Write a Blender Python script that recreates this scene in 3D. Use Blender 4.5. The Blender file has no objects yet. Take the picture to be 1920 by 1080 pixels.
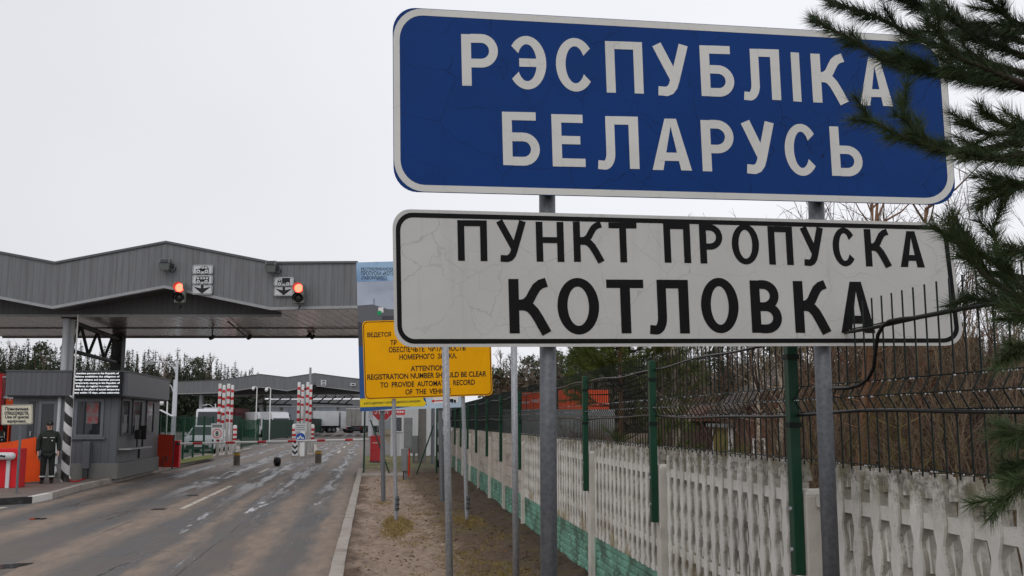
import bpy, math, random
import numpy as np
from mathutils import Vector, Matrix

R = math.radians
rnd = random.Random(7)
sc = bpy.context.scene
COL = sc.collection

# ------------------------------------------------------------------ camera, sky, sun, exposure
F = 1867.0                      # focal length in pixels of the 1920 wide photograph
HC = 1.9                        # eye height above the road
PITCH = math.atan(250.0 / 1867.0)
YAW = -R(7.95)                  # world +Y runs along the road, the camera looks 8 degrees to the right of it
sP, cP, sY, cY = math.sin(PITCH), math.cos(PITCH), math.sin(YAW), math.cos(YAW)

cam = bpy.data.cameras.new('camera')
cam.sensor_width = 36.0
cam.lens = 36.0 * F / 1920.0
cam.clip_start = 0.05
cam.clip_end = 3000
cam_o = bpy.data.objects.new('camera', cam)
COL.objects.link(cam_o)
cam_o.location = (0, 0, HC)
cam_o.rotation_euler = (R(90) + PITCH, 0, YAW)
sc.camera = cam_o

world = bpy.data.worlds.new('World')
sc.world = world
world.use_nodes = True
nt = world.node_tree
nt.nodes.clear()
out = nt.nodes.new('ShaderNodeOutputWorld')
bg = nt.nodes.new('ShaderNodeBackground')
sky = nt.nodes.new('ShaderNodeTexSky')
sky.sky_type = 'NISHITA'
sky.sun_disc = False
sky.sun_elevation = R(42)
sky.sun_rotation = R(200)
sky.dust_density = 4.0
hsv = nt.nodes.new('ShaderNodeHueSaturation')
hsv.inputs['Saturation'].default_value = 0.25
mix = nt.nodes.new('ShaderNodeMix')
mix.data_type = 'RGBA'
mix.inputs['Factor'].default_value = 0.88       # the cloud layer over the clear sky
tcw = nt.nodes.new('ShaderNodeTexCoord')
nz = nt.nodes.new('ShaderNodeTexNoise')
nz.inputs['Scale'].default_value = 1.6
nz.inputs['Detail'].default_value = 4
cr = nt.nodes.new('ShaderNodeValToRGB')
cr.color_ramp.elements[0].position = 0.3
cr.color_ramp.elements[0].color = (7.9, 8.0, 8.5, 1)
cr.color_ramp.elements[1].position = 0.72
cr.color_ramp.elements[1].color = (8.9, 8.95, 9.4, 1)
nt.links.new(tcw.outputs['Generated'], nz.inputs['Vector'])
nt.links.new(nz.outputs['Fac'], cr.inputs['Fac'])
nt.links.new(sky.outputs['Color'], hsv.inputs['Color'])
nt.links.new(hsv.outputs['Color'], mix.inputs['A'])
# the overcast is a little brighter towards the right, where the cloud is thinner
sxw = nt.nodes.new('ShaderNodeSeparateXYZ')
mrw = nt.nodes.new('ShaderNodeMapRange')
mrw.inputs['From Min'].default_value = -0.35; mrw.inputs['From Max'].default_value = 0.35
mrw.inputs['To Min'].default_value = 0.97; mrw.inputs['To Max'].default_value = 1.15
vmw = nt.nodes.new('ShaderNodeVectorMath'); vmw.operation = 'SCALE'
nt.links.new(tcw.outputs['Generated'], sxw.inputs[0])
nt.links.new(sxw.outputs[0], mrw.inputs['Value'])
nt.links.new(cr.outputs['Color'], vmw.inputs[0])
nt.links.new(mrw.outputs['Result'], vmw.inputs['Scale'])
nt.links.new(vmw.outputs['Vector'], mix.inputs['B'])
nt.links.new(mix.outputs['Result'], bg.inputs['Color'])
bg.inputs['Strength'].default_value = 0.1
nt.links.new(bg.outputs['Background'], out.inputs['Surface'])

sun = bpy.data.lights.new('sun', 'SUN')
sun.energy = 0.5
sun.angle = R(30)
sun.color = (1.0, 0.97, 0.93)
sun_o = bpy.data.objects.new('sun', sun)
COL.objects.link(sun_o)
# light comes from behind the camera and the left, 42 degrees up
sun_o.rotation_euler = (R(90 - 42), 0, R(-25))
sun_o.location = (-20, -20, 40)

sc.view_settings.view_transform = 'Standard'
sc.view_settings.look = 'None'
sc.view_settings.exposure = 0.0
sc.view_settings.gamma = 1.0
sc.cycles.use_denoising = True
sc.cycles.denoising_prefilter = 'ACCURATE'
sc.cycles.max_bounces = 6
sc.cycles.transparent_max_bounces = 12

# ------------------------------------------------------------------ helpers
def S(r, g, b):
    f = lambda c: (c / 255 / 12.92) if c / 255 <= 0.04045 else ((c / 255 + 0.055) / 1.055) ** 2.4
    return (f(r), f(g), f(b))

def CL(px, py, D):
    """pixel -> point in the camera-yaw frame (x right, y forward, z up) at forward distance D"""
    xn = (px - 960.0) / F
    yn = -(py - 540.0) / F
    t = D / (cP - yn * sP)
    return Vector((t * xn, D, HC + t * (sP + yn * cP)))

def yawed(p):
    return Vector((p[0] * cY - p[1] * sY, p[0] * sY + p[1] * cY, p[2]))

def AT(px, py, D):
    return yawed(CL(px, py, D))

def ray(px, py):
    return yawed(CL(px, py, 1.0)) - Vector((0, 0, HC))

def G(px, py, z=0.0):
    d = ray(px, py)
    return Vector((0, 0, HC)) + d * ((z - HC) / d.z)

def ONY(px, py, y):
    d = ray(px, py)
    return Vector((0, 0, HC)) + d * (y / d.y)

WM = {}

def tag(o, label=None, cat=None, group=None, kind=None):
    if label: o['label'] = label
    if cat: o['category'] = cat
    if group: o['group'] = group
    if kind: o['kind'] = kind
    return o

def thing(name, loc, label, cat, group=None, rz=0.0):
    o = bpy.data.objects.new(name, None)
    o.empty_display_size = 0.2
    COL.objects.link(o)
    o.location = loc
    o.rotation_euler = (0, 0, rz)
    WM[o.name] = Matrix.Translation(Vector(loc)) @ Matrix.Rotation(rz, 4, 'Z')
    return tag(o, label, cat, group)

class MB:
    def __init__(s):
        s.v = []; s.f = []
    def add(s, vs, fs):
        n = len(s.v)
        s.v += [tuple(v) for v in vs]
        s.f += [tuple(i + n for i in f) for f in fs]
        return s
    def box(s, x0, x1, y0, y1, z0, z1):
        return s.add([(x0,y0,z0),(x1,y0,z0),(x1,y1,z0),(x0,y1,z0),(x0,y0,z1),(x1,y0,z1),(x1,y1,z1),(x0,y1,z1)],
                     [(3,2,1,0),(4,5,6,7),(0,1,5,4),(1,2,6,5),(2,3,7,6),(3,0,4,7)])
    def hexa(s, b, t):
        """bottom quad b, top quad t (counter-clockwise from above)"""
        return s.add(list(b) + list(t), [(3,2,1,0),(4,5,6,7),(0,1,5,4),(1,2,6,5),(2,3,7,6),(3,0,4,7)])
    def poly(s, pts, off):
        """planar outline extruded by vector off"""
        n = len(pts)
        off = Vector(off)
        vs = [Vector(p) for p in pts] + [Vector(p) + off for p in pts]
        fs = [tuple(range(n)), tuple(reversed(range(n, 2 * n)))]
        fs += [(i, n + i, n + (i + 1) % n, (i + 1) % n) for i in range(n)]
        return s.add(vs, fs)
    def sheet(s, pts):
        return s.add(pts, [tuple(range(len(pts)))])
    def path(s, pts, rs, n=6, cap=True):
        pts = [Vector(p) for p in pts]
        if not hasattr(rs, '__len__'): rs = [rs] * len(pts)
        base = len(s.v)
        up = None
        for i, p in enumerate(pts):
            d = (pts[min(i + 1, len(pts) - 1)] - pts[max(i - 1, 0)])
            if d.length < 1e-9: d = Vector((0, 0, 1))
            d.normalize()
            if up is None:
                up = Vector((0, 0, 1)) if abs(d.z) < 0.9 else Vector((1, 0, 0))
            a = d.cross(up)
            if a.length < 1e-4: a = d.cross(Vector((0.3, 1, 0.2)))
            a.normalize()
            b = a.cross(d).normalized()
            up = b
            for k in range(n):
                t = 2 * math.pi * k / n
                s.v.append(tuple(p + (a * math.cos(t) + b * math.sin(t)) * rs[i]))
        m = len(pts)
        for i in range(m - 1):
            for k in range(n):
                s.f.append((base + i*n + k, base + i*n + (k+1) % n, base + (i+1)*n + (k+1) % n, base + (i+1)*n + k))
        if cap:
            s.f.append(tuple(base + k for k in reversed(range(n))))
            s.f.append(tuple(base + (m-1)*n + k for k in range(n)))
        return s
    def tube(s, p0, p1, r0, r1=None, n=8):
        return s.path([p0, p1], [r0, r0 if r1 is None else r1], n)
    def lathe(s, prof, c=(0,0,0), n=16):
        base = len(s.v)
        for (r, z) in prof:
            for k in range(n):
                t = 2 * math.pi * k / n
                s.v.append((c[0] + r * math.cos(t), c[1] + r * math.sin(t), c[2] + z))
        m = len(prof)
        for i in range(m - 1):
            for k in range(n):
                s.f.append((base + i*n + k, base + i*n + (k+1) % n, base + (i+1)*n + (k+1) % n, base + (i+1)*n + k))
        s.f.append(tuple(base + k for k in reversed(range(n))))
        s.f.append(tuple(base + (m-1)*n + k for k in range(n)))
        return s
    def disc(s, c, ax, up, r, th, n=24):
        """flat disc centred c, facing ax, thickness th"""
        ax = Vector(ax).normalized(); up = Vector(up).normalized(); sd = up.cross(ax)
        pts = [Vector(c) + (sd * math.cos(2*math.pi*k/n) + up * math.sin(2*math.pi*k/n)) * r for k in range(n)]
        return s.poly(pts, ax * th)
    def ring(s, c, ax, up, r0, r1, th, n=28):
        ax = Vector(ax).normalized(); up = Vector(up).normalized(); sd = up.cross(ax)
        base = len(s.v)
        for k in range(n):
            d = sd * math.cos(2*math.pi*k/n) + up * math.sin(2*math.pi*k/n)
            for (r, o) in ((r0, 0), (r1, 0), (r1, th), (r0, th)):
                s.v.append(tuple(Vector(c) + d * r + ax * o))
        for k in range(n):
            a = base + 4*k; b = base + 4*((k+1) % n)
            for j in range(4):
                s.f.append((a + j, a + (j+1) % 4, b + (j+1) % 4, b + j))
        return s
    def build(s, name, mat, parent=None, at=None, local=False, smooth=False, bevel=0.0, label=None):
        o = None
        vs = s.v
        if parent is not None:
            m = WM.get(parent.name, Matrix.Identity(4))
            if not local:
                inv = m.inverted()
                vs = [tuple(inv @ Vector(v)) for v in vs]
        elif at is not None and not local:
            a = Vector(at)
            vs = [(v[0]-a.x, v[1]-a.y, v[2]-a.z) for v in vs]
        me = bpy.data.meshes.new(name)
        me.from_pydata(vs, [], s.f)
        me.validate()
        me.update()
        if mat is not None: me.materials.append(mat)
        if smooth:
            for p in me.polygons: p.use_smooth = True
        o = bpy.data.objects.new(name, me)
        COL.objects.link(o)
        if parent is not None:
            o.parent = parent
            WM[o.name] = WM.get(parent.name, Matrix.Identity(4))
        elif at is not None:
            o.location = at
            WM[o.name] = Matrix.Translation(Vector(at))
        if bevel > 0:
            b = o.modifiers.new('bevel', 'BEVEL')
            b.width = bevel; b.segments = 2; b.limit_method = 'ANGLE'; b.angle_limit = R(40)
        if label: o['label'] = label
        return o

def copy_tree(o, parent=None, kids=None):
    if kids is None:
        kids = {}
        for x in bpy.data.objects:
            if x.parent: kids.setdefault(x.parent.name, []).append(x)
    c = o.copy()
    COL.objects.link(c)
    if parent is not None: c.parent = parent
    for ch in kids.get(o.name, []):
        copy_tree(ch, c, kids)
    return c

# ------------------------------------------------------------------ materials
def new_mat(name):
    m = bpy.data.materials.new(name)
    m.use_nodes = True
    return m, m.node_tree, m.node_tree.nodes['Principled BSDF']

def node(t, ty, **kw):
    n = t.nodes.new(ty)
    for k, v in kw.items(): setattr(n, k, v)
    return n

def noise(t, vec, scale, detail=4, rough=0.55):
    n = node(t, 'ShaderNodeTexNoise')
    n.inputs['Scale'].default_value = scale
    n.inputs['Detail'].default_value = detail
    n.inputs['Roughness'].default_value = rough
    if vec is not None: t.links.new(vec, n.inputs['Vector'])
    return n.outputs['Fac']

def mapr(t, fac, a, b, c=0.0, d=1.0):
    n = node(t, 'ShaderNodeMapRange')
    n.inputs['From Min'].default_value = a
    n.inputs['From Max'].default_value = b
    n.inputs['To Min'].default_value = c
    n.inputs['To Max'].default_value = d
    t.links.new(fac, n.inputs['Value'])
    return n.outputs['Result']

def mixc(t, fac, a, b, mode='MIX'):
    n = node(t, 'ShaderNodeMix', data_type='RGBA', blend_type=mode)
    for (sock, v) in (('A', a), ('B', b)):
        if isinstance(v, tuple): n.inputs[sock].default_value = (*v[:3], 1)
        else: t.links.new(v, n.inputs[sock])
    if isinstance(fac, (int, float)): n.inputs['Factor'].default_value = fac
    else: t.links.new(fac, n.inputs['Factor'])
    return n.outputs['Result']

def math_(t, op, a, b=None, c=None):
    n = node(t, 'ShaderNodeMath', operation=op)
    for i, v in enumerate((a, b, c)):
        if v is None: continue
        if isinstance(v, (int, float)): n.inputs[i].default_value = v
        else: t.links.new(v, n.inputs[i])
    return n.outputs[0]

def coords(t, scale=(1, 1, 1), kind='Object'):
    tc = node(t, 'ShaderNodeTexCoord')
    mp = node(t, 'ShaderNodeMapping')
    mp.inputs['Scale'].default_value = scale
    t.links.new(tc.outputs[kind], mp.inputs['Vector'])
    return mp.outputs['Vector']

def bumped(t, bs, h, strength=0.3, dist=0.01):
    b = node(t, 'ShaderNodeBump')
    b.inputs['Strength'].default_value = strength
    b.inputs['Distance'].default_value = dist
    t.links.new(h, b.inputs['Height'])
    t.links.new(b.outputs['Normal'], bs.inputs['Normal'])

def mul(c, k): return tuple(min(1.0, x * k) for x in c)

def mat(name, col, rough=0.6, var=0.18, scale=5.0, stretch=(1, 1, 1), bump=0.0, bscale=60.0, metal=0.0,
        dirt=None, dirt_amt=0.5, dscale=2.0, dpos=0.55, dstretch=None, spec=0.3):
    m, t, bs = new_mat(name)
    v = coords(t, stretch)
    f = noise(t, v, scale, 5)
    c = mixc(t, mapr(t, f, 0.3, 0.7), mul(col, 1 - var), mul(col, 1 + var))
    if dirt is not None:
        v2 = coords(t, dstretch or stretch)
        d = noise(t, v2, dscale, 6, 0.65)
        c = mixc(t, mapr(t, d, dpos, dpos + 0.18, 0, dirt_amt), c, dirt)
    t.links.new(c, bs.inputs['Base Color'])
    bs.inputs['Roughness'].default_value = rough
    bs.inputs['Specular IOR Level'].default_value = spec
    bs.inputs['Metallic'].default_value = metal
    if bump > 0:
        bumped(t, bs, noise(t, v, bscale, 4), bump, 0.01)
    return m

def emis(name, col, strength, base=(0.02, 0.02, 0.02)):
    m, t, bs = new_mat(name)
    bs.inputs['Base Color'].default_value = (*base, 1)
    bs.inputs['Emission Color'].default_value = (*col, 1)
    bs.inputs['Emission Strength'].default_value = strength
    # small lens cells
    v = coords(t, (1, 1, 1))
    f = noise(t, v, 60, 2)
    t.links.new(mapr(t, f, 0.3, 0.7, strength * 0.8, strength * 1.1), bs.inputs['Emission Strength'])
    return m

def sign_mat(name, col, crack, amt, rough=0.42, cscale=3.2, grime=0.0, spec=.4):
    """reflective sheeting: faint weave, crackle lines, soft waviness"""
    m, t, bs = new_mat(name)
    v = coords(t)
    w1 = noise(t, v, 2.3, 4)
    c = mixc(t, mapr(t, w1, 0.3, 0.7), mul(col, 0.93), mul(col, 1.06))
    fine = noise(t, v, 240, 2)
    c = mixc(t, mapr(t, fine, 0.35, 0.65), c, mul(col, 1.0), 'MIX') if False else c
    # crackle
    dn = node(t, 'ShaderNodeTexNoise'); dn.inputs['Scale'].default_value = 2.2; dn.inputs['Detail'].default_value = 5
    t.links.new(v, dn.inputs['Vector'])
    va = node(t, 'ShaderNodeVectorMath', operation='MULTIPLY_ADD')
    t.links.new(dn.outputs['Color'], va.inputs[0])
    va.inputs[1].default_value = (0.35, 0.35, 0.35)
    t.links.new(v, va.inputs[2])
    vo = node(t, 'ShaderNodeTexVoronoi', feature='DISTANCE_TO_EDGE')
    vo.inputs['Scale'].default_value = cscale
    t.links.new(va.outputs[0], vo.inputs['Vector'])
    line = mapr(t, vo.outputs['Distance'], 0.0, 0.009, 1.0, 0.0)
    vo2 = node(t, 'ShaderNodeTexVoronoi', feature='DISTANCE_TO_EDGE')
    vo2.inputs['Scale'].default_value = cscale * 2.7
    t.links.new(va.outputs[0], vo2.inputs['Vector'])
    line2 = mapr(t, vo2.outputs['Distance'], 0.0, 0.014, 0.8, 0.0)
    keep = mapr(t, noise(t, v, 1.7, 2), 0.5, 0.58)
    line = math_(t, 'MAXIMUM', line, math_(t, 'MULTIPLY', line2, keep))
    patch = mapr(t, noise(t, v, 3.1, 2), 0.35, 0.55, 0.15, 1.0)
    c = mixc(t, math_(t, 'MULTIPLY', math_(t, 'MULTIPLY', line, patch), amt), c, crack)
    if grime > 0:
        v2 = coords(t, (9, 9, 0.8))
        g = mapr(t, noise(t, v2, 2.0, 5), 0.58, 0.8, 0, grime)
        c = mixc(t, g, c, S(120, 105, 80))
    t.links.new(c, bs.inputs['Base Color'])
    bs.inputs['Roughness'].default_value = rough
    bs.inputs['Specular IOR Level'].default_value = spec
    bumped(t, bs, noise(t, v, 3.0, 2), 0.15, 0.02)
    return m

def galv(name, col, rough=0.5):
    """galvanised steel with spangle and streaks"""
    m, t, bs = new_mat(name)
    v = coords(t)
    vo = node(t, 'ShaderNodeTexVoronoi'); vo.inputs['Scale'].default_value = 45
    t.links.new(v, vo.inputs['Vector'])
    f = math_(t, 'ADD', math_(t, 'MULTIPLY', vo.outputs['Distance'], 0.6), math_(t, 'MULTIPLY', noise(t, coords(t, (14, 14, 1.4)), 2, 6), 0.7))
    c = mixc(t, mapr(t, f, 0.3, 0.95), mul(col, 0.72), mul(col, 1.25))
    rust = mapr(t, noise(t, coords(t, (6, 6, 3)), 2.5, 6, .7), 0.66, 0.8, 0, 0.5)
    c = mixc(t, rust, c, S(96, 82, 66))
    t.links.new(c, bs.inputs['Base Color'])
    bs.inputs['Metallic'].default_value = 0.35
    bs.inputs['Roughness'].default_value = rough
    bumped(t, bs, noise(t, v, 80, 3), 0.15, 0.004)
    return m

def ribbed(name, col, axis=0, pitch=0.2, rough=0.5, dirt=S(70, 66, 62), amt=0.35, metal=0.0):
    """profiled steel sheet: ribs along z, thin dark joints"""
    m, t, bs = new_mat(name)
    tc = node(t, 'ShaderNodeTexCoord')
    sx = node(t, 'ShaderNodeSeparateXYZ')
    t.links.new(tc.outputs['Object'], sx.inputs[0])
    u = math_(t, 'FRACT', math_(t, 'MULTIPLY', sx.outputs[axis], 1.0 / pitch))
    d = math_(t, 'ABSOLUTE', math_(t, 'SUBTRACT', u, 0.5))
    groove = mapr(t, d, 0.40, 0.47)
    cell = math_(t, 'FLOOR', math_(t, 'MULTIPLY', sx.outputs[axis], 1.0 / pitch))
    wn = node(t, 'ShaderNodeTexWhiteNoise', noise_dimensions='1D')
    t.links.new(cell, wn.inputs['W'])
    st = [0.25, 0.25, 0.25]; st[axis] = 6; 
    streak = noise(t, coords(t, (5, 5, 0.35)), 1.5, 6, 0.65)
    c = mixc(t, wn.outputs['Value'], mul(col, 0.94), mul(col, 1.07))
    c = mixc(t, mapr(t, streak, 0.45, 0.75, 0, amt), c, dirt)
    c = mixc(t, math_(t, 'MULTIPLY', groove, 0.3), c, mul(col, 0.4))
    t.links.new(c, bs.inputs['Base Color'])
    bs.inputs['Roughness'].default_value = rough
    bs.inputs['Metallic'].default_value = metal
    h = math_(t, 'SUBTRACT', 1.0, groove)
    bumped(t, bs, h, 0.5, 0.015)
    return m

def foliage(name, a, b, c3=None, rough=0.6):
    m, t, bs = new_mat(name)
    geo = node(t, 'ShaderNodeObjectInfo')
    v = coords(t)
    f = noise(t, v, 0.9, 5, 0.7)
    c = mixc(t, mapr(t, f, 0.32, 0.68), a, b)
    if c3 is not None:
        c = mixc(t, mapr(t, noise(t, v, 7.0, 3), 0.55, 0.75), c, c3)
    c = mixc(t, math_(t, 'MULTIPLY', geo.outputs['Random'], 0.35), c, mul(a, 0.6))
    t.links.new(c, bs.inputs['Base Color'])
    bs.inputs['Roughness'].default_value = rough
    bs.inputs['Specular IOR Level'].default_value = 0.15
    return m

M_GALV = galv('galvanised_steel', S(150, 152, 156), 0.5)
M_GALVD = galv('weathered_galvanised', S(105, 108, 112), 0.55)
M_POST = galv('grey_post_paint', S(100, 103, 108), 0.5)
M_BLUE = sign_mat('blue_sheeting', S(6, 53, 116), S(3, 22, 56), 0.8, 0.34, 4.0, spec=.13)
M_BLUEEDGE = mat('blue_edge', S(14, 46, 112), 0.45)
M_SWHITE = sign_mat('white_sheeting', S(186, 186, 183), S(122, 122, 120), 0.38, 0.45, 3.3, grime=0.15, spec=.2)
M_SWHITE2 = sign_mat('white_sheeting_letters', S(204, 204, 200), S(130, 130, 130), 0.3, 0.45, 5.0, spec=.25)
M_SBLACK = sign_mat('black_sheeting', S(16, 16, 18), S(50, 50, 50), 0.25, 0.5, 5.0, spec=.12)
M_YELLOW = sign_mat('yellow_sheeting', S(240, 170, 2), S(170, 118, 10), 0.15, 0.5, 1.4, spec=.12)
M_DARKMETAL = mat('dark_steel', S(58, 60, 62), 0.55, bump=0.1)
M_BLACK = mat('black_rubber', S(24, 24, 25), 0.6, bump=0.2)
M_CABLE = mat('black_wet_cable', S(16, 17, 17), 0.35)
M_WHITEP = mat('white_paint', S(222, 222, 220), 0.5, 0.06, 3, dirt=S(150, 146, 138), dirt_amt=0.4, dscale=3)
M_REDP = mat('red_paint', S(190, 30, 38), 0.45, 0.1, 3, dirt=S(110, 40, 36), dirt_amt=0.4)
M_REDCAB = mat('red_cabinet_paint', S(205, 26, 36), 0.4, 0.1, 3, dirt=S(120, 30, 30), dirt_amt=0.35)
M_ORANGE = mat('orange_paint', S(224, 80, 20), 0.5, 0.1, 2, dirt=S(140, 64, 30), dirt_amt=0.5, dscale=1.6)
M_ORANGER = mat('dark_orange_sheet', S(178, 48, 24), 0.5, 0.12, 2, dirt=S(100, 42, 28), dirt_amt=0.5)
M_GREENP = mat('green_powder_coat', S(22, 64, 46), 0.4, 0.12, 6, dirt=S(16, 34, 27), dirt_amt=0.4)
M_GREENW = mat('green_wire', S(12, 26, 21), 0.6, 0.1)
M_GREENG = mat('green_gate_sheet', S(20, 56, 44), 0.5, 0.15, 2, dirt=S(20, 46, 38), dirt_amt=0.5)
M_CONC = mat('weathered_concrete', S(176, 172, 164), 0.85, 0.16, 3.0, bump=0.5, bscale=45, dirt=S(104, 98, 84), dirt_amt=0.75, dscale=2.4, dpos=0.52, dstretch=(1, 1, 0.45))
M_GLASS, _t, _b = new_mat('dark_glass')
_b.inputs['Base Color'].default_value = (0.02, 0.024, 0.028, 1); _b.inputs['Roughness'].default_value = 0.06
_n = noise(_t, coords(_t), 1.2, 2); bumped(_t, _b, _n, 0.05, 0.02)
M_SOLID = {}
# ------------------------------------------------------------------ ground, road, kerb, verge
def ground_mat():
    m, t, bs = new_mat('bare_soil')
    v = coords(t)
    f = noise(t, v, 0.35, 6, 0.6)
    c = mixc(t, mapr(t, f, 0.35, 0.65), S(92, 76, 58), S(112, 100, 62))
    c = mixc(t, mapr(t, noise(t, v, 4, 5), 0.5, 0.7, 0, 0.7), c, S(80, 84, 44))
    t.links.new(c, bs.inputs['Base Color'])
    bs.inputs['Roughness'].default_value = 0.95
    bumped(t, bs, noise(t, v, 9, 6), 0.6, 0.05)
    return m

def bands(t, x, lst, wob):
    """sum of soft bands across the road: lst of (x0, x1, soft)"""
    xw = math_(t, 'ADD', x, wob)
    tot = None
    for (a, b, s) in lst:
        up = mapr(t, xw, a - s, a + s)
        dn = mapr(t, xw, b - s, b + s, 1, 0)
        p = math_(t, 'MULTIPLY', up, dn)
        tot = p if tot is None else math_(t, 'MAXIMUM', tot, p)
    return tot

def road_mat():
    m, t, bs = new_mat('wet_asphalt')
    tc = node(t, 'ShaderNodeTexCoord')
    sx = node(t, 'ShaderNodeSeparateXYZ')
    t.links.new(tc.outputs['Object'], sx.inputs[0])
    x, y = sx.outputs[0], sx.outputs[1]
    w1 = math_(t, 'MULTIPLY', math_(t, 'SUBTRACT', noise(t, coords(t, (0.5, 0.10, 1)), 1.0, 4, .6), 0.5), 0.9)
    w2 = math_(t, 'MULTIPLY', math_(t, 'SUBTRACT', noise(t, coords(t, (2.2, 0.5, 1)), 1.0, 6, .7), 0.5), 0.8)
    wob = math_(t, 'ADD', w1, w2)
    # lanes stripes of sandy dust between the wheel tracks
    sand = bands(t, x, [(-0.92, -0.40, .10), (-1.95, -1.50, .14), (-3.02, -2.75, .10), (-4.60, -3.95, .16), (-6.4, -5.7, .22), (-7.75, -7.3, .12)], wob)
    near = mapr(t, y, 24, 50, 1.0, 0.5)
    sand = math_(t, 'MULTIPLY', sand, near)
    fine = noise(t, coords(t), 70, 4, .7)
    fine2 = noise(t, coords(t), 300, 2, .5)
    asph = mixc(t, mapr(t, fine, 0.3, 0.7), S(66, 66, 67), S(108, 106, 105))
    patchn = noise(t, coords(t, (0.8, 0.22, 1)), 1.0, 5, .6)
    asph = mixc(t, mapr(t, patchn, 0.40, 0.62, 0, 0.75), asph, S(106, 94, 84))
    sandc = mixc(t, mapr(t, noise(t, coords(t, (3, .9, 1)), 1.5, 6, .65), 0.35, 0.65), S(146, 128, 112), S(122, 108, 96))
    c = mixc(t, math_(t, 'MULTIPLY', sand, mapr(t, fine, 0.2, 0.6, 0.7, 1.0)), asph, sandc)
    # seams and repaired patches
    vo = node(t, 'ShaderNodeTexVoronoi', feature='DISTANCE_TO_EDGE')
    vo.inputs['Scale'].default_value = 0.24
    va = node(t, 'ShaderNodeVectorMath', operation='MULTIPLY_ADD')
    dn = node(t, 'ShaderNodeTexNoise'); dn.inputs['Scale'].default_value = 0.9; dn.inputs['Detail'].default_value = 5
    t.links.new(tc.outputs['Object'], dn.inputs['Vector'])
    t.links.new(dn.outputs['Color'], va.inputs[0]); va.inputs[1].default_value = (1.6, 1.6, 0)
    t.links.new(tc.outputs['Object'], va.inputs[2])
    t.links.new(va.outputs[0], vo.inputs['Vector'])
    crack = mapr(t, vo.outputs['Distance'], 0.0, 0.005, 0.55, 0.0)
    crack = math_(t, 'MULTIPLY', crack, mapr(t, noise(t, coords(t), 0.5, 2), 0.5, 0.56))
    c = mixc(t, crack, c, S(46, 44, 44))
    # a transverse seam before the barrier and two long joints
    sw = math_(t, 'MULTIPLY', math_(t, 'SUBTRACT', noise(t, coords(t, (.8, .8, 1)), 1.0, 6, .7), .5), 1.6)
    for (ax_, pos, wd_) in ((y, 31.5, .10), (y, 39.0, .05), (x, -4.55, .025), (x, -2.38, .02)):
        dd = math_(t, 'ABSOLUTE', math_(t, 'SUBTRACT', math_(t, 'ADD', ax_, math_(t, 'MULTIPLY', sw, .35 if ax_ is y else .06)), pos))
        sm = math_(t, 'MULTIPLY', mapr(t, dd, wd_ * .5, wd_, .75, 0), mapr(t, noise(t, coords(t, (.6, .2, 1)), 1.3, 3), .42, .5))
        c = mixc(t, sm, c, S(40, 38, 38))
    # specks of grit
    g = mapr(t, fine2, 0.58, 0.66, 0, 0.7)
    c = mixc(t, g, c, S(60, 56, 52))
    # wetness in the tracks
    wet = bands(t, x, [(-1.42, -0.98, .12), (-2.72, -2.1, .16), (-3.85, -3.1, .16), (-5.5, -4.75, .2), (-7.1, -6.4, .2)], wob)
    wet = math_(t, 'MULTIPLY', wet, mapr(t, noise(t, coords(t, (2.4, 0.20, 1)), 1.4, 7, .68), 0.44, 0.53))
    far = mapr(t, y, 11, 30, 0.12, 1.0)
    wetf = math_(t, 'MULTIPLY', wet, far)
    pud = mapr(t, noise(t, coords(t, (2.6, 0.30, 1)), 1.0, 8, .66), 0.56, 0.62)
    pud = math_(t, 'MULTIPLY', pud, wet)
    allwet = math_(t, 'MAXIMUM', math_(t, 'MULTIPLY', wetf, 0.7), pud)
    c = mixc(t, math_(t, 'MULTIPLY', allwet, 0.45), c, S(58, 56, 56))
    t.links.new(c, bs.inputs['Base Color'])
    rgh = mapr(t, allwet, 0, 1, 0.82, 0.10)
    rgh = math_(t, 'MAXIMUM', rgh, math_(t, 'MULTIPLY', math_(t, 'MULTIPLY', fine, math_(t, 'SUBTRACT', 1.0, pud)), 0.6))
    t.links.new(rgh, bs.inputs['Roughness'])
    h = math_(t, 'MULTIPLY', math_(t, 'SUBTRACT', 1.0, pud), math_(t, 'ADD', math_(t, 'MULTIPLY', fine, 0.7), math_(t, 'MULTIPLY', fine2, 0.5)))
    bumped(t, bs, h, 0.5, 0.010)
    return m

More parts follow.
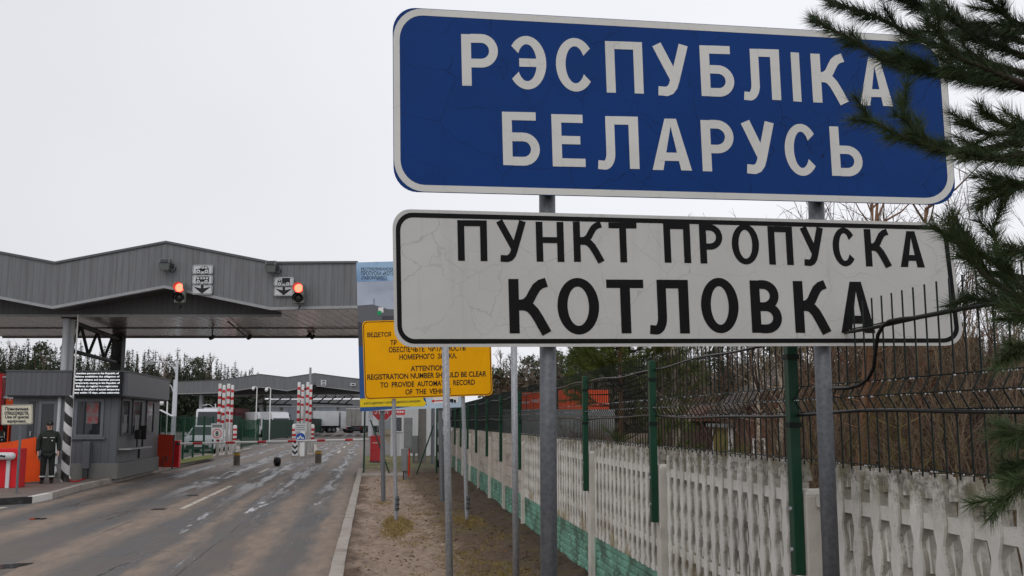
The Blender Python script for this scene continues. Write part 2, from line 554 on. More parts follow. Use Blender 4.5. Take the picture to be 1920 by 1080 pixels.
def verge_mat():
    m, t, bs = new_mat('trodden_verge')
    tc = node(t, 'ShaderNodeTexCoord')
    sx = node(t, 'ShaderNodeSeparateXYZ')
    t.links.new(tc.outputs['Object'], sx.inputs[0])
    x, y = sx.outputs[0], sx.outputs[1]
    v = coords(t)
    wob = math_(t, 'MULTIPLY', math_(t, 'SUBTRACT', noise(t, coords(t, (1, .6, 1)), 1.2, 6, .7), 0.5), 1.4)
    xw = math_(t, 'ADD', x, wob)
    fine = noise(t, v, 28, 6, .7)
    clod = noise(t, v, 9, 8, .75)
    soil = mixc(t, mapr(t, clod, 0.36, 0.64), S(70, 54, 42), S(122, 99, 78))
    sand = mixc(t, mapr(t, clod, 0.34, 0.62), S(132, 110, 92), S(182, 159, 140))
    sand = mixc(t, mapr(t, noise(t, coords(t, (2.5, .5, 1)), 1.6, 5), .5, .62, 0, .5), sand, S(120, 98, 80))
    path = math_(t, 'MULTIPLY', mapr(t, xw, -0.28, -0.05), mapr(t, xw, 0.95, 1.3, 1, 0))
    path = math_(t, 'MULTIPLY', path, mapr(t, noise(t, v, 1.1, 5, .6), 0.28, 0.44, 0.45, 1))
    c = mixc(t, path, soil, sand)
    moss = mapr(t, noise(t, v, 1.6, 6, .65), 0.50, 0.60)
    right = mapr(t, xw, 0.7, 1.05)
    nearm = mapr(t, y, 14, 24, 1.0, 0.35)
    c = mixc(t, math_(t, 'MULTIPLY', math_(t, 'MULTIPLY', moss, right), nearm), c, mixc(t, mapr(t, fine, .3, .7), S(96, 86, 42), S(122, 110, 58)))
    lawn = math_(t, 'MULTIPLY', mapr(t, y, 36, 40), mapr(t, noise(t, v, 0.8, 4), 0.34, 0.5))
    c = mixc(t, lawn, c, mixc(t, mapr(t, fine, .3, .7), S(88, 96, 38), S(112, 112, 56)))
    # darker brown soil towards the foot of the wall
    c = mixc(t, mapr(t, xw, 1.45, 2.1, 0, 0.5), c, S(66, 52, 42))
    leaf = mapr(t, noise(t, v, 60, 3), 0.66, 0.72, 0, 0.7)
    c = mixc(t, leaf, c, S(56, 44, 34))
    t.links.new(c, bs.inputs['Base Color'])
    bs.inputs['Roughness'].default_value = 0.9
    bumped(t, bs, math_(t, 'ADD', clod, math_(t, 'MULTIPLY', fine, 0.6)), 1.0, 0.06)
    return m

mb = MB().sheet([(-900, -60, -0.02), (900, -60, -0.02), (900, 1600, -0.02), (-900, 1600, -0.02)])
tag(mb.build('ground', ground_mat()), kind='structure')

M_ROAD = road_mat()
# the carriageway and, beyond the barrier, the wide customs yard: one sheet
mb = MB()
mb.sheet([(-26, -12, 0), (-0.30, -12, 0), (-0.30, 54, 0), (-26, 54, 0)])
mb.sheet([(-60, 54, 0), (1.5, 54, 0), (1.5, 320, 0), (-60, 320, 0)])
tag(mb.build('road', M_ROAD), kind='structure')

# painted marks
M_MARK = mat('road_paint', S(196, 190, 176), 0.7, 0.1, 12, dirt=S(120, 106, 94), dirt_amt=0.9, dscale=5, dpos=0.47)
mb = MB()
def mark(x0, y0, x1, y1, w=0.12):
    d = Vector((x1 - x0, y1 - y0, 0)).normalized(); n = Vector((-d.y, d.x, 0)) * w / 2
    a = Vector((x0, y0, 0.004)); b = Vector((x1, y1, 0.004))
    mb.sheet([a - n, b - n, b + n, a + n])
mark(-4.08, 23.0, -4.10, 31.0)
mark(-4.1, 38.5, -4.1, 42.0, 0.16)
for k in range(5):
    mark(-2.0 + k * 0.02, 62 + k * 12, -2.0 + k * 0.02, 67 + k * 12, 0.16)
    mark(-8.6, 70 + k * 12, -8.6, 75 + k * 12, 0.16)
mark(-8.36, 21.6, -8.05, 24.0, 0.14)
mark(-9.2, 22.4, -8.30, 22.25, 0.12)
tag(mb.build('road_markings', M_MARK), kind='structure')

# puddles
M_PUD, _t, _b = new_mat('puddle_water')
_b.inputs['Base Color'].default_value = (.03, .028, .026, 1)
_f = noise(_t, coords(_t), 5, 3); _t.links.new(mapr(_t, _f, .3, .7, .02, .10), _b.inputs['Roughness'])
def puddle(px, py, rx, ry, seed):
    g = G(px, py, 0); r_ = random.Random(seed); n = 40
    ph = [r_.uniform(0, 6.28) for _ in range(5)]
    pts = []
    for k in range(n):
        a = 2 * math.pi * k / n
        q = 1 + .22 * math.sin(2 * a + ph[0]) + .16 * math.sin(3 * a + ph[1]) + .10 * math.sin(5 * a + ph[2]) + .07 * math.sin(9 * a + ph[3])
        pts.append((g.x + rx * q * math.cos(a), g.y + ry * q * math.sin(a), 0.0035))
    tag(MB().sheet(pts).build('puddle', M_PUD), kind='structure')
puddle(12, 1062, .22, .30, 1)
puddle(70, 973, .14, .22, 7)
# drain covers
for (px, py) in ((361, 929), (436, 886), (298, 955)):
    g = G(px, py, 0)
    mb = MB()
    mb.box(g.x - .14, g.x + .14, g.y - .20, g.y + .20, -.01, .006)
    for k in range(5): mb.box(g.x - .12 + k * .05, g.x - .10 + k * .05, g.y - .17, g.y + .17, .0062, .010)
    tag(mb.build('drain_cover', mat('cast_iron', S(44, 42, 40), .6), at=(g.x, g.y, 0)), 'small dark iron drain cover set into the road surface', 'drain cover', 'drain covers in the road')

# kerb along the right side of the road
M_KERB = mat('kerb_concrete', S(158, 150, 142), 0.85, 0.14, 4, bump=0.4, bscale=50, dirt=S(112, 96, 82), dirt_amt=0.7, dscale=2.2)
mb = MB()
y = 1.0
while y < 38.4:
    e = rnd.uniform(-0.006, 0.006)
    mb.box(-0.47 + e, -0.30 + e, y + 0.004, y + 0.996, -0.1, 0.125 + rnd.uniform(-0.006, 0.004))
    y += 1.0
tag(mb.build('kerb', M_KERB, bevel=0.012), kind='structure')

# verge: real relief
def hnoise(x, y):
    return (math.sin(x * 3.1 + y * 1.7) * 0.5 + math.sin(x * 1.3 - y * 2.9 + 1.2) * 0.5 + math.sin(x * 7.7 + y * 6.1 + .4) * 0.3
            + math.sin(x * 11.3 - y * 8.7) * 0.2)
mb = MB()
nx, ny = 60, 420
for j in range(ny + 1):
    yy = 1.0 + 53.0 * (j / ny) ** 1.5
    for i in range(nx + 1):
        xx = -0.300 + 4.0 * i / nx
        z = 0.105 + (0.016 * hnoise(xx, yy) + 0.010 * rnd.uniform(-1, 1) * (1 + max(0, xx - .6))) * min(1, (xx + 0.3) * 3) + 0.02 * max(0, xx - 1.2)
        mb.v.append((xx, yy, z))
for j in range(ny):
    for i in range(nx):
        a = j * (nx + 1) + i
        mb.f.append((a, a + 1, a + nx + 2, a + nx + 1))
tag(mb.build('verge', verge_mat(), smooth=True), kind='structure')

# paved strip crossing the verge in front of the chain link fence, and the end of the kerb
mb = MB()
mb.box(-0.29, 1.15, 33.6, 35.0, 0.0, 0.155)
tag(mb.build('paved_strip', M_KERB, bevel=0.01), kind='structure')

# left island with the booth: pavement slab with kerb edge
isl = [G(-260, 966), G(-40, 950), G(60, 944), G(98, 936), G(150, 920), G(222, 903.5), G(300, 884), G(400, 861), G(412, 857), G(330, 853), G(-420, 855)]
isl = [(p.x, p.y) for p in isl]
M_PAVE, _t, _b = new_mat('paving_slabs')
_v = coords(_t)
_br = node(_t, 'ShaderNodeTexBrick'); _br.inputs['Scale'].default_value = 2.5
_br.inputs['Color1'].default_value = (*S(134, 120, 112), 1); _br.inputs['Color2'].default_value = (*S(116, 106, 100), 1)
_br.inputs['Mortar'].default_value = (*S(84, 76, 70), 1); _br.inputs['Mortar Size'].default_value = 0.03
_t.links.new(_v, _br.inputs['Vector'])
_c = mixc(_t, mapr(_t, noise(_t, _v, 1.2, 6), 0.4, 0.65, 0, 0.6), _br.outputs['Color'], S(104, 92, 84))
_t.links.new(_c, _b.inputs['Base Color']); _b.inputs['Roughness'].default_value = 0.7
bumped(_t, _b, noise(_t, _v, 40, 4), 0.3, 0.01)
mb = MB()
n = len(isl)
mb.sheet([(x, y, 0.15) for (x, y) in isl])
tag(mb.build('pavement', M_PAVE), kind='structure')
mb = MB(); mbw = MB(); mbk = MB()
def inset(i):
    a = Vector((*isl[i - 1], 0)); b = Vector((*isl[i], 0)); c = Vector((*isl[(i + 1) % n], 0))
    d1 = (b - a).normalized(); d2 = (c - b).normalized()
    nn = (Vector((-d1.y, d1.x, 0)) + Vector((-d2.y, d2.x, 0))).normalized()
    return b + nn * 0.16
for i in range(0, 9):
    a = Vector((*isl[i], 0)); b = Vector((*isl[i + 1], 0)); ai = inset(i); bi = inset(i + 1)
    tgt = mbk if i == 1 else (mbw if i == 2 else mb)
    b0 = [a, b, bi, ai]
    tgt.hexa([(p.x, p.y, -0.05) for p in b0], [(p.x, p.y, 0.156) for p in b0])
tag(mb.build('kerb', M_KERB), kind='structure')
tag(mbk.build('kerb', mat('kerb_black_paint', S(46, 46, 48), 0.7, 0.15, 5, dirt=S(104, 96, 88), dirt_amt=0.5)), kind='structure')
tag(mbw.build('kerb', mat('kerb_white_paint', S(214, 212, 206), 0.7, 0.08, 5, dirt=S(120, 112, 104), dirt_amt=0.6)), kind='structure')

# ------------------------------------------------------------------ big border sign
SY = 4.69                         # the sign stands square to the road
class Plane:
    def __init__(s, y=None, rz=0.0, org=None):
        """vertical plane facing the viewer; rz=0 squares it to the road, rz=YAW to the camera axis"""
        s.o = Vector(org) if org is not None else Vector((0, y, 0))
        s.n = Vector((math.sin(rz), -math.cos(rz), 0))     # towards the viewer
        s.r = Vector((math.cos(rz), math.sin(rz), 0))
    def pt(s, px, py, off=0.0):
        d = ray(px, py); c = Vector((0, 0, HC))
        t = (s.o - c).dot(s.n) / d.dot(s.n)
        return c + d * t + s.n * off

def arc(cx, cy, rx, ry, a0, a1, n=10):
    return [(cx + rx * math.cos(R(a0 + (a1 - a0) * i / n)), cy + ry * math.sin(R(a0 + (a1 - a0) * i / n))) for i in range(n + 1)]

def strip(pts, t):
    """polyline (x, y up) widened to thickness t with mitred joints -> quads"""
    out = []
    P = [Vector((p[0], p[1])) for p in pts]
    L = []; Rr = []
    for i, p in enumerate(P):
        if i == 0: d = (P[1] - P[0]).normalized(); nn = Vector((-d.y, d.x)); k = 1
        elif i == len(P) - 1: d = (P[-1] - P[-2]).normalized(); nn = Vector((-d.y, d.x)); k = 1
        else:
            d1 = (p - P[i-1]).normalized(); d2 = (P[i+1] - p).normalized()
            n1 = Vector((-d1.y, d1.x)); n2 = Vector((-d2.y, d2.x))
            nn = (n1 + n2).normalized(); k = 1 / max(0.5, nn.dot(n1))
        L.append(p + nn * t / 2 * k); Rr.append(p - nn * t / 2 * k)
    for i in range(len(P) - 1):
        out.append([Rr[i], Rr[i+1], L[i+1], L[i]])
    return out

def glyph(ch, w, h, t):
    """road-sign capitals as lists of strokes; each stroke a list of polygons (x right, y up)"""
    th = t * 0.86
    q = lambda x0, y0, x1, y1: [[(x0, y0), (x1, y0), (x1, y1), (x0, y1)]]
    stem = q(0, 0, t, h)
    def bowl(top, bot, wr=1.0):
        W = w * wr
        r = (top - bot - th) / 2
        cx = max(t * 0.9, W - t / 2 - r)
        rx = W - t / 2 - cx
        return strip([(t - 0.5, top - th / 2), (cx, top - th / 2)] + arc(cx, (top + bot) / 2, rx, r, 90, -90, 14)[1:-1] + [(cx, bot + th / 2), (t - 0.5, bot + th / 2)], th * 1.06)
    if ch == 'Р': return [stem, bowl(h, .36 * h)]
    if ch == 'Б': return [stem, q(t, h - th, .9 * w, h), bowl(.61 * h, 0)]
    if ch == 'Ь': return [stem, bowl(.61 * h, 0)]
    if ch == 'В': return [stem, bowl(h, .5 * h - th * .5, .93), bowl(.5 * h + th * .5, 0)]
    if ch == 'П': return [stem, q(w - t, 0, w, h), q(t, h - th, w - t, h)]
    if ch == 'Н': return [stem, q(w - t, 0, w, h), q(t, .47 * h, w - t, .47 * h + th)]
    if ch == 'Т': return [q(0, h - th, w, h), q(w / 2 - t / 2, 0, w / 2 + t / 2, h - th)]
    if ch == 'І': return [q(0, 0, w, h)]
    if ch == 'Е': return [stem, q(t, h - th, .95 * w, h), q(t, .43 * h, .86 * w, .43 * h + th), q(t, 0, w, th)]
    if ch == 'О':
        e = arc(w / 2, h / 2, w / 2 - t / 2, h / 2 - th / 2, 90, 450, 36)
        o_ = arc(w / 2, h / 2, w / 2, h / 2, 90, 450, 36); i_ = arc(w / 2, h / 2, w / 2 - t, h / 2 - th, 90, 450, 36)
        return [[[o_[k], i_[k], i_[k+1], o_[k+1]] for k in range(36)]]
    if ch in 'СЭ':
        o_ = arc(w * .5, h / 2, w * .5, h / 2, 38, 322, 30); i_ = arc(w * .5, h / 2, w * .5 - t, h / 2 - th, 30, 330, 30)
        pol = [[o_[k], i_[k], i_[k+1], o_[k+1]][::-1] for k in range(30)]
        if ch == 'Э':
            pol = [[(w - p[0], p[1]) for p in f][::-1] for f in pol]
            return [pol, q(.30 * w, .5 * h - th / 2, w - t, .5 * h + th / 2)]
        return [pol]
    if ch == 'Л':
        x = .20 * w + t / 2
        leg = [(x, h), (x, .30 * h)] + arc(x - .20 * h * .62, .30 * h, .20 * h * .62, .24 * h, 0, -90, 10)[1:]
        leg += [(0.0, .07 * h)]
        return [strip(leg, t * .92), q(w - t, 0, w, h), q(x + t * .46, h - th, w - t, h)]
    if ch == 'У':
        a = strip([(t * .55, h), (.58 * w, .34 * h)], t)
        b = strip([(w - t * .55, h), (.60 * w, .30 * h), (.54 * w, .17 * h), (.46 * w, .095 * h), (.36 * w, .065 * h), (.14 * w, .075 * h)], t * .98)
        return [a, b]
    if ch == 'К':
        up = strip([(t - .5, .535 * h), (.33 * w, .54 * h), (.42 * w, .57 * h), (.50 * w, .63 * h), (.58 * w, .745 * h), (.66 * w, .845 * h), (.76 * w, .905 * h), (.90 * w, .94 * h)], t * .92)
        lo = strip([(t - .5, .515 * h), (.38 * w, .515 * h), (.50 * w, .475 * h), (.60 * w, .39 * h), (.69 * w, .275 * h), (.88 * w, 0)], t)
        return [stem, up, lo]
    if ch == 'А':
        a = [[(0, 0), (t * 1.12, 0), (.5 * w + t * .16, h), (.5 * w - t * .60, h)]]
        b = [[(w - t * 1.12, 0), (w, 0), (.5 * w + t * .60, h), (.5 * w - t * .16, h)]]
        return [a, b, q(.18 * w, .18 * h, .82 * w, .18 * h + th)]
    raise ValueError(ch)

def lean(px):
    return 0.012 + (px - 750) * 0.000062

def letters(plane, rows, offset, mb):
    for (ch, x0, x1, yt, yb, dy, t) in rows:
        w, h = x1 - x0, yb - yt
        k = lean((x0 + x1) / 2)
        w = w - k * h if ch not in 'А' else w - k * h
        for si, stroke in enumerate(glyph(ch, w, h, t)):
            for pol in stroke:
                pts = [plane.pt(x0 + p[0] + k * (h - p[1]), yb - p[1] + dy * (p[0] / max(w, 1)), offset + 0.0006 * si) for p in pol]
                # front face only with a hair of thickness
                mb.poly(pts[::-1], plane.n * 0.0004)

def rr_px(c, r, inset_=0.0, n=8, corners=None):
    """rounded quad in pixel space. c = TL, TR, BR, BL; returns clockwise list"""
    tl, tr, br, bl = [Vector(p) for p in c]
    def bil(u, v):
        return (tl * (1 - u) + tr * u) * (1 - v) + (bl * (1 - u) + br * u) * v
    W = ((tr - tl).length + (br - bl).length) / 2; H = ((bl - tl).length + (br - tr).length) / 2
    pts = []
    x0, x1, y0, y1 = inset_, W - inset_, inset_, H - inset_
    for (cx, cy, a0) in ((x1 - r, y0 + r, -90), (x1 - r, y1 - r, 0), (x0 + r, y1 - r, 90), (x0 + r, y0 + r, 180)):
        for i in range(n + 1):
            a = R(a0 + 90 * i / n)
            pts.append(bil((cx + r * math.cos(a)) / W, (cy + r * math.sin(a)) / H))
    return pts

def ring_px(plane, outer, inner, off, th, mb):
    n = len(outer)
    for i in range(n):
        j = (i + 1) % n
        pts = [plane.pt(*p, off) for p in (outer[i], outer[j], inner[j], inner[i])]
        mb.poly(pts, plane.n * th)

pl = Plane(SY)
base_c = G(1290, 2600, 0.1)
post1 = ONY(1028.5, 900, SY + 0.085); post2 = ONY(1551.5, 900, SY + 0.085)
root = thing('border_sign', ((post1.x + post2.x) / 2, SY + 0.085, 0.10),
             'tall two-post road sign, blue plate above a cracked white plate, beside the concrete fence', 'road sign')
for p in (post1, post2):
    MB().tube((p.x, p.y, 0.05), (p.x, p.y, 3.70), 0.0405, n=28).build('post', M_POST, root, smooth=False)
for o in root.children:
    for f in o.data.polygons: f.use_smooth = len(f.vertices) == 4
# blue plate
cb = [(736, 12.5), (1770.5, 70), (1793.5, 385), (738, 359)]
mb = MB(); o1 = rr_px(cb, 44); mb.poly([pl.pt(*p, 0) for p in o1], -pl.n * 0.004)
plate = mb.build('blue_plate', M_BLUE, root)
mb = MB(); ring_px(pl, rr_px(cb, 56, 1.0), rr_px(cb, 45, 13.0), 0.0008, 0.0005, mb)
mb.build('border', M_SWHITE2, plate)
rows = [('Р', 864.5, 935.6, 64, 160.7, 1, 18), ('Э', 950.4, 1025.5, 66.5, 166.8, 2, 18), ('С', 1040.7, 1116, 70.4, 170.8, 2, 18),
        ('П', 1134, 1207, 77, 173.5, 2.4, 17), ('У', 1221, 1294.4, 83, 177, 2, 17.5), ('Б', 1311, 1378.5, 85, 180, 2, 17.5),
        ('Л', 1390.7, 1464.8, 91, 186, 2, 17), ('І', 1482, 1503, 98, 190, 1, 17), ('К', 1519, 1591.5, 100.5, 192, 2.5, 17.5),
        ('А', 1606.7, 1674.8, 107, 197.5, 2, 17),
        ('Б', 941, 1013.6, 209.5, 309.5, 1.5, 18), ('Е', 1033.5, 1098, 214, 312, 1.5, 18), ('Л', 1118.3, 1199.2, 217.5, 315.5, 1.5, 18),
        ('А', 1219.5, 1297.4, 222, 318.5, 1.5, 18), ('Р', 1313, 1379, 225, 321, 1.5, 17.5), ('У', 1387, 1456.7, 228, 323.5, 1.5, 17.5),
        ('С', 1468.5, 1537, 231.5, 329, 1.5, 17), ('Ь', 1554.4, 1619.6, 237, 329.5, 1.5, 17)]
mb = MB(); letters(pl, rows, 0.0008, mb); mb.build('lettering', M_SWHITE2, plate)
# white plate
cw = [(735.5, 391.5), (1780, 418), (1808, 648), (739.5, 651)]
mb = MB(); mb.poly([pl.pt(*p, 0) for p in rr_px(cw, 34)], -pl.n * 0.004)
plate = mb.build('white_plate', M_SWHITE, root)
mb = MB(); ring_px(pl, rr_px(cw, 32, 6.0), rr_px(cw, 24, 14.5), 0.0008, 0.0005, mb)
mb.build('border', M_SBLACK, plate)
rows = [('П', 857.3, 914, 412.7, 489, .6, 12.8), ('У', 928.7, 988.6, 414, 489.8, .6, 12.8), ('Н', 1004, 1058.3, 415.6, 490.6, .6, 12.8),
        ('К', 1073.8, 1134.8, 415.5, 491, .6, 13), ('Т', 1140.5, 1195.9, 417, 491.6, .6, 12.8),
        ('П', 1243, 1296, 418, 492.5, .8, 12.8), ('Р', 1310, 1357, 420.5, 494, .8, 12.8), ('О', 1370, 1425, 420, 496, 0, 12.8),
        ('П', 1438.5, 1488.4, 424, 496, 1, 12.4), ('У', 1498, 1547.8, 426, 497, 1, 12.4), ('С', 1558.8, 1607.8, 426.4, 499, 1, 12.2),
        ('К', 1619, 1672.5, 429.4, 499.5, 1, 12.6), ('А', 1684, 1734, 433, 500.5, 1, 12.4),
        ('К', 952.9, 1035, 523, 625.2, 0, 19), ('О', 1043.4, 1125, 521, 627.3, 0, 19), ('Т', 1136.2, 1209.4, 524, 624.8, .4, 18.5),
        ('Л', 1215, 1293.6, 524.4, 624.8, .4, 18.5), ('О', 1311.8, 1387.2, 520.8, 624.8, 0, 18.5), ('В', 1405, 1468.2, 525.6, 624, .4, 18),
        ('К', 1486, 1558.8, 526.8, 624, .4, 18), ('А', 1571.3, 1641.3, 528, 624, .4, 17.5)]
mb = MB(); letters(pl, rows, 0.0008, mb); mb.build('lettering', M_SBLACK, plate)
# clamps and rivets behind the plates
for p in (post1, post2):
    for z in (2.38, 2.72, 3.05, 3.6):
        mb = MB()
        mb.lathe([(0.046, -0.02), (0.046, 0.02)], (p.x, p.y, z), 20)
        mb.box(p.x - 0.10, p.x + 0.10, SY + 0.006, SY + 0.04, z - 0.018, z + 0.018)
        mb.build('clamp', M_GALVD, root)

# ------------------------------------------------------------------ text through the built-in font
def text_polys(s, bold=0.0, sx=1.0):
    cu = bpy.data.curves.new('t', 'FONT')
    cu.body = s
    cu.size = 1.0
    cu.offset = bold
    cu.resolution_u = 3
    ob = bpy.data.objects.new('t', cu)
    COL.objects.link(ob)
    dg = bpy.context.evaluated_depsgraph_get()
    me = bpy.data.meshes.new_from_object(ob.evaluated_get(dg))
    vs = [(v.co.x, v.co.y) for v in me.vertices]
    fs = [tuple(p.vertices) for p in me.polygons]
    bpy.data.objects.remove(ob); bpy.data.curves.remove(cu); bpy.data.meshes.remove(me)
    x0 = min(v[0] for v in vs); x1 = max(v[0] for v in vs); y0 = min(v[1] for v in vs); y1 = max(v[1] for v in vs)
    return [((v[0] - x0) / (x1 - x0), (v[1] - y0) / (y1 - y0)) for v in vs], fs

def text_on(mb, s, bl, ur, vr, bold=0.012):
    """lay text in the parallelogram bl + u*ur + v*vr"""
    vs, fs = text_polys(s, bold)
    bl, ur, vr = Vector(bl), Vector(ur), Vector(vr)
    mb.add([bl + ur * u + vr * v for (u, v) in vs], fs)

def text_px(mb, plane, s, x0, y0, x1, y1, off=0.004, bold=0.012, dy=0.0):
    """fit text into the pixel box on a plane"""
    a = plane.pt(x0, y1, off); b = plane.pt(x1, y1 + dy, off); c = plane.pt(x0, y0, off)
    text_on(mb, s, a, b - a, c - a, bold)
# ------------------------------------------------------------------ concrete fence with wire mesh on top
WA = R(1.15); WL = 2.28
WROT = -WA
wr = Vector((math.cos(WA), -math.sin(WA), 0)); wd = Vector((math.sin(WA), math.cos(WA), 0))
T0, BAY, NB = 2.35, 3.05, 12
def WP(u, t, z): return wr * (WL + u) + wd * t + Vector((0, 0, z))

M_CONCB = mat('flat_concrete_boards', S(188, 180, 168), 0.85, 0.14, 2.5, bump=0.4, bscale=40, dirt=S(120, 104, 84), dirt_amt=0.7, dscale=1.6, dpos=0.5, dstretch=(1, 0.6, 2.0))
M_CONCP = mat('white_washed_post', S(196, 191, 182), 0.85, 0.12, 3.5, bump=0.4, bscale=45, dirt=S(118, 108, 92), dirt_amt=0.6, dscale=2.5, dstretch=(1, 1, .5))
def moss_mat():
    m, t, bs = new_mat('white_washed_balusters')
    v = coords(t)
    sx = node(t, 'ShaderNodeSeparateXYZ'); t.links.new(v, sx.inputs[0])
    f = noise(t, v, 4.0, 6, .6)
    c = mixc(t, mapr(t, f, 0.3, 0.7), S(200, 197, 190), S(226, 223, 216))
    pit = noise(t, v, 55, 5, .75)
    # greyer tint, then flaking of the white wash, mostly on faces along the fence
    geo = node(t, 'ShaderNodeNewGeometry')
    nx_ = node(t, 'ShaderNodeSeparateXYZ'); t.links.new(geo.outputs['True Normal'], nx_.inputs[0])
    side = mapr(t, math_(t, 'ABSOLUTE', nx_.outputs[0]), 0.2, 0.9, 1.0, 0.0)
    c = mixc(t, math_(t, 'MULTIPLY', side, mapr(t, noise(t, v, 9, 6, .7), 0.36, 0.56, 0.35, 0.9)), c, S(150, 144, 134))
    flk = mapr(t, pit, 0.54, 0.64)
    zone = mapr(t, noise(t, coords(t, (1, 1, .7)), 3.2, 4), 0.46, 0.58)
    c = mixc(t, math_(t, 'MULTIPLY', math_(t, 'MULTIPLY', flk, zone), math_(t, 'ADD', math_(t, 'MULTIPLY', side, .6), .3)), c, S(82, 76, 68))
    blot = mapr(t, noise(t, coords(t, (1, 1, .5)), 2.1, 6, .68), 0.50, 0.62)
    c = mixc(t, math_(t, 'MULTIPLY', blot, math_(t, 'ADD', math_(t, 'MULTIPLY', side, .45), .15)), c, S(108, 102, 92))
    crust = math_(t, 'MULTIPLY', mapr(t, sx.outputs[2], 1.42, 1.58), mapr(t, noise(t, v, 22, 6, .75), .46, .58))
    c = mixc(t, math_(t, 'MULTIPLY', crust, .75), c, S(78, 74, 66))
    top = mapr(t, sx.outputs[2], 1.36, 1.62)
    ms = mapr(t, noise(t, v, 6.0, 6, .7), 0.46, 0.6)
    c = mixc(t, math_(t, 'MULTIPLY', math_(t, 'MULTIPLY', top, ms), 0.75), c, S(104, 98, 62))
    c = mixc(t, math_(t, 'MULTIPLY', mapr(t, sx.outputs[2], 0.62, 0.9, 0.8, 0), mapr(t, noise(t, v, 3.0, 5), .48, .6)), c, S(140, 126, 92))
    t.links.new(c, bs.inputs['Base Color']); bs.inputs['Roughness'].default_value = 0.9
    bumped(t, bs, math_(t, 'ADD', pit, f), 0.5, 0.008)
    return m
M_BAL = moss_mat()
M_GBASE = mat('green_base_paint', S(118, 166, 146), 0.75, 0.12, 3, bump=0.5, bscale=30, dirt=S(78, 100, 84), dirt_amt=0.9, dscale=3.4, dpos=0.42)

fence = thing('concrete_fence', WP(0, 3.4, 0.05), 'white washed concrete fence with a green brick base along the verge', 'fence', rz=WROT)
WM_f = WM[fence.name]
fy0 = 3.4      # local y of the root along the fence
lz = 0.05

# baluster panel (local x outwards to the land beyond, y along the fence)
def baluster_panel():
    mb = MB()
    z0, z1 = 0.60, 1.675
    nb = 15
    L = BAY - 0.16
    sp = L / nb
    BUL = (1.47, 1.165, 0.85)
    def hw(z):
        """half width of the face: swells at the rails and once between them, narrows at the top"""
        if z > 1.50: return 0.050 - 0.018 * (z - 1.50) / 0.175
        return 0.028 + 0.0235 * (0.5 + 0.5 * math.cos(2 * math.pi * (z - 1.47) / 0.21)) ** .8
    zs = [z0 + (z1 - z0) * i / 36 for i in range(37)]
    for b in range(nb):
        yc = 0.08 + sp * (b + 0.5)
        rows = []
        jit = rnd.uniform(-0.010, 0.008); jf = rnd.uniform(-.003, .003)
        for z in zs:
            zz = z + (jit if z == z1 else 0)
            h = hw(z)
            f = 0.026 + jf
            rows.append([(f, yc - h + .006, zz), (f, yc + h - .006, zz), (f + .008, yc + h, zz), (0.082, yc + h * 1.04, zz), (0.082, yc - h * 1.04, zz), (f + .008, yc - h, zz)])
        base = len(mb.v)
        for r in rows: mb.v += r
        m = 6
        for i in range(len(rows) - 1):
            for k in range(m):
                mb.f.append((base + i*m + k, base + i*m + (k+1) % m, base + (i+1)*m + (k+1) % m, base + (i+1)*m + k))
        mb.f.append(tuple(base + (len(rows)-1)*m + k for k in range(m)))
        mb.f.append(tuple(base + k for k in reversed(range(m))))
        # lumps on the flanks: each swells downwards and breaks off in a ledge
        for (za, zb_, e) in ((1.42, 1.245, .036), (1.22, 1.035, .036), (1.01, 0.895, .032), (1.665, 1.565, .030), (0.80, 0.68, .02)):
            e *= rnd.uniform(.75, 1.1)
            for s in (-1, 1):
                ya_, yb_ = yc + s * (hw(za) * .70), yc + s * (hw(zb_) * .80)
                lo = [(0.050, yb_ - s * .004, zb_), (0.100, yb_ - s * .004, zb_), (0.100, yb_ + s * e, zb_), (0.056, yb_ + s * e * .9, zb_)]
                hi = [(0.052, ya_ - s * .004, za), (0.098, ya_ - s * .004, za), (0.096, ya_ + s * .006, za), (0.064, ya_ + s * .006, za)]
                if s < 0: lo = lo[::-1]; hi = hi[::-1]
                mb.hexa(lo, hi)
    # rails
    mb.box(0.036, 0.086, 0.07, BAY - 0.07, 1.437, 1.503)
    mb.box(0.040, 0.086, 0.07, BAY - 0.07, 0.820, 0.880)
    mb.box(0.040, 0.086, 0.07, BAY - 0.07, 0.600, 0.640)
    return mb
def base_panel():
    mb = MB()
    z0, z1 = 0.02, 0.598
    mb.box(0.055, 0.11, 0.065, BAY - 0.065, z0, z1)
    mb.box(0.036, 0.060, 0.065, BAY - 0.065, z1 - 0.055, z1 - 0.001)
    mb.box(0.036, 0.060, 0.065, 0.125, z0, z1 - 0.057)
    mb.box(0.036, 0.060, BAY - 0.125, BAY - 0.065, z0, z1 - 0.057)
    rows = 6; h = (z1 - 0.06 - z0) / rows
    for r in range(rows):
        y = 0.128; off = 0.09 if r % 2 else 0.0
        while y < BAY - 0.135:
            w = min(0.18 - off, BAY - 0.13 - y); off = 0
            if w > 0.03:
                e = rnd.uniform(0.0, 0.010)
                a, b = y + 0.008, y + w - 0.008; c, d = z0 + r * h + 0.008, z0 + (r + 1) * h - 0.008
                x0, x1 = 0.056, 0.040 - e * .6
                mb.add([(x0, a, c), (x0, b, c), (x0, b, d), (x0, a, d), (x1, a + .012, c + .012), (x1, b - .012, c + .012), (x1, b - .012, d - .012), (x1, a + .012, d - .012)],
                       [(4, 5, 6, 7), (0, 1, 5, 4), (1, 2, 6, 5), (2, 3, 7, 6), (3, 0, 4, 7)])
            y += w
    return mb
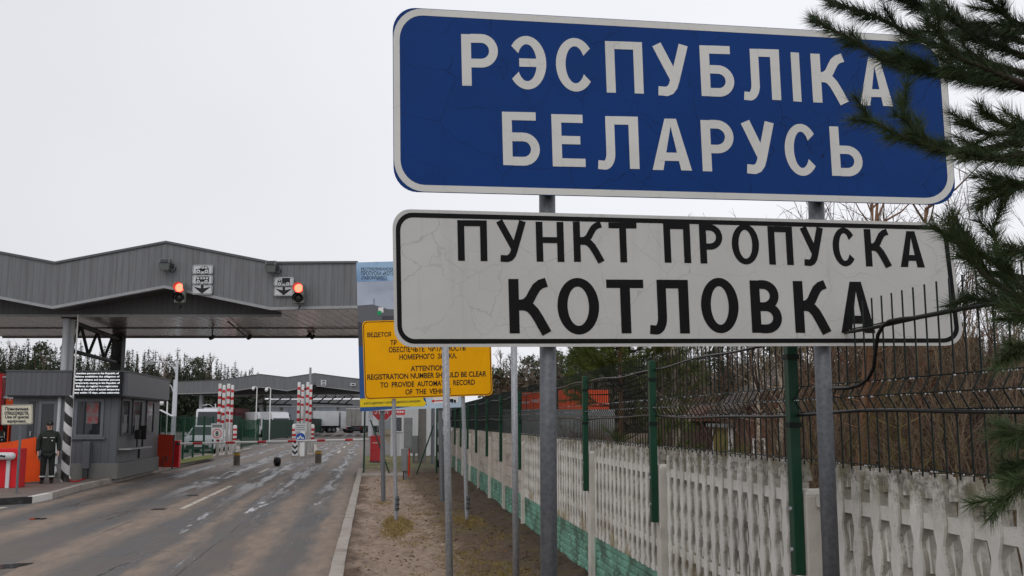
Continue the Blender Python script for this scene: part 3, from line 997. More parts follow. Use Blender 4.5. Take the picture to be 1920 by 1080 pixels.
def board_panel():
    mb = MB()
    z0, z1 = 0.60, 1.675
    n = 5; h = (z1 - z0) / n
    for i in range(n):
        e = rnd.uniform(-0.004, 0.004)
        mb.box(0.045 + e, 0.095 + e, 0.065, BAY - 0.065, z0 + i * h + 0.004, z0 + (i + 1) * h - 0.004)
    return mb
def shift(mb, dy):
    mb.v = [(x, y + dy, z - lz) for (x, y, z) in mb.v]; return mb
for k in range(NB):
    dy = T0 + BAY * k - fy0
    (shift(baluster_panel(), dy) if k < 5 else shift(board_panel(), dy)).build('baluster_panel' if k < 5 else 'board_panel', M_BAL if k < 5 else M_CONCB, fence, local=True)
    shift(base_panel(), dy).build('base_panel', M_GBASE, fence, local=True)
for k in range(NB + 1):
    dy = T0 + BAY * k - fy0
    top = 1.54 - lz + rnd.uniform(-0.015, 0.02)
    mb = MB()
    y0, y1 = dy - 0.065, dy + 0.065
    b = [(-0.02, y0, 0), (0.13, y0, 0), (0.13, y1, 0), (-0.02, y1, 0)]
    t_ = [(x, y, top - 0.03) for (x, y, z) in b]
    mb.hexa(b, t_)
    mb.hexa(t_, [(0.0, y0 + .02, top), (0.11, y0 + .02, top), (0.11, y1 - .02, top), (0.0, y1 - .02, top)])
    mb.build('post', M_CONCP, fence, local=True, bevel=0.006)

# ---- green mesh fence bolted on it
mesh = thing('mesh_fence', WP(0, 5.4, 1.10), 'green wire mesh fence with folded wires standing on the concrete fence', 'fence', rz=WROT)
mz, my0 = 1.10, 5.4
def wire_panel(first=0.0, dens=1):
    mb = MB()
    r = 0.0046
    n = int((BAY - 0.02) / 0.096)
    for i in range(n + 1):
        y = 0.03 + i * 0.096
        if y < first: continue
        x = -0.012
        pts = [(x, y, 1.665), (x, y, 1.945), (x - 0.042, y, 2.02), (x, y, 2.095), (x, y, 2.485)]
        mb.path(pts, r, 4)
    for (z, dx) in ((1.695, 0.007), (1.95, 0.007), (2.02, -0.035), (2.092, 0.007), (2.355, 0.007)):
        mb.path([(-0.012 + dx - 0.012, first, z), (-0.012 + dx - 0.012, BAY, z)], 0.0033, 4)
    return mb
def drops(first=0.0, n=70):
    mb = MB()
    for (z, dx) in ((1.695, 0.007), (1.95, 0.007), (2.02, -0.035), (2.092, 0.007), (2.355, 0.007)):
        for i in range(n):
            y = rnd.uniform(first, BAY)
            if rnd.random() < 0.35: continue
            rr = rnd.uniform(0.0022, 0.0044)
            c = (-0.024 + dx - 0.002, y, z - 0.0035 - rr * .4)
            mb.add([(c[0]+rr, c[1], c[2]), (c[0], c[1]+rr, c[2]), (c[0]-rr, c[1], c[2]), (c[0], c[1]-rr, c[2]), (c[0], c[1], c[2]+rr*1.1), (c[0], c[1], c[2]-rr*1.2)],
                   [(0,1,4),(1,2,4),(2,3,4),(3,0,4),(1,0,5),(2,1,5),(3,2,5),(0,3,5)])
    return mb
M_DROP, _t, _b = new_mat('water_drop')
_b.inputs['Base Color'].default_value = (0.9, 0.92, 0.95, 1); _b.inputs['Roughness'].default_value = 0.05
_b.inputs['Transmission Weight'].default_value = 0.35
_t.links.new(mapr(_t, noise(_t, coords(_t), 9, 2), 0.3, 0.7, 0.03, 0.12), _b.inputs['Roughness'])
def mshift(mb, dy): mb.v = [(x, y + dy, z - mz) for (x, y, z) in mb.v]; return mb
for k in range(NB):
    dy = T0 + BAY * k - my0
    p = mshift(wire_panel(0.9 if k == 0 else 0.0, 1 if k < 4 else 2), dy).build('wire_panel', M_GREENW, mesh, local=True)
    if k < 5:
        tag(mshift(drops(0.9 if k == 0 else 0.0, 80 if k < 3 else 60), dy).build('water_drops', M_DROP, p, local=True), kind='stuff')
for k in range(1, NB + 1):
    y = T0 + BAY * k - my0
    mb = MB()
    z0, z1 = 1.08 - mz + rnd.uniform(-.03, .03), 2.42 - mz
    mb.box(-0.082, -0.024, y - 0.035, y + 0.030, z0, z1)
    p = mb.build('post', M_GREENP, mesh, local=True, bevel=0.004)
    if k < 8:
        for zz in (1.20, 1.42):
            MB().path([(-0.082, y, zz - mz), (-0.093, y, zz - mz)], [0.014, 0.011], 8).build('bolt', M_GALV, p, local=True)
        for zz in (1.88, 2.26):
            MB().box(-0.090, -0.020, y - 0.043, y + 0.038, zz - mz - .014, zz - mz + .014).build('clip', M_GREENW, p, local=True)

# cables tied to the mesh
def cable(name, pts, r, label):
    pts3 = [WP(u, t, z) for (u, t, z) in pts]
    o = MB().path(pts3, r, 8).build(name, M_CABLE, at=pts3[len(pts3) // 2], smooth=True)
    return tag(o, label, 'cable', 'cables tied along the mesh fence')
up = []
t = 3.3
while t < 39:
    up.append((-0.03 + 0.008 * math.sin(t * 2.2), t, 2.352 + 0.014 * math.sin(t * 1.13 + 0.6) + 0.008 * math.sin(t * 3.7)))
    t += 0.22
cable('cable', up, 0.0085, 'black wet cable tied along the top wire of the mesh fence')
lo = []
t = 3.3
while t < 39:
    lo.append((-0.035 + 0.006 * math.sin(t * 1.7), t, 1.936 + 0.010 * math.sin(t * 1.35 + 2) + 0.006 * math.sin(t * 3.1)))
    t += 0.22
cable('cable', lo, 0.0085, 'black wet cable running below the fold of the mesh fence')
def onmesh(px, py, u=-0.045):
    th = math.atan((px - 960) / 1883.6) + R(6.8)
    # intersect the pixel ray with the vertical mesh plane
    d = ray(px, py); c = Vector((0, 0, HC))
    tt = ((wr * (WL + u)) - c).dot(wr) / d.dot(wr)
    p = c + d * tt
    return (u, p.dot(wd), p.z)
loop = [onmesh(*p) for p in [(1800, 580), (1760, 588), (1718, 596), (1690, 598), (1668, 602), (1655, 612), (1646, 628), (1642, 655), (1638, 690), (1628, 710), (1612, 722), (1590, 728), (1562, 728), (1530, 727)]]
cable('cable', loop, 0.009, 'black cable loop hanging down from the top wire near the big sign')

# ------------------------------------------------------------------ yellow warning sign
def sign_post(mbx, plane, px_top, py_top, px_bot, base, off, r, parent, matl, n=16):
    p = plane.pt(px_bot, 790, off)
    return MB().tube((base.x, base.y, base.z - 0.1), (plane.pt(px_top, py_top, off).x, base.y, plane.pt(px_top, py_top, off).z), r, n=n).build('post', matl, parent, smooth=False)
yb = G(743, 979, 0.1)
yD = yb.y
py_ = Plane(yD - 0.07, YAW * 0.0)
ys = thing('warning_sign', ((G(743, 979, .1).x + G(872, 973, .1).x) / 2, yD, 0.1), 'yellow rectangular sign with black Russian and English text on two posts', 'road sign')
cy = [(679, 602), (919.5, 595.5), (923.5, 741), (684, 749.5)]
mb = MB(); mb.poly([py_.pt(*p, 0) for p in rr_px(cy, 8, 0, 5)], -py_.n * 0.02)
panel = mb.build('panel', M_YELLOW, ys)
mb = MB(); ring_px(py_, rr_px(cy, 8, 1.6, 5), rr_px(cy, 7, 2.9, 5), 0.002, 0.001, mb)
M_YTXT = mat('dark_brown_print', S(44, 30, 16), 0.5)
mb.build('border', M_YTXT, panel)
mb = MB()
for (s, x0, y0, x1, y1, dy, b) in [('ВЕДЕТСЯ', 688.6, 623.5, 733, 633.8, -1.2, .02), ('ТР', 731.8, 637.5, 744, 647.5, -.4, .02),
        ('ОБЕСПЕЧЬТЕ  ЧИТАЕМОСТЬ', 729, 650.5, 873, 661, -3.6, .02), ('НОМЕРНОГО  ЗНАКА.', 749, 664.5, 856.7, 674.6, -2.8, .02),
        ('ATTENTION!', 770, 686, 836, 696, -1.8, .02), ('REGISTRATION NUMBER SHOULD BE CLEAR', 688.6, 702, 912, 712.4, -6.6, .02),
        ('TO  PROVIDE  AUTOMATIC  RECORD', 713, 716.8, 890.5, 727, -5.6, .02), ('OF  THE  VEHICLE', 760, 730, 845.5, 740, -2.4, .02)]:
    text_px(mb, py_, s, x0, y0, x1, y1, 0.0035, .022, dy)
mb.build('lettering', M_YTXT, panel)
for (px, py, pt) in ((743, 979, 738.5), (872, 973, 866.5)):
    g = G(px, py, 0.1); g.y = yD
    topx = py_.pt(pt, 740, -0.05)
    MB().tube((g.x, yD, 0.02), (py_.pt(pt - 2, 604, -.07).x, yD, py_.pt(pt - 2, 612, 0).z), 0.036, n=16).build('post', M_GALV, ys)
    mb = MB()
    k = (0.40 - 0.1) / 2.2
    mb.lathe([(0.044, 0), (0.044, 0.26)], (g.x, yD, 0.30), 14)
    mb.build('sleeve', M_GALVD, ys)
    for zz in (0.34, 0.42, 0.50):
        MB().box(g.x - .02, g.x + .055, yD - .055, yD - .035, zz - .012, zz + .012).build('bolt', M_DARKMETAL, ys)

# ------------------------------------------------------------------ two slim poles in front
for (px0, px1, D_, lbl) in ((832, 841.5, 8.6, 'slim galvanised pole standing in front of the yellow sign'), (962, 967, 9.4, 'slim galvanised pole standing alone left of the big sign post')):
    b = AT(px1, 1000, D_); t_ = AT(px0, 500, D_)
    slope = (t_ - b) / (t_.z - b.z)
    p0 = b + slope * (0.05 - b.z); p1 = b + slope * (3.2 - b.z)
    p1 = Vector((p1.x, p0.y, p1.z))
    mb = MB(); mb.tube(p0, p1, 0.030, n=20)
    o = mb.build('metal_pole', M_GALV, at=p0)
    for f in o.data.polygons: f.use_smooth = len(f.vertices) == 4
    tag(o, lbl, 'pole')

# ------------------------------------------------------------------ banner board
bd = AT(720, 900, 23.0)
pb = Plane(org=AT(720, 700, 22.9), rz=YAW)
bn = thing('information_board', G(770, 938, 0.1), 'large printed information board with a photograph, behind the yellow sign', 'information board', rz=0)
cbn = [(668, 492), (858, 487), (865, 763.5), (675.5, 771.5)]
def bq(u0, v0, u1, v1):
    tl, tr, br, bl = [Vector(p) for p in cbn]
    f = lambda u, v: (tl * (1 - u) + tr * u) * (1 - v) + (bl * (1 - u) + br * u) * v
    return [f(u0, v0), f(u1, v0), f(u1, v1), f(u0, v1)]
def bpoly(uvs, off, matl, name, parent):
    tl, tr, br, bl = [Vector(p) for p in cbn]
    f = lambda u, v: (tl * (1 - u) + tr * u) * (1 - v) + (bl * (1 - u) + br * u) * v
    mb = MB(); mb.poly([pb.pt(*f(u, v), off) for (u, v) in uvs], -pb.n * 0.001)
    return mb.build(name, matl, parent)
M_BSKY = mat('print_cloudy_sky', S(168, 176, 192), 0.5, 0.12, 1.4, dirt=S(140, 150, 172), dirt_amt=0.7, dscale=1.2)
M_BBLUE, _t, _b = new_mat('print_blue_header')
_f = noise(_t, coords(_t), 1.1, 4); _c = mixc(_t, mapr(_t, _f, 0.42, 0.6), S(44, 96, 160), S(150, 182, 212)); _t.links.new(_c, _b.inputs['Base Color']); _b.inputs['Roughness'].default_value = 0.5
M_BGREY = mat('print_grey_hall', S(96, 98, 104), 0.5, 0.1, 2)
M_BGREY2 = mat('print_dark_hall', S(66, 68, 74), 0.5, 0.1, 2)
M_BNAVY = mat('print_blue_edge', S(40, 78, 130), 0.5, 0.25, 1.5)
M_BYEL = mat('print_yellow', S(226, 196, 20), 0.5, 0.05)
M_BPALE = mat('print_pale_blue', S(176, 196, 212), 0.5, 0.1, 1.5)
M_INK = mat('print_ink', S(26, 34, 48), 0.5)
M_PGREEN = mat('print_green', S(24, 150, 92), 0.5)
M_PRED = mat('print_red', S(200, 40, 40), 0.5)
mb = MB(); mb.poly([pb.pt(*p, 0) for p in [Vector(c) for c in cbn]], -pb.n * 0.03)
panel = mb.build('panel', M_BSKY, bn)
bpoly([(0, 0), (1, 0), (1, .13), (0, .13)], 0.003, M_BBLUE, 'header', panel)
bpoly([(0, .29), (.15, .285), (.30, .32), (.45, .325), (1, .33), (1, .56), (0, .56)], 0.003, M_BGREY, 'printed_hall', panel)
bpoly([(.24, .365), (1, .365), (1, .45), (.24, .45)], 0.005, M_BGREY2, 'printed_opening', panel)
bpoly([(.14, .56), (.14, .45), (.02, .40), (0, .40), (0, .56)], 0.0055, M_BGREY2, 'printed_pillar', panel)
bpoly([(0, .56), (1, .56), (1, 1), (0, 1)], 0.003, M_BNAVY, 'printed_footer', panel)
bpoly([(0, .925), (.60, .92), (.66, .965), (.62, .985), (0, .965)], 0.006, M_BYEL, 'yellow_band', panel)
bpoly([(0, .915), (.62, .91), (.64, .975), (0, .972)], 0.0045, M_BYEL, 'yellow_band', panel)
bpoly([(.64, .90), (1, .895), (1, 1), (.12, 1), (.45, .985), (.66, .975)], 0.0045, M_BPALE, 'pale_band', panel)
bpoly([(.72, .915), (.97, .912), (.97, .965), (.72, .968)], 0.007, M_WHITEP, 'white_plate', panel)
mb = MB()
text_px(mb, pb, 'РЕСПУБЛИКАНСКИЙ', 677, 500, 744, 507.5, 0.006, .015)
text_px(mb, pb, 'ПРОПУСКА «КОТЛОВКА»', 677, 508.5, 763, 516.5, 0.006, .015)
text_px(mb, pb, '(ЛАВОРИШКЕС)', 677.5, 517.5, 725, 526, 0.006, .015)
text_px(mb, pb, 'В РПТО ДЕЙСТВУЕТ СИСТЕМА ДВОЙНОГО КОРИДОРА', 682.5, 754.0, 789, 759.6, 0.010, .02, -5)
mb.build('lettering', M_INK, panel)
bpoly([(.205, .307), (.255, .307), (.255, .342), (.205, .342)], 0.006, M_WHITEP, 'lamp_plate', panel)
tl = pb.pt(711.5, 586.8, .008); MB().disc(tl, pb.n, (0, 0, 1), 0.055, 0.001, 18).build('green_lamp', M_PGREEN, panel)
MB().tube(pb.pt(701.5, 572, .006), pb.pt(701, 560, .006), 0.006, n=4).build('printed_mast', M_BGREY2, panel)
mb = MB()
a = [(808, 752), (814, 748.5), (814, 750.8), (836, 749.6), (836, 751.8), (814, 753), (814, 755.2)]
mb.poly([pb.pt(*p, 0.0075) for p in a], pb.n * .001); mb.build('red_arrow', M_PRED, panel)
mb = MB()
for (x0, y0, x1, y1) in ((840, 748, 850, 754), (850.6, 749.5, 855, 754)):
    mb.poly([pb.pt(*p, 0.009) for p in ((x0, y0), (x1, y0), (x1, y1), (x0, y1))], pb.n * .001)
for x in (842, 848, 853): mb.disc(pb.pt(x, 754.6, .009), pb.n, (0, 0, 1), .016, .001, 10)
mb.build('printed_truck', M_INK, panel)
for (px, py, ptx) in ((719, 940, 712), (824, 934, 818)):
    g = G(px, py, 0.1); q = pb.pt(ptx, 700, -0.09)
    top = pb.pt(ptx, 500, -0.09)
    g = Vector((g.x, q.y + (g.x - q.x) * 0.0, 0.02))
    MB().tube(g, (pb.pt(ptx, 500, -.09).x, g.y, top.z), 0.055, n=10).build('post', M_GALVD, bn)

# ------------------------------------------------------------------ things at the far end of the verge
# chain link fence across the verge
cl = thing('chain_link_fence', AT(750, 885, 34.6) - Vector((0, 0, AT(750, 885, 34.6).z - 0.1)), 'low chain link fence with green posts and braces across the verge', 'fence', rz=YAW)
def cll(px, z, D=34.6, dx=0):
    x = (px - 960) / F * D * 1.012 + dx
    return (x, D, z)
o_ = CL(750, 885, 34.6)
def L2(p): return (p[0] - o_.x, p[1] - 34.6, p[2] - 0.1)
for px in (689.5, 822):
    MB().tube(L2(cll(px, 0.1)), L2(cll(px, 2.35)), 0.03, n=8).build('post', M_GREENP, cl, local=True)
MB().tube(L2(cll(700, 1.95)), L2(cll(737, 0.12, 34.4)), 0.025, n=8).build('brace', M_GREENP, cl, local=True)
MB().tube(L2(cll(816, 1.75)), L2(cll(786, 0.12, 34.4)), 0.025, n=8).build('brace', M_GREENP, cl, local=True)
mb = MB()
xa, xb = cll(690, 0)[0], cll(822, 0)[0]
z0, z1 = 0.2, 2.3
st = 0.085
i = -int((z1 - z0) / st) - 1
while xa + i * st < xb:
    for sgn in (1, -1):
        x0 = xa + i * st if sgn == 1 else xa + i * st + (z1 - z0)
        p, q = Vector((x0, z0)), Vector((x0 + sgn * (z1 - z0), z1))
        # clip to the panel
        d = q - p
        ta, tb = 0.0, 1.0
        if d.x > 0: ta = max(ta, (xa - p.x) / d.x); tb = min(tb, (xb - p.x) / d.x)
        else: ta = max(ta, (xb - p.x) / d.x); tb = min(tb, (xa - p.x) / d.x)
        if tb > ta:
            A, B = p + d * ta, p + d * tb
            mb.path([L2((A.x, 34.6 + .003 * sgn, A.y)), L2((B.x, 34.6 + .003 * sgn, B.y))], 0.0022, 3, cap=False)
    i += 1
mb.build('mesh', M_GALV, cl, local=True)

# red cabinet at the right end of the barrier
b = G(703, 867, 0.11)
rc = thing('barrier_cabinet', b, 'red steel barrier cabinet behind the chain link fence, right of the road', 'cabinet')
w, d, h = 0.46, 0.42, 1.22
MB().box(b.x - w/2, b.x + w/2, b.y - d/2, b.y + d/2, 0.10, 0.16).build('plinth', M_DARKMETAL, rc)
MB().box(b.x - w/2 + .01, b.x + w/2 - .01, b.y - d/2 + .01, b.y + d/2 - .01, 0.16, h).build('body', M_REDCAB, rc, bevel=0.02)
MB().box(b.x - w/2 - .01, b.x + w/2 + .01, b.y - d/2 - .01, b.y + d/2 + .01, h + .002, h + 0.05).build('lid', M_REDCAB, rc, bevel=0.01)
MB().box(b.x - w/2 + .05, b.x + w/2 - .05, b.y - d/2 - .004, b.y - d/2 + .008, 0.22, h - .06).build('door', M_REDCAB, rc)
MB().box(b.x - .12, b.x + .12, b.y - d/2 - .007, b.y - d/2 - .0045, 0.95, 0.98).build('plate', M_WHITEP, rc)

# STOP sign
pst = Plane(org=AT(717, 769, 38.0), rz=YAW)
c = AT(717, 769.5, 38.0)
ss = thing('stop_sign', Vector((c.x, c.y, 0.1)), 'red octagonal STOP sign on a post beyond the chain link fence', 'road sign')
def octo(r): return [c + (pst.r * math.cos(R(22.5 + 45 * k)) + Vector((0, 0, 1)) * math.sin(R(22.5 + 45 * k))) * r for k in range(8)]
pan = MB().poly([p for p in octo(0.42)], -pst.n * .01).build('panel', M_WHITEP, ss)
MB().poly([p + pst.n * .002 for p in octo(0.39)], pst.n * .002).build('red_face', M_REDCAB, pan)
mb = MB(); text_on(mb, 'STOP', c - pst.r * .30 - Vector((0, 0, .14)) + pst.n * .007, pst.r * .60, Vector((0, 0, .28)), .01); mb.build('lettering', M_WHITEP, pan)
MB().tube((c.x, c.y + .05, 0.05), (c.x, c.y + .05, c.z + .3), .04, n=10).build('post', M_GALV, ss)

# utility boxes
def util(px, py, D, parts, label):
    g = G(px, py, 0.1)
    th = thing('utility_box', g, label, 'utility box', rz=YAW)
    for (nm, x0, x1, y0, y1, z0, z1, m) in parts:
        MB().box(x0, x1, y0, y1, z0, z1).build(nm, m, th, local=True, bevel=.01)
    return th
k = 31.4 / F
M_UBOX = mat('grey_box_paint', S(120, 122, 122), 0.5, 0.1, 3, dirt=S(90, 84, 78), dirt_amt=.5)
util(757, 899, 31.4, [('body', -5 * k, 6.5 * k, -.1, .1, 0.26, 0.95, M_UBOX), ('door', -4.2 * k, 5.6 * k, -.108, -.101, 0.30, 0.91, M_UBOX), ('leg', 1.2 * k, 6.3 * k, -.03, .05, 0.0, 0.255, M_GALVD), ('conduit', -1.5 * k, 0.5 * k, -.04, .0, 0.0, 0.255, M_BLACK)], 'small low grey utility box on one leg with a cable below it')
util(763, 893, 33, [('body', -6.5 * k, 9 * k, -.11, .12, 0.90, 1.92, M_UBOX), ('door', -5.6 * k, 8 * k, -.12, -.111, 0.95, 1.87, M_UBOX), ('leg', 2.0 * k, 5.5 * k, -.03, .05, 0.0, 0.895, M_ORANGER)], 'tall narrow grey utility box on a rusty leg')
util(776, 868, 43, [('body', -.16, .17, -.1, .1, 0.42, 1.18, M_UBOX), ('door', -.14, .15, -.108, -.101, 0.46, 1.14, M_UBOX), ('leg', -.05, .05, -.03, .05, 0.0, 0.415, M_GALVD)], 'dark grey utility box farthest back beside the concrete pole')

# concrete pole
g = G(791, 868, 0.1)
tag(MB().path([g, g + Vector((0, 0, 6.3))], [0.19, 0.15], 16).build('utility_pole', mat('pole_concrete', S(112, 108, 102), .85, .14, 3, bump=.3), at=g), 'thick weathered concrete pole beyond the chain link fence', 'pole')
g = G(811, 872, 0.1)
tag(MB().path([g, g + Vector((0, 0, 5.5))], [0.085, 0.07], 12).build('metal_pole', M_GALVD, at=g), 'thin dark grey pole between the concrete pole and the striped post', 'pole')

# diagonally striped border posts
def striped_mat(name, per=0.56):
    m, t, bs = new_mat(name)
    tc = node(t, 'ShaderNodeTexCoord'); sx = node(t, 'ShaderNodeSeparateXYZ'); t.links.new(tc.outputs['Object'], sx.inputs[0])
    a = math_(t, 'ADD', sx.outputs[2], math_(t, 'MULTIPLY', sx.outputs[0], 0.9))
    u = math_(t, 'FRACT', math_(t, 'MULTIPLY', a, 1 / per))
    s_ = mapr(t, u, 0.49, 0.51)
    c = mixc(t, s_, S(28, 28, 30), S(206, 206, 206))
    c = mixc(t, mapr(t, noise(t, coords(t), 4, 5), .5, .7, 0, .4), c, S(120, 114, 106))
    t.links.new(c, bs.inputs['Base Color']); bs.inputs['Roughness'].default_value = .5
    return m
M_STRIPE = striped_mat('black_white_stripes')
g = G(825, 880, 0.1)
tag(MB().lathe([(0.17, 0), (0.17, 2.15), (0.12, 2.3)], g, 20).build('striped_post', M_STRIPE, at=g, smooth=True), 'black and white striped border post at the end of the concrete fence', 'post')

# white service building behind the chain link fence
wb = AT(790, 850, 52)
wbt = thing('service_building', Vector((wb.x, wb.y, 0.0)), 'white low service building behind the chain link fence', 'building', rz=YAW)
M_WWALL = ribbed('white_wall_panels', S(196, 198, 200), 0, 1.2, .6, S(150, 148, 144), .3)
x0, x1 = -1.6, 1.25
MB().box(x0, x1, 0, 6, 0.0, 3.4).build('wall', M_WWALL, wbt, local=True)
MB().box(x0 - .3, x1 + .3, -.35, 6.3, 3.402, 3.75).build('roof', M_DARKMETAL, wbt, local=True)
wf = MB().box(x0 + .12, x0 + .62, -.05, -.002, 1.35, 2.15).build('window', M_WHITEP, wbt, local=True)
MB().box(x0 + .17, x0 + .57, -.06, -.052, 1.40, 2.10).build('pane', M_GLASS, wf, local=True)
q = AT(748, 772, 50.5)
ra = tag(MB().box(q.x - .42, q.x + .30, q.y - .02, q.y + .02, q.z - .16, q.z + .13).build('wall_sign', M_REDCAB, at=q), 'small red plate with white marks on the white service building', 'sign')
mb = MB()
for i in range(5): mb.box(q.x - .34 + i * .12, q.x - .25 + i * .12, q.y - .026, q.y - .021, q.z - .06, q.z + .04)
mb.build('lettering', M_WHITEP, ra)
# ------------------------------------------------------------------ checkpoint canopy
M_FASCIA = ribbed('grey_fascia_sheet', S(108, 110, 113), 0, 0.19, 0.45, S(70, 66, 62), .55)
M_GABLE = ribbed('dark_gable_sheet', S(84, 85, 87), 0, 0.19, 0.5)
M_TRIM = mat('pale_trim', S(150, 152, 154), 0.5, 0.1)
M_TRIMD = mat('dark_trim', S(88, 90, 93), 0.5, 0.1)
def soffit_mat():
    m, t, bs = new_mat('glossy_soffit_planks')
    tc = node(t, 'ShaderNodeTexCoord'); sx = node(t, 'ShaderNodeSeparateXYZ'); t.links.new(tc.outputs['Object'], sx.inputs[0])
    u = math_(t, 'FRACT', math_(t, 'MULTIPLY', sx.outputs[0], 3.2))
    gr = mapr(t, math_(t, 'ABSOLUTE', math_(t, 'SUBTRACT', u, .5)), 0.42, 0.48)
    cell = math_(t, 'FLOOR', math_(t, 'MULTIPLY', sx.outputs[0], 3.2))
    wn = node(t, 'ShaderNodeTexWhiteNoise', noise_dimensions='1D'); t.links.new(cell, wn.inputs['W'])
    c = mixc(t, wn.outputs['Value'], S(176, 162, 152), S(216, 206, 198))
    f = noise(t, coords(t, (1.0, 0.3, 1)), 1.2, 5, .6)
    c = mixc(t, mapr(t, f, .45, .65, 0, .8), c, S(126, 116, 108))
    c = mixc(t, mapr(t, noise(t, coords(t, (2.5, .9, 1)), 1.0, 5, .7), .54, .62, 0, .5), c, S(176, 120, 108))  # pinkish streaks: reflection of the surroundings painted into the plank colour
    c = mixc(t, math_(t, 'MULTIPLY', gr, .7), c, S(40, 38, 36))
    t.links.new(c, bs.inputs['Base Color'])
    bs.inputs['Roughness'].default_value = 0.16
    bs.inputs['Specular IOR Level'].default_value = 0.9
    bumped(t, bs, math_(t, 'ADD', math_(t, 'MULTIPLY', noise(t, coords(t, (3, .6, 1)), 1.5, 3), 1.0), math_(t, 'MULTIPLY', gr, -.4)), 0.35, 0.03)
    return m
M_SOFFIT = soffit_mat()

def canopy(D, bot, top, label, depth, flat_from, rz_extra=0.0, pivot_px=300, gable_back=1.3, z_ceil=None, thick=.12):
    """folded grey canopy; bot/top are (px, py) along the lower and upper fascia edge"""
    piv = CL(pivot_px, 790, D)
    def loc(px, py):
        # points of the fascia plane turned by rz_extra about the pivot
        a = Vector((math.cos(rz_extra), math.sin(rz_extra), 0)); nn = Vector((-math.sin(rz_extra), math.cos(rz_extra), 0))
        d = CL(px, py, 1.0) - Vector((0, 0, HC)); c = Vector((0, 0, HC))
        t = (piv - c).dot(nn) / d.dot(nn)
        p = c + d * t
        return Vector(((p - piv).dot(a), 0.0, p.z))
    B = [loc(*p) for p in bot]; T = [loc(*p) for p in top]
    w = yawed((piv.x, piv.y, 0))
    root = thing('canopy', (w.x, w.y, 0), label, 'canopy', rz=YAW + rz_extra)
    n = len(B)
    for i in range(n):
        T[i].x = B[i].x
    def band(pb_, pt_, y0, y1):
        mb = MB()
        for i in range(n - 1):
            mb.hexa([(pb_[i].x, y0, pb_[i].z), (pb_[i+1].x, y0, pb_[i+1].z), (pb_[i+1].x, y1, pb_[i+1].z), (pb_[i].x, y1, pb_[i].z)],
                    [(pt_[i].x, y0, pt_[i].z), (pt_[i+1].x, y0, pt_[i+1].z), (pt_[i+1].x, y1, pt_[i+1].z), (pt_[i].x, y1, pt_[i].z)])
        return mb
    up = lambda P, k: [p + Vector((0, 0, k)) for p in P]
    s = D / 29.5
    band(B, T, 0.0, thick).build('fascia', M_FASCIA, root, local=True)
    band(up(B, -0.085), up(B, -0.002), -0.03, thick + .02).build('lower_trim', M_TRIM, root, local=True)
    band(up(T, 0.002), up(T, 0.07), -0.05, thick + .02).build('upper_trim', M_TRIMD, root, local=True)
    # folded roof deck and its sloping underside
    band(up(T, -0.12), up(T, -0.02), thick + .005, depth).build('roof', M_TRIMD, root, local=True)
    zc = z_ceil if z_ceil is not None else min(p.z for p in B) - 0.03
    xa, xb = B[0].x, B[-1].x
    xf = B[flat_from].x
    gb = gable_back
    mb = MB()
    for i in range(n - 1):
        if i >= flat_from: break
        mb.add([(B[i].x, thick, B[i].z), (B[i+1].x, thick, B[i+1].z), (B[i+1].x, gb, B[i+1].z), (B[i].x, gb, B[i].z)], [(0, 1, 2, 3)])
    mb.build('eaves_lining', M_GABLE, root, local=True)
    mb = MB()
    for i in range(flat_from):
        mb.hexa([(B[i].x, gb, zc - .10), (B[i+1].x, gb, zc - .10), (B[i+1].x, gb + .08, zc - .10), (B[i].x, gb + .08, zc - .10)],
                [(B[i].x, gb, B[i].z + .3), (B[i+1].x, gb, B[i+1].z + .3), (B[i+1].x, gb + .08, B[i+1].z + .3), (B[i].x, gb + .08, B[i].z + .3)])
    mb.build('gable_panel', M_GABLE, root, local=True)
    MB().box(xa, xf, gb - .03, gb - .004, zc - .13, zc - .05).build('gable_trim', M_TRIM, root, local=True)
    # flat ceiling
    mb = MB()
    mb.box(xa, xf, gb + .085, depth, zc - .005, zc + .05)
    if flat_from < n - 1: mb.box(xf + .002, xb, thick + .03, depth, zc + .004, zc + .05)
    mb.build('ceiling', M_SOFFIT, root, local=True)
    MB().box(xa, xb, depth * .62, depth * .62 + .05, zc - .035, zc - .008).build('ceiling_joint', M_DARKMETAL, root, local=True)
    MB().box(xa, xb, depth + .002, depth + .1, zc - .06, zc + 1.2).build('rear_fascia', M_GABLE, root, local=True)
    MB().box(xb - .08, xb, thick + .025, depth - .004, zc + .055, T[-1].z - .13).build('side_fascia', M_FASCIA, root, local=True)
    return root, loc, B, zc

bot = [(-315, 574), (-108, 535), (99, 574), (308, 535), (508, 576), (669, 573)]
top = [(-315, 495), (-108, 456), (99, 495), (308, 456), (513, 495), (669, 494)]
can, cloc, CB, ZC = canopy(29.5, bot, top, 'large grey folded-roof canopy over the near border lanes, in front of the booth', 10.0, 4)
co = CL(300, 790, 29.5)
def CAN(px, py, D):
    p = CL(px, py, D); return Vector((p.x - co.x, D - 29.5, p.z))
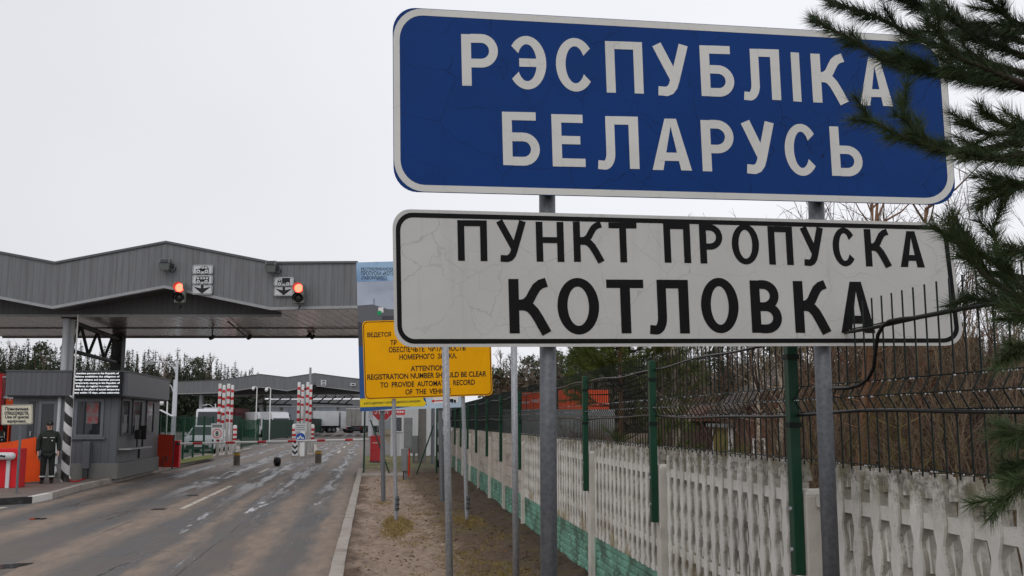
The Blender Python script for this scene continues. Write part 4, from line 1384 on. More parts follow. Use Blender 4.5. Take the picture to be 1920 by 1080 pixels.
# pipe column pair, truss and rear column
M_COL = mat('pale_column', S(196, 200, 204), .4, .12, 3, stretch=(1, 1, .3), dirt=S(150, 152, 152), dirt_amt=.5)
zb = 0.15
a1 = CAN(113.5, 790, 31.2); a2 = CAN(124, 790, 31.5); rc_ = CAN(215, 790, 38.2)
MB().tube((a1.x, a1.y, zb), (a1.x, a1.y, ZC - .14), 0.095, n=18).build('column', M_COL, can, local=True)
MB().tube((a2.x, a2.y, zb), (a2.x, a2.y, ZC - .14), 0.10, n=18).build('column', M_COL, can, local=True)
MB().box(rc_.x - .2, rc_.x + .2, rc_.y - .2, rc_.y + .2, zb, ZC - .012).build('column', M_DARKMETAL, can, local=True, bevel=.02)
MB().box(a1.x - .12, a2.x + .16, a1.y - .12, a2.y + .14, ZC - .139, ZC - .012).build('column_head', M_DARKMETAL, can, local=True)
s0 = Vector((a2.x, a2.y, 0)); s1 = Vector((rc_.x, rc_.y, 0))
zt, zl = ZC - .22, ZC - 1.12
MB().tube(s0 + Vector((0, 0, zt)), s1 + Vector((0, 0, zt)), .09, n=8).build('truss_chord', M_DARKMETAL, can, local=True)
MB().tube(s0 + Vector((0, 0, zl)), s1 + Vector((0, 0, zl)), .07, n=8).build('truss_chord', M_DARKMETAL, can, local=True)
for i in range(6):
    f0, f1 = i / 6, (i + 1) / 6
    za, zb_ = (zl, zt) if i % 2 == 0 else (zt, zl)
    MB().tube(s0.lerp(s1, f0) + Vector((0, 0, za)), s0.lerp(s1, f1) + Vector((0, 0, zb_)), .055, n=6).build('truss_brace', M_DARKMETAL, can, local=True)
# rails under the ceiling that carry the cameras
for (pa, pb2) in (((428, 594), (466, 628)),):
    A = CAN(428, 592, 32.5); B_ = CAN(466, 630, 38.9)
    MB().tube((A.x, A.y, ZC - .1), (B_.x, B_.y, ZC - .12), .03, n=6).build('conduit', M_DARKMETAL, can, local=True)
# drain pipe elbow at the foot of the columns
e = [Vector((a1.x, a1.y - .14, 3.0)), Vector((a1.x, a1.y - .14, .55)), Vector((a1.x + .01, a1.y - .18, .38)), Vector((a1.x + .03, a1.y - .42, .28))]
MB().path(e, .055, 12).build('drain_pipe', M_COL, can, local=True)

# striped post in front of the columns and a white conduit beside it
g = G(121, 903, 0.15)
p = AT(121, 742, 29.9)
tag(MB().lathe([(0.115, 0), (0.115, p.z - .15)], (g.x, g.y, .15), 18).build('striped_post', M_STRIPE, at=(g.x, g.y, 0.15), smooth=False), 'tall black and white striped border post in front of the canopy columns', 'post')
c0 = G(128.5, 900, .15)
pts = [c0 + Vector((0, 0, z)) for z in (5.0, 3, 1, .12)] + [c0 + Vector((.06, -.02, .05))]
tag(MB().path(pts, .022, 8).build('conduit', M_WHITEP, at=c0), 'thin white conduit running down beside the striped post', 'pipe')
hp = [G(x, y, .17) for (x, y) in ((129, 898), (133, 902), (139, 903.5), (147, 902), (155, 898.5), (160, 897))]
tag(MB().path(hp, .022, 8).build('hose', M_REDP, at=hp[0], smooth=True), 'red hose lying on the pavement at the booth wall', 'hose')

# ---- floodlights on the fascia
M_FLOOD = mat('floodlight_housing', S(92, 98, 94), .5, .15, 4, dirt=S(60, 60, 52), dirt_amt=.5)
fl_z = []
def fasc(px, py, off): # point on the fascia front, off towards the viewer
    return AT(px, py, 29.5 - off)
kf = 29.5 / F
def floodlight(px, py, label, tilt):
    c = fasc(px, py, 0.25)
    th = thing('floodlight', c, label, 'floodlight', 'floodlights on the canopy fascia', rz=YAW)
    w = 10.5 * kf; h = 11.5 * kf
    MB().hexa([(-w*.8, -.10, -h), (w*.8, -.10, -h), (w*.75, .12, -h*.8), (-w*.75, .12, -h*.8)], [(-w, -.12, h*.2), (w, -.12, h*.2), (w*.9, .14, h*.3), (-w*.9, .14, h*.3)]).build('housing', M_FLOOD, th, local=True, bevel=.02)
    f = MB().hexa([(-w, -.14, h*.22), (w, -.14, h*.22), (w*.9, .1, h*.32), (-w*.9, .1, h*.32)], [(-w, -.05, h), (w, -.05, h), (w*.9, .1, h), (-w*.9, .1, h)]).build('visor', M_FLOOD, th, local=True, bevel=.015)
    MB().hexa([(-w*.7, -.145, h*.3), (w*.7, -.145, h*.3), (w*.7, -.13, h*.3), (-w*.7, -.13, h*.3)], [(-w*.7, -.075, h*.85), (w*.7, -.075, h*.85), (w*.7, -.06, h*.85), (-w*.7, -.06, h*.85)]).build('lens', M_GLASS, f, local=True)
    for sx_ in (-1, 1):
        MB().box(sx_*w*1.02 - .012, sx_*w*1.02 + .012, -.03, .24, -h*.3, h*.3).build('bracket', M_DARKMETAL, th, local=True)
    MB().path([(w*.6, .05, -h*.85), (w*1.1, .08, -h*1.2), (w*1.4, .16, -h*.9), (w*1.45, .22, -h*.2)], .012, 6).build('cord', M_BLACK, th, local=True)
    return th
floodlight(310, 496.5, 'grey floodlight on the canopy fascia under the roof peak', 0)
floodlight(508.5, 500.5, 'grey floodlight on the canopy fascia above the truck lane plate', 0)

# ---- traffic lights
M_LRED = emis('red_signal_lens', (1.0, 0.10, 0.055), 5.5)
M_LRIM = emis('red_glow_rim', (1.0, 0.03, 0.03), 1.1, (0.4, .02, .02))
M_LOFF = mat('unlit_lens', S(34, 36, 34), .25)
M_TLH = mat('signal_housing', S(110, 116, 110), .5, .12, 4, dirt=S(70, 68, 58), dirt_amt=.5)
def traffic_light(px, py, label):
    c = fasc(px, py, 0.30)
    th = thing('traffic_light', c, label, 'traffic light', 'traffic lights under the canopy', rz=YAW)
    w = 9.6 * kf; h = 19 * kf
    MB().box(-w, w, -.06, .12, -h, h).build('housing', M_TLH, th, local=True, bevel=.02)
    MB().box(-.04, .04, .122, .29, -.08, .08).build('bracket', M_DARKMETAL, th, local=True)
    for (zc_, m, nm) in ((9.3 * kf, M_LRED, 'red_lamp'), (-9.8 * kf, M_LOFF, 'unlit_lamp')):
        ax = (0, -1, 0)
        r = 7.9 * kf
        l = MB().lathe([(r, 0), (r * .92, .02), (r * .6, .04), (0.004, .05)], (0, 0, 0), 22)
        l.v = [(x, -.062 - z, y + zc_) for (x, y, z) in l.v]
        l = l.build(nm, m, th, local=True, smooth=True)
        if m is M_LRED:
            MB().ring((0, -.061, zc_), ax, (0, 0, 1), r * 1.0, r * 1.16, .02).build('rim', M_LRIM, l, local=True)  # emissive ring, added as the red halo around the lit lens
        # visor: half tube hood
        mb = MB()
        n = 14; r1 = r * 1.18
        for k in range(n):
            t0, t1 = R(-20 + 220 * k / n), R(-20 + 220 * (k + 1) / n)
            L0 = .17
            mb.add([(math.cos(t0)*r1, -.06, zc_ + math.sin(t0)*r1), (math.cos(t1)*r1, -.06, zc_ + math.sin(t1)*r1), (math.cos(t1)*r1, -.06 - L0, zc_ + math.sin(t1)*r1), (math.cos(t0)*r1, -.06 - L0, zc_ + math.sin(t0)*r1),
                    (math.cos(t0)*r1*1.06, -.06, zc_ + math.sin(t0)*r1*1.06), (math.cos(t1)*r1*1.06, -.06, zc_ + math.sin(t1)*r1*1.06), (math.cos(t1)*r1*1.06, -.06 - L0, zc_ + math.sin(t1)*r1*1.06), (math.cos(t0)*r1*1.06, -.06 - L0, zc_ + math.sin(t0)*r1*1.06)],
                   [(0, 1, 2, 3), (7, 6, 5, 4), (2, 6, 7, 3)])
        mb.build('visor', M_BLACK if m is M_LOFF else M_TLH, l, local=True)
    MB().path([(0, 0, -h), (.03, .02, -h - .08), (-.02, .1, -h - .16), (.02, .2, -h - .05)], .012, 5).build('cord', M_BLACK, th, local=True)
    return th
traffic_light(337.5, 549, 'traffic light showing red beside the car and bus lane plates')
traffic_light(560.5, 550, 'traffic light showing red beside the truck lane plates')

# ---- lane plates
M_PLATE = mat('plate_white', S(198, 200, 202), .45, .05, 2, dirt=S(150, 150, 150), dirt_amt=.3)
M_PICT = mat('plate_black', S(26, 26, 28), .5)
def plate(px0, py0, px1, py1, kind, label):
    c = fasc((px0 + px1) / 2, (py0 + py1) / 2, 0.10)
    th = thing('lane_plate', c, label, 'sign plate', 'lane plates on the canopy fascia', rz=YAW)
    hw, hh = (px1 - px0) / 2 * kf, (py1 - py0) / 2 * kf
    def rr(h_w, h_h, r, y0, y1):
        pts = []
        for (cx, cz, a0) in ((h_w - r, h_h - r, 0), (-h_w + r, h_h - r, 90), (-h_w + r, -h_h + r, 180), (h_w - r, -h_h + r, 270)):
            for i in range(5):
                a = R(a0 + 22.5 * i); pts.append((cx + r * math.cos(a), y0, cz + r * math.sin(a)))
        return MB().poly(pts, (0, y1 - y0, 0))
    rr(hw, hh, .04, 0.0, .02).build('panel', M_PLATE, th, local=True)
    fr = MB()
    for (x0, x1, z0, z1) in ((-hw+.015, hw-.015, hh-.03, hh-.018), (-hw+.015, hw-.015, -hh+.018, -hh+.03), (-hw+.015, -hw+.027, -hh+.032, hh-.032), (hw-.027, hw-.015, -hh+.032, hh-.032)):
        fr.box(x0, x1, -.004, -.001, z0, z1)
    fr.build('border', M_TRIMD, th, local=True)
    MB().box(-.03, .03, .021, .09, -.05, .05).build('bracket', M_DARKMETAL, th, local=True)
    mb = MB(); ww = MB()
    def P(pts, y=-.005): mb.poly([(x * hw, y, z * hh) for (x, z) in pts][::-1], (0, .002, 0))
    def Wh(cx, cz, r):
        mb.disc((cx * hw, -.0065, cz * hh), (0, -1, 0), (0, 0, 1), r, .001, 16)
        ww.disc((cx * hw, -.0095, cz * hh), (0, -1, 0), (0, 0, 1), r * .78, .001, 16)
        mb.disc((cx * hw, -.0125, cz * hh), (0, -1, 0), (0, 0, 1), r * .28, .001, 12)
    def Wn(pts): ww.poly([(x * hw, -.0085, z * hh) for (x, z) in pts][::-1], (0, .001, 0))
    if kind == 'arrow':
        P([(-.13, .98), (.13, .98), (.13, .30), (.85, .62), (0, -.86), (-.85, .62), (-.13, .30)])
    if kind == 'car':
        P([(-.62, -.42), (-.66, .05), (-.30, .18), (-.02, .66), (.34, .70), (.52, .55), (.60, .20), (.64, -.42)])
        Wn([(-.18, .20), (.02, .58), (.14, .60), (.14, .20)]); Wn([(.20, .20), (.20, .60), (.36, .60), (.46, .48), (.50, .20)])
        Wh(-.42, -.44, .075); Wh(.40, -.44, .075)
    if kind == 'bus':
        P([(-.66, -.46), (-.66, .10), (-.56, .66), (.60, .68), (.66, .55), (.66, -.46)])
        for x in (-.52, -.20, .08, .36): Wn([(x - (.06 if x < -.4 else 0), .10), (x, .52), (x + .20, .52), (x + .20, .10)])
        Wh(-.40, -.48, .07); Wh(.38, -.48, .07)
    if kind == 'truck':
        P([(-.18, -.30), (-.18, .80), (.62, .80), (.62, -.30)])
        P([(-.64, -.52), (-.62, .10), (-.50, .45), (-.24, .45), (-.24, -.36), (.62, -.36), (.62, -.52)])
        Wn([(-.54, .08), (-.46, .34), (-.34, .34), (-.34, .08)])
        Wh(-.42, -.55, .07); Wh(.40, -.55, .07)
    mb.build('pictogram', M_PICT, th, local=True)
    if ww.v: ww.build('pictogram_cutouts', M_PLATE, th, local=True)  # white print: window and wheel cut-outs of the pictogram
plate(361, 496.5, 399, 514, 'car', 'white plate with a car pictogram, topmost of three on the canopy')
plate(360.5, 515.8, 398.5, 533, 'bus', 'white plate with a bus pictogram, middle of three on the canopy')
plate(360, 534.2, 398, 552, 'arrow', 'white plate with a down arrow below the bus pictogram')
plate(513.5, 519.5, 551, 536.5, 'truck', 'white plate with a truck pictogram above an arrow plate')
plate(513.5, 538, 550.5, 555, 'arrow', 'white plate with a down arrow below the truck pictogram')

# ---- cameras under the canopy
def cctv(p, label, rz=YAW, drop=.3, sc_=1.0, group='cameras under the canopy', nose=(0, -1)):
    th = thing('security_camera', p, label, 'camera', group, rz=rz)
    s = sc_
    MB().tube((0, 0, 0), (0, 0, drop), .025 * s, n=8).build('bracket', M_DARKMETAL, th, local=True)
    MB().path([(0, .14 * s, .02), (0, -.2 * s, -.06)], [.075 * s, .07 * s], 10).build('housing', M_DARKMETAL if group else M_WHITEP, th, local=True)
    MB().path([(0, -.2 * s, -.06), (0, -.24 * s, -.072)], [.05 * s, .055 * s], 10).build('lens', M_BLACK, th, local=True)
    return th
for (px, py, D, lb) in ((398, 632, 36.5, 'dark camera under the canopy edge left of the hanging rail'), (468, 632, 39.0, 'dark camera at the end of the rail under the canopy'),
                        (580, 628, 38.0, 'left of two dark cameras side by side under the canopy'), (587, 631, 38.0, 'right of two dark cameras side by side under the canopy'),
                        (348, 603, 35.0, 'dark camera under the ceiling left of the rail, nearest the red light')):
    p = AT(px, py, D)
    cctv(p, lb, drop=max(.1, ZC - p.z - .01), sc_=1.0)

# ------------------------------------------------------------------ control booth
M_BWALL = ribbed('booth_wall_sheet', S(90, 93, 98), 0, 0.24, .45, S(70, 70, 70), .3)
M_BWALL2 = ribbed('booth_side_sheet', S(92, 95, 98), 1, 0.30, .45, S(70, 70, 70), .3)
M_BROOF = ribbed('booth_roof_band', S(90, 92, 98), 0, 0.15, .4, S(70, 70, 72), .25)
M_PLINTH = mat('plinth_concrete', S(112, 112, 110), .7, .1, 2, bump=.2, dirt=S(84, 82, 78), dirt_amt=.5)
M_FRAME = mat('grey_window_frame', S(104, 108, 114), .4, .06)
M_FRAMED = mat('dark_window_frame', S(66, 68, 72), .4, .08)
cr_ = G(216, 897, 0.15)
bx1 = cr_.x; by0 = cr_.y
bx0 = ONY(22, 790, by0).x
L_ = 6.0
booth = thing('control_booth', (bx1, by0, 0.15), 'grey control booth with flat roof band and large windows under the canopy', 'booth')
def zat(py, y): return ONY(216, py, y).z
zr0, zr1 = zat(742, by0 - .25), zat(698, by0 - .25)
MB().box(bx0, bx1, by0, by0 + L_, 0.62, zr0 + .05).build('wall', M_BWALL, booth)
MB().box(bx1 - .004, bx1 + .012, by0 + .02, by0 + L_, 0.62, zr0 + .03).build('side_panel', M_BWALL2, booth)
MB().box(bx0 - .03, bx1 + .07, by0 - .07, by0 + L_ + .05, 0.12, 0.615).build('plinth', M_PLINTH, booth, bevel=.02)
MB().box(bx0 - .15, bx1 + .30, by0 - .28, by0 + L_ + .2, zr0, zr1).build('roof_band', M_BROOF, booth)
MB().box(bx0 - .18, bx1 + .33, by0 - .31, by0 + L_ + .23, zr1 + .002, zr1 + .05).build('roof_cap', M_TRIMD, booth)
MB().box(bx0 - .10, bx1 + .25, by0 - .23, by0 + L_ + .15, zr0 - .05, zr0 - .002).build('eaves_board', M_DARKMETAL, booth)
def xz(px, py): p = ONY(px, py, by0 - .03); return p.x, p.z
M_IN = mat('blind_reflection_grey', S(128, 128, 130), .8, .2, 3)
def front_window(px0, py0, px1, py1, inner=True):
    xa, za = xz(px0, py1); xb, zb2 = xz(px1, py0)
    f = MB(); w = .085
    f.box(xa, xb, by0 - .045, by0 - .003, za, za + w); f.box(xa, xb, by0 - .045, by0 - .003, zb2 - w, zb2)
    f.box(xa, xa + w, by0 - .045, by0 - .003, za + w, zb2 - w); f.box(xb - w, xb, by0 - .045, by0 - .003, za + w, zb2 - w)
    wi = f.build('window', M_FRAME, booth)
    MB().box(xa + w, xb - w, by0 - .02, by0 - .004, za + w, zb2 - w).build('pane', M_GLASS, wi)
    MB().box(xa - .08, xb + .08, by0 - .10, by0 - .003, za - .06, za - .004).build('sill', M_FRAME, wi)
    if inner:
        # blinds and what shows behind the glass
        MB().box(xa + w + .06, xa + w + .16, by0 - .024, by0 - .0205, za + w, zb2 - w).build('curtain', M_FRAMED, wi)
        MB().box(xa + .36, xb - .16, by0 - .026, by0 - .0212, za + .42, zb2 - .10).build('poster', mat('curtain_grey', S(110, 108, 108), .8, .3, 6, dirt=S(150, 40, 46), dirt_amt=.8, dscale=4, dpos=.45), wi)
front_window(137, 748, 196, 820)
front_window(68, 752, 108, 850, False)
# door at the left of the front
xa, za = xz(45, 888); xb, zb2 = xz(66, 752)
d = MB().box(xa, xb, by0 - .03, by0 - .003, .64, zb2).build('door', M_FRAMED, booth)
MB().box(xb - .1, xb - .06, by0 - .06, by0 - .031, 1.45, 1.6).build('handle', M_GALV, d)
# side windows
def ys_(px): # y on the plane x = bx1
    d = ray(px, 790); return d.y / d.x * bx1
for (pa, pb2, z0, z1) in ((225, 240, 1.45, 2.62), (246, 263, 1.45, 2.62), (272, 286, 1.45, 2.62)):
    ya, yb2 = ys_(pa), ys_(pb2)
    f = MB(); w = .075; x0, x1 = bx1 + .014, bx1 + .055
    f.box(x0, x1, ya, yb2, z0, z0 + w); f.box(x0, x1, ya, yb2, z1 - w, z1); f.box(x0, x1, ya, ya + w, z0 + w, z1 - w); f.box(x0, x1, yb2 - w, yb2, z0 + w, z1 - w)
    wi = f.build('window', M_FRAMED, booth)
    MB().box(x0, x0 + .012, ya + w, yb2 - w, z0 + w, z1 - w).build('pane', M_GLASS, wi)
    MB().box(x0 + .0125, x0 + .016, ya + w + .25 * (yb2 - ya), yb2 - w - .2 * (yb2 - ya), z0 + w + .02, z0 + .66).build('blind_reflection', M_IN, wi)  # pale strip over the glass: a blind and painted lighter reflections
ya, yb2 = ys_(222), ys_(276)
sh = MB().box(bx1 + .05, bx1 + .42, ya, yb2 - 1.0, 1.02, 1.06).build('counter', M_TRIM, booth)
MB().box(bx1 + .013, bx1 + .06, ya, ya + .06, .9, 1.015).build('bracket', M_DARKMETAL, sh)
MB().box(bx1 + .013, bx1 + .06, yb2 - 1.2, yb2 - 1.14, .66, 1.015).build('bracket', M_DARKMETAL, sh)
qy = ys_(256)
t_ = thing('monitor', (bx1 + .2, qy, 1.065), 'small black monitor on the booth counter facing the lane', 'monitor')
MB().box(bx1 + .10, bx1 + .34, qy - .05, qy + .03, 1.30, 1.76).build('screen', M_BLACK, t_, bevel=.01)
MB().tube((bx1 + .22, qy, 1.064), (bx1 + .22, qy, 1.31), .03, n=8).build('stand', M_BLACK, t_)
qy = ys_(247)
t_ = thing('intercom', (bx1 + .2, qy, 1.065), 'black intercom on a short arm at the booth counter', 'intercom')
MB().box(bx1 + .12, bx1 + .30, qy - .06, qy + .05, 1.32, 1.62).build('body', M_BLACK, t_, bevel=.03)
MB().tube((bx1 + .2, qy, 1.064), (bx1 + .2, qy, 1.325), .025, n=8).build('arm', M_BLACK, t_)
# grey duct at the front wall
xa, _z = xz(161, 800); xb, _z = xz(175, 800)
t_ = thing('duct_box', (xa, by0 - .2, .15), 'slim grey metal duct box standing against the booth front wall', 'duct')
MB().box(xa, xb, by0 - .30, by0 - .08, .46, 1.28).build('body', M_BWALL, t_, bevel=.02)
MB().box(xa + .03, xb - .05, by0 - .27, by0 - .10, .15, .458).build('leg', M_DARKMETAL, t_)

# LED screen hanging on the roof band
x0, z0 = ONY(133, 741, by0 - .42).x, ONY(133, 741, by0 - .42).z
x1, z1 = ONY(229, 697, by0 - .42).x, ONY(229, 697, by0 - .42).z
led = thing('message_screen', (x0, by0 - .36, z0), 'black LED message screen with white English text on the booth roof band', 'screen')
MB().box(x0, x1, by0 - .42, by0 - .315, z0, z1).build('panel', mat('led_black', S(12, 14, 20), .5), led)
mb = MB()
lp = Plane(by0 - .42)
lines = [('stateless persons in the Republic of', 143, 223), ('Belarus establishes the obligation of', 141, 224), ('foreign citizens and stateless persons', 140, 224.5),
         ('temporarily staying in the Republic of', 140, 224.5), ('Belarus, to register in a registration', 143, 221), ('body at the place of actual temporary', 139, 224), ('stay within 10 days, unless otherwise', 139.5, 223.5)]
for i, (s, xa, xb) in enumerate(lines):
    yy = 698.2 + i * 6.05
    text_px(mb, lp, s, xa, yy, xb, yy + 4.4, .004, .004)
mb.build('lettering', emis('led_white', (.93, .95, 1.0), 1.6), led)

# ------------------------------------------------------------------ things on the island, left edge
# red cabinet with the white capsule
b = G(-10, 915, .15)
rcb = thing('barrier_machine', b, 'wide red barrier machine with a white stem and capsule at the left edge', 'barrier machine', rz=0)
k = b.y / F
MB().box(b.x - 40 * k, b.x + 39 * k, b.y, b.y + .5, .15, ONY(0, 841, b.y).z).build('body', M_REDCAB, rcb, bevel=.02)
MB().box(b.x + 17.5 * k, b.x + 23.5 * k, b.y - .05, b.y - .002, .15, ONY(0, 850, b.y).z).build('stem', M_PLATE, rcb)
cz = ONY(0, 855, b.y).z
cap = MB().path([(b.x - 60 * k, b.y - .14, cz), (b.x + 28 * k, b.y - .14, cz), (b.x + 31.5 * k, b.y - .14, cz), (b.x + 33.5 * k, b.y - .14, cz)], [6.5 * k, 6.5 * k, 5.4 * k, 2.5 * k], 16).build('capsule', M_PLATE, rcb, smooth=True)
mb = MB()
for i, (x0_, x1_, z0_, z1_) in enumerate(((8, 11, -1.5, 2), (11.5, 14, -1, 2.5), (14.5, 19, -1.6, 1.6))):
    mb.box(b.x + x0_ * k, b.x + x1_ * k, b.y - .14 - 6.9 * k, b.y - .14 - 6.45 * k, cz + z0_ * k, cz + z1_ * k)
mb.build('mark', M_BLACK, cap)

# white plate "use of special equipment"
g = G(31, 925, .15)
sp = thing('notice_sign', g, 'cream notice plate about special equipment on a grey post by the kerb', 'sign')
pz = Plane(g.y - .05)
cs = [(2.5, 759.5), (61, 758), (61, 795), (2, 797)]
M_CREAM = mat('cream_plate', S(206, 200, 180), .5, .05, 3, dirt=S(160, 150, 130), dirt_amt=.4)
mb = MB(); mb.poly([pz.pt(*p, 0) for p in rr_px(cs, 3, 0, 4)], -pz.n * .02); pn = mb.build('panel', M_CREAM, sp)
mb = MB(); ring_px(pz, rr_px(cs, 3, .6, 4), rr_px(cs, 2.6, 1.4, 4), .002, .001, mb); mb.build('border', M_TRIMD, pn)
mb = MB()
text_px(mb, pz, 'Применение', 10, 763.2, 53.5, 771.3, .004, .03)
text_px(mb, pz, 'спецсредств.', 8.5, 771.5, 54.5, 779.6, .004, .03)
text_px(mb, pz, 'Use of special', 9.5, 778.5, 54, 786.5, .004, .03)
text_px(mb, pz, 'equipment.', 13.5, 786.5, 49.5, 794.3, .004, .03)
mb.build('lettering', M_INK, pn)
MB().tube((g.x, g.y, .1), (g.x, g.y, pz.pt(31, 761).z), .032, n=12).build('post', M_GALVD, sp)

# orange gate leaf
b = G(46, 907, .15)
og = thing('orange_gate', b, 'plain orange sheet metal gate leaf behind the standing guard', 'gate')
oy = b.y
og_p = [ONY(x, y, oy) for (x, y) in ((-20, 832), (14, 829), (68, 819.5), (67, 850), (77, 872), (76, 902), (20, 907), (-20, 909))]
lf = MB().poly(og_p, (0, .04, 0)).build('leaf', M_ORANGE, og)
MB().tube(ONY(66, 822, oy) + Vector((0, .06, 0)), Vector((ONY(74, 905, oy).x, oy + .06, .15)), .025, n=8).build('frame', M_ORANGER, og)
MB().tube(ONY(16, 830, oy) + Vector((0, .07, 0)), Vector((ONY(18, 905, oy).x, oy + .07, .15)), .025, n=8).build('frame', M_ORANGER, og)

# orange kiosk behind
ky = 35.0
kk = thing('orange_kiosk', Vector((ONY(20, 790, ky).x, ky, .15)), 'tall orange and red kiosk at the left edge beyond the gate', 'kiosk')
def kb(name, x0_, y0_, x1_, y1_, m, dy=0, dpt=.3, par=None):
    a = ONY(x0_, y1_, ky + dy); c = ONY(x1_, y0_, ky + dy)
    return MB().box(a.x, c.x, ky + dy, ky + dy + dpt, a.z, c.z).build(name, m, par or kk)
kb('post', -14, 700, 5.6, 905, M_REDCAB, -.2)
kb('pillar', 10, 717, 20, 905, M_ORANGE, .0)
kb('pillar', 35.5, 762, 44, 905, M_ORANGE, .1)
hd = kb('header', 10, 744, 45.5, 762, M_ORANGE, -.06, .05)
kb('red_frame', 5.8, 763, 31, 788, M_REDP, .2, .1)
kb('glazing', 5.8, 762, 35, 862, M_GLASS, .32, .05)
pp = Plane(ky - .07)
mb = MB(); mb.poly([pp.pt(*p, 0) for p in ((4.5, 742.5), (44, 744.5), (44, 749), (4.5, 746.5))], pp.n * .01)
text_px(mb, pp, 'Рўмас', 11, 736, 43, 751, .012, .02)
mb.build('lettering', M_PLATE, hd)
a = ONY(5, 706.5, ky - .25); c = ONY(12.5, 707.5, ky - .25)
MB().box(a.x, c.x, ky - .25, ky - .21, a.z - .02, a.z + .02).build('arm', M_PLATE, kk)

# dark orange panel right of the booth
b = G(309, 879, .15); oy = b.y
dp = thing('orange_gate', b, 'dark orange sheet gate on a wheeled stand right of the booth', 'gate')
pts = [ONY(x, y, oy) for (x, y) in ((294.5, 814), (325, 815.5), (323.5, 850), (321, 876), (294.5, 876))]
MB().poly(pts, (0, .05, 0)).build('leaf', M_ORANGER, dp)
MB().tube(ONY(325, 815, oy) + Vector((.02, .05, 0)), Vector((ONY(322, 877, oy).x, oy + .05, .15)), .03, n=8).build('frame', M_DARKMETAL, dp)
MB().path([ONY(305, 876, oy - .05), ONY(305, 862, oy - .05), ONY(308, 856, oy - .05), ONY(313, 856, oy - .05), ONY(314, 866, oy - .05)], .02, 6).build('stand', M_DARKMETAL, dp)

# ------------------------------------------------------------------ barrier with arm
b = G(330.5, 876, .13)
br = thing('barrier_gate', b, 'red boom barrier with its long white and red arm lowered across both lanes', 'barrier')
k = b.y / F
w = 5.2 * k
MB().box(b.x - w, b.x + w, b.y - .16, b.y + .2, .13, ONY(330, 826, b.y).z).build('body', M_REDCAB, br, bevel=.02)
MB().box(b.x - w * .7, b.x + w * .7, b.y - .168, b.y - .161, .25, ONY(330, 832, b.y).z).build('door', M_REDP, br)
A = ONY(337, 832, b.y - .25); E = AT(691, 823.5, G(703, 867, .11).y * 1.0 / .99)
E = Vector((G(703, 867, .11).x - .3, G(703, 867, .11).y - .05, ONY(691, 824, G(703, 867, .11).y).z))
mbw = MB(); n = 24
arm = MB().path([A, E], [.045, .04], 8).build('arm', M_WHITEP, br)
for i in range(6):
    f0 = .06 + i * .16; p0 = A.lerp(E, f0); p1 = A.lerp(E, f0 + .045)
    MB().path([p0, p1], .0465, 8, cap=False).build('stripe', M_REDP, arm)
MB().path([(b.x + w * .5, b.y - .2, A.z), A], .06, 8).build('hub', M_DARKMETAL, br)

# ------------------------------------------------------------------ red and white posts on the islands
def rw_mat(name, z0, bands_):
    """white post with red bands between the given heights"""
    m, t, bs = new_mat(name)
    tc = node(t, 'ShaderNodeTexCoord'); sx = node(t, 'ShaderNodeSeparateXYZ'); t.links.new(tc.outputs['Object'], sx.inputs[0])
    tot = None
    for (a, c) in bands_:
        p = math_(t, 'MULTIPLY', math_(t, 'GREATER_THAN', sx.outputs[2], a), math_(t, 'LESS_THAN', sx.outputs[2], c))
        tot = p if tot is None else math_(t, 'MAXIMUM', tot, p)
    w = mixc(t, mapr(t, noise(t, coords(t, (2, 2, .6)), 3, 5), .5, .7, 0, .35), S(214, 214, 212), S(160, 154, 146))
    c = mixc(t, tot, w, S(186, 30, 40))
    t.links.new(c, bs.inputs['Base Color']); bs.inputs['Roughness'].default_value = .5
    return m
def zof(py, p): # height of a pixel row at the distance of ground point p
    D = p.y * cY - p.x * sY
    D = (p.x * -sY) + (p.y * cY)
    return CL(960, py, D).z
def rw_post(px, top, base, wpx, bands_px, label, round_top=False, group='red and white striped posts'):
    g = G(px, base, .15)
    D = -g.x * sY + g.y * cY
    z = lambda py: CL(960, py, D).z - .15
    m = rw_mat('red_white_post', 0, [(z(b1), z(b0)) for (b0, b1) in bands_px])
    r = wpx / 2 * D / F
    h = z(top)
    mb = MB()
    if round_top: mb.lathe([(r, 0), (r, h - r * .7), (r * .8, h - r * .25), (r * .4, h)], g, 16)
    else: mb.lathe([(r, 0), (r, h - .02), (r * .9, h)], g, 16)
    o = mb.build('striped_post', m, at=g)
    for f in o.data.polygons: f.use_smooth = len(f.vertices) == 4
    return tag(o, label, 'post', group)
def bnd(y0, n, step=14.3, h=5.6): return [(y0 + i * step, y0 + i * step + h) for i in range(n)]
rw_post(407.5, 719.5, 856, 5.6, bnd(728.5, 5) + [(823, 830)], 'red and white post carrying the speed limit plate, leftmost on the left island')
rw_post(415.5, 722, 850, 5.4, bnd(731, 5, 14.2), 'red and white post second from left on the left island, partly hidden')
rw_post(424, 719.5, 853.5, 5.8, bnd(728.5, 5), 'tall red and white post third from left on the left island')
rw_post(431.5, 722, 849, 5.2, bnd(730.5, 5, 14), 'tall red and white post rightmost of the four on the left island')
rw_post(439, 797, 852, 7.2, [(803.5, 807.5), (813, 817), (821.5, 825.5)], 'short round-topped red and white post on the left island', True)
rw_post(557.2, 716.5, 852, 5.4, bnd(725.5, 5, 14.7, 5.6), 'tall red and white post leftmost on the lane island')
rw_post(564.5, 721, 850, 5.2, [(731.5, 734.5), (743, 747), (757, 761), (785, 788)], 'red and white post second from left on the lane island')
rw_post(573.5, 716.5, 853, 5.2, bnd(725.5, 5, 14.7, 5.6), 'tall red and white post third from left on the lane island')
rw_post(579.8, 721, 850, 5.0, bnd(730, 5, 14, 5.6), 'tall red and white post rightmost of the four on the lane island')
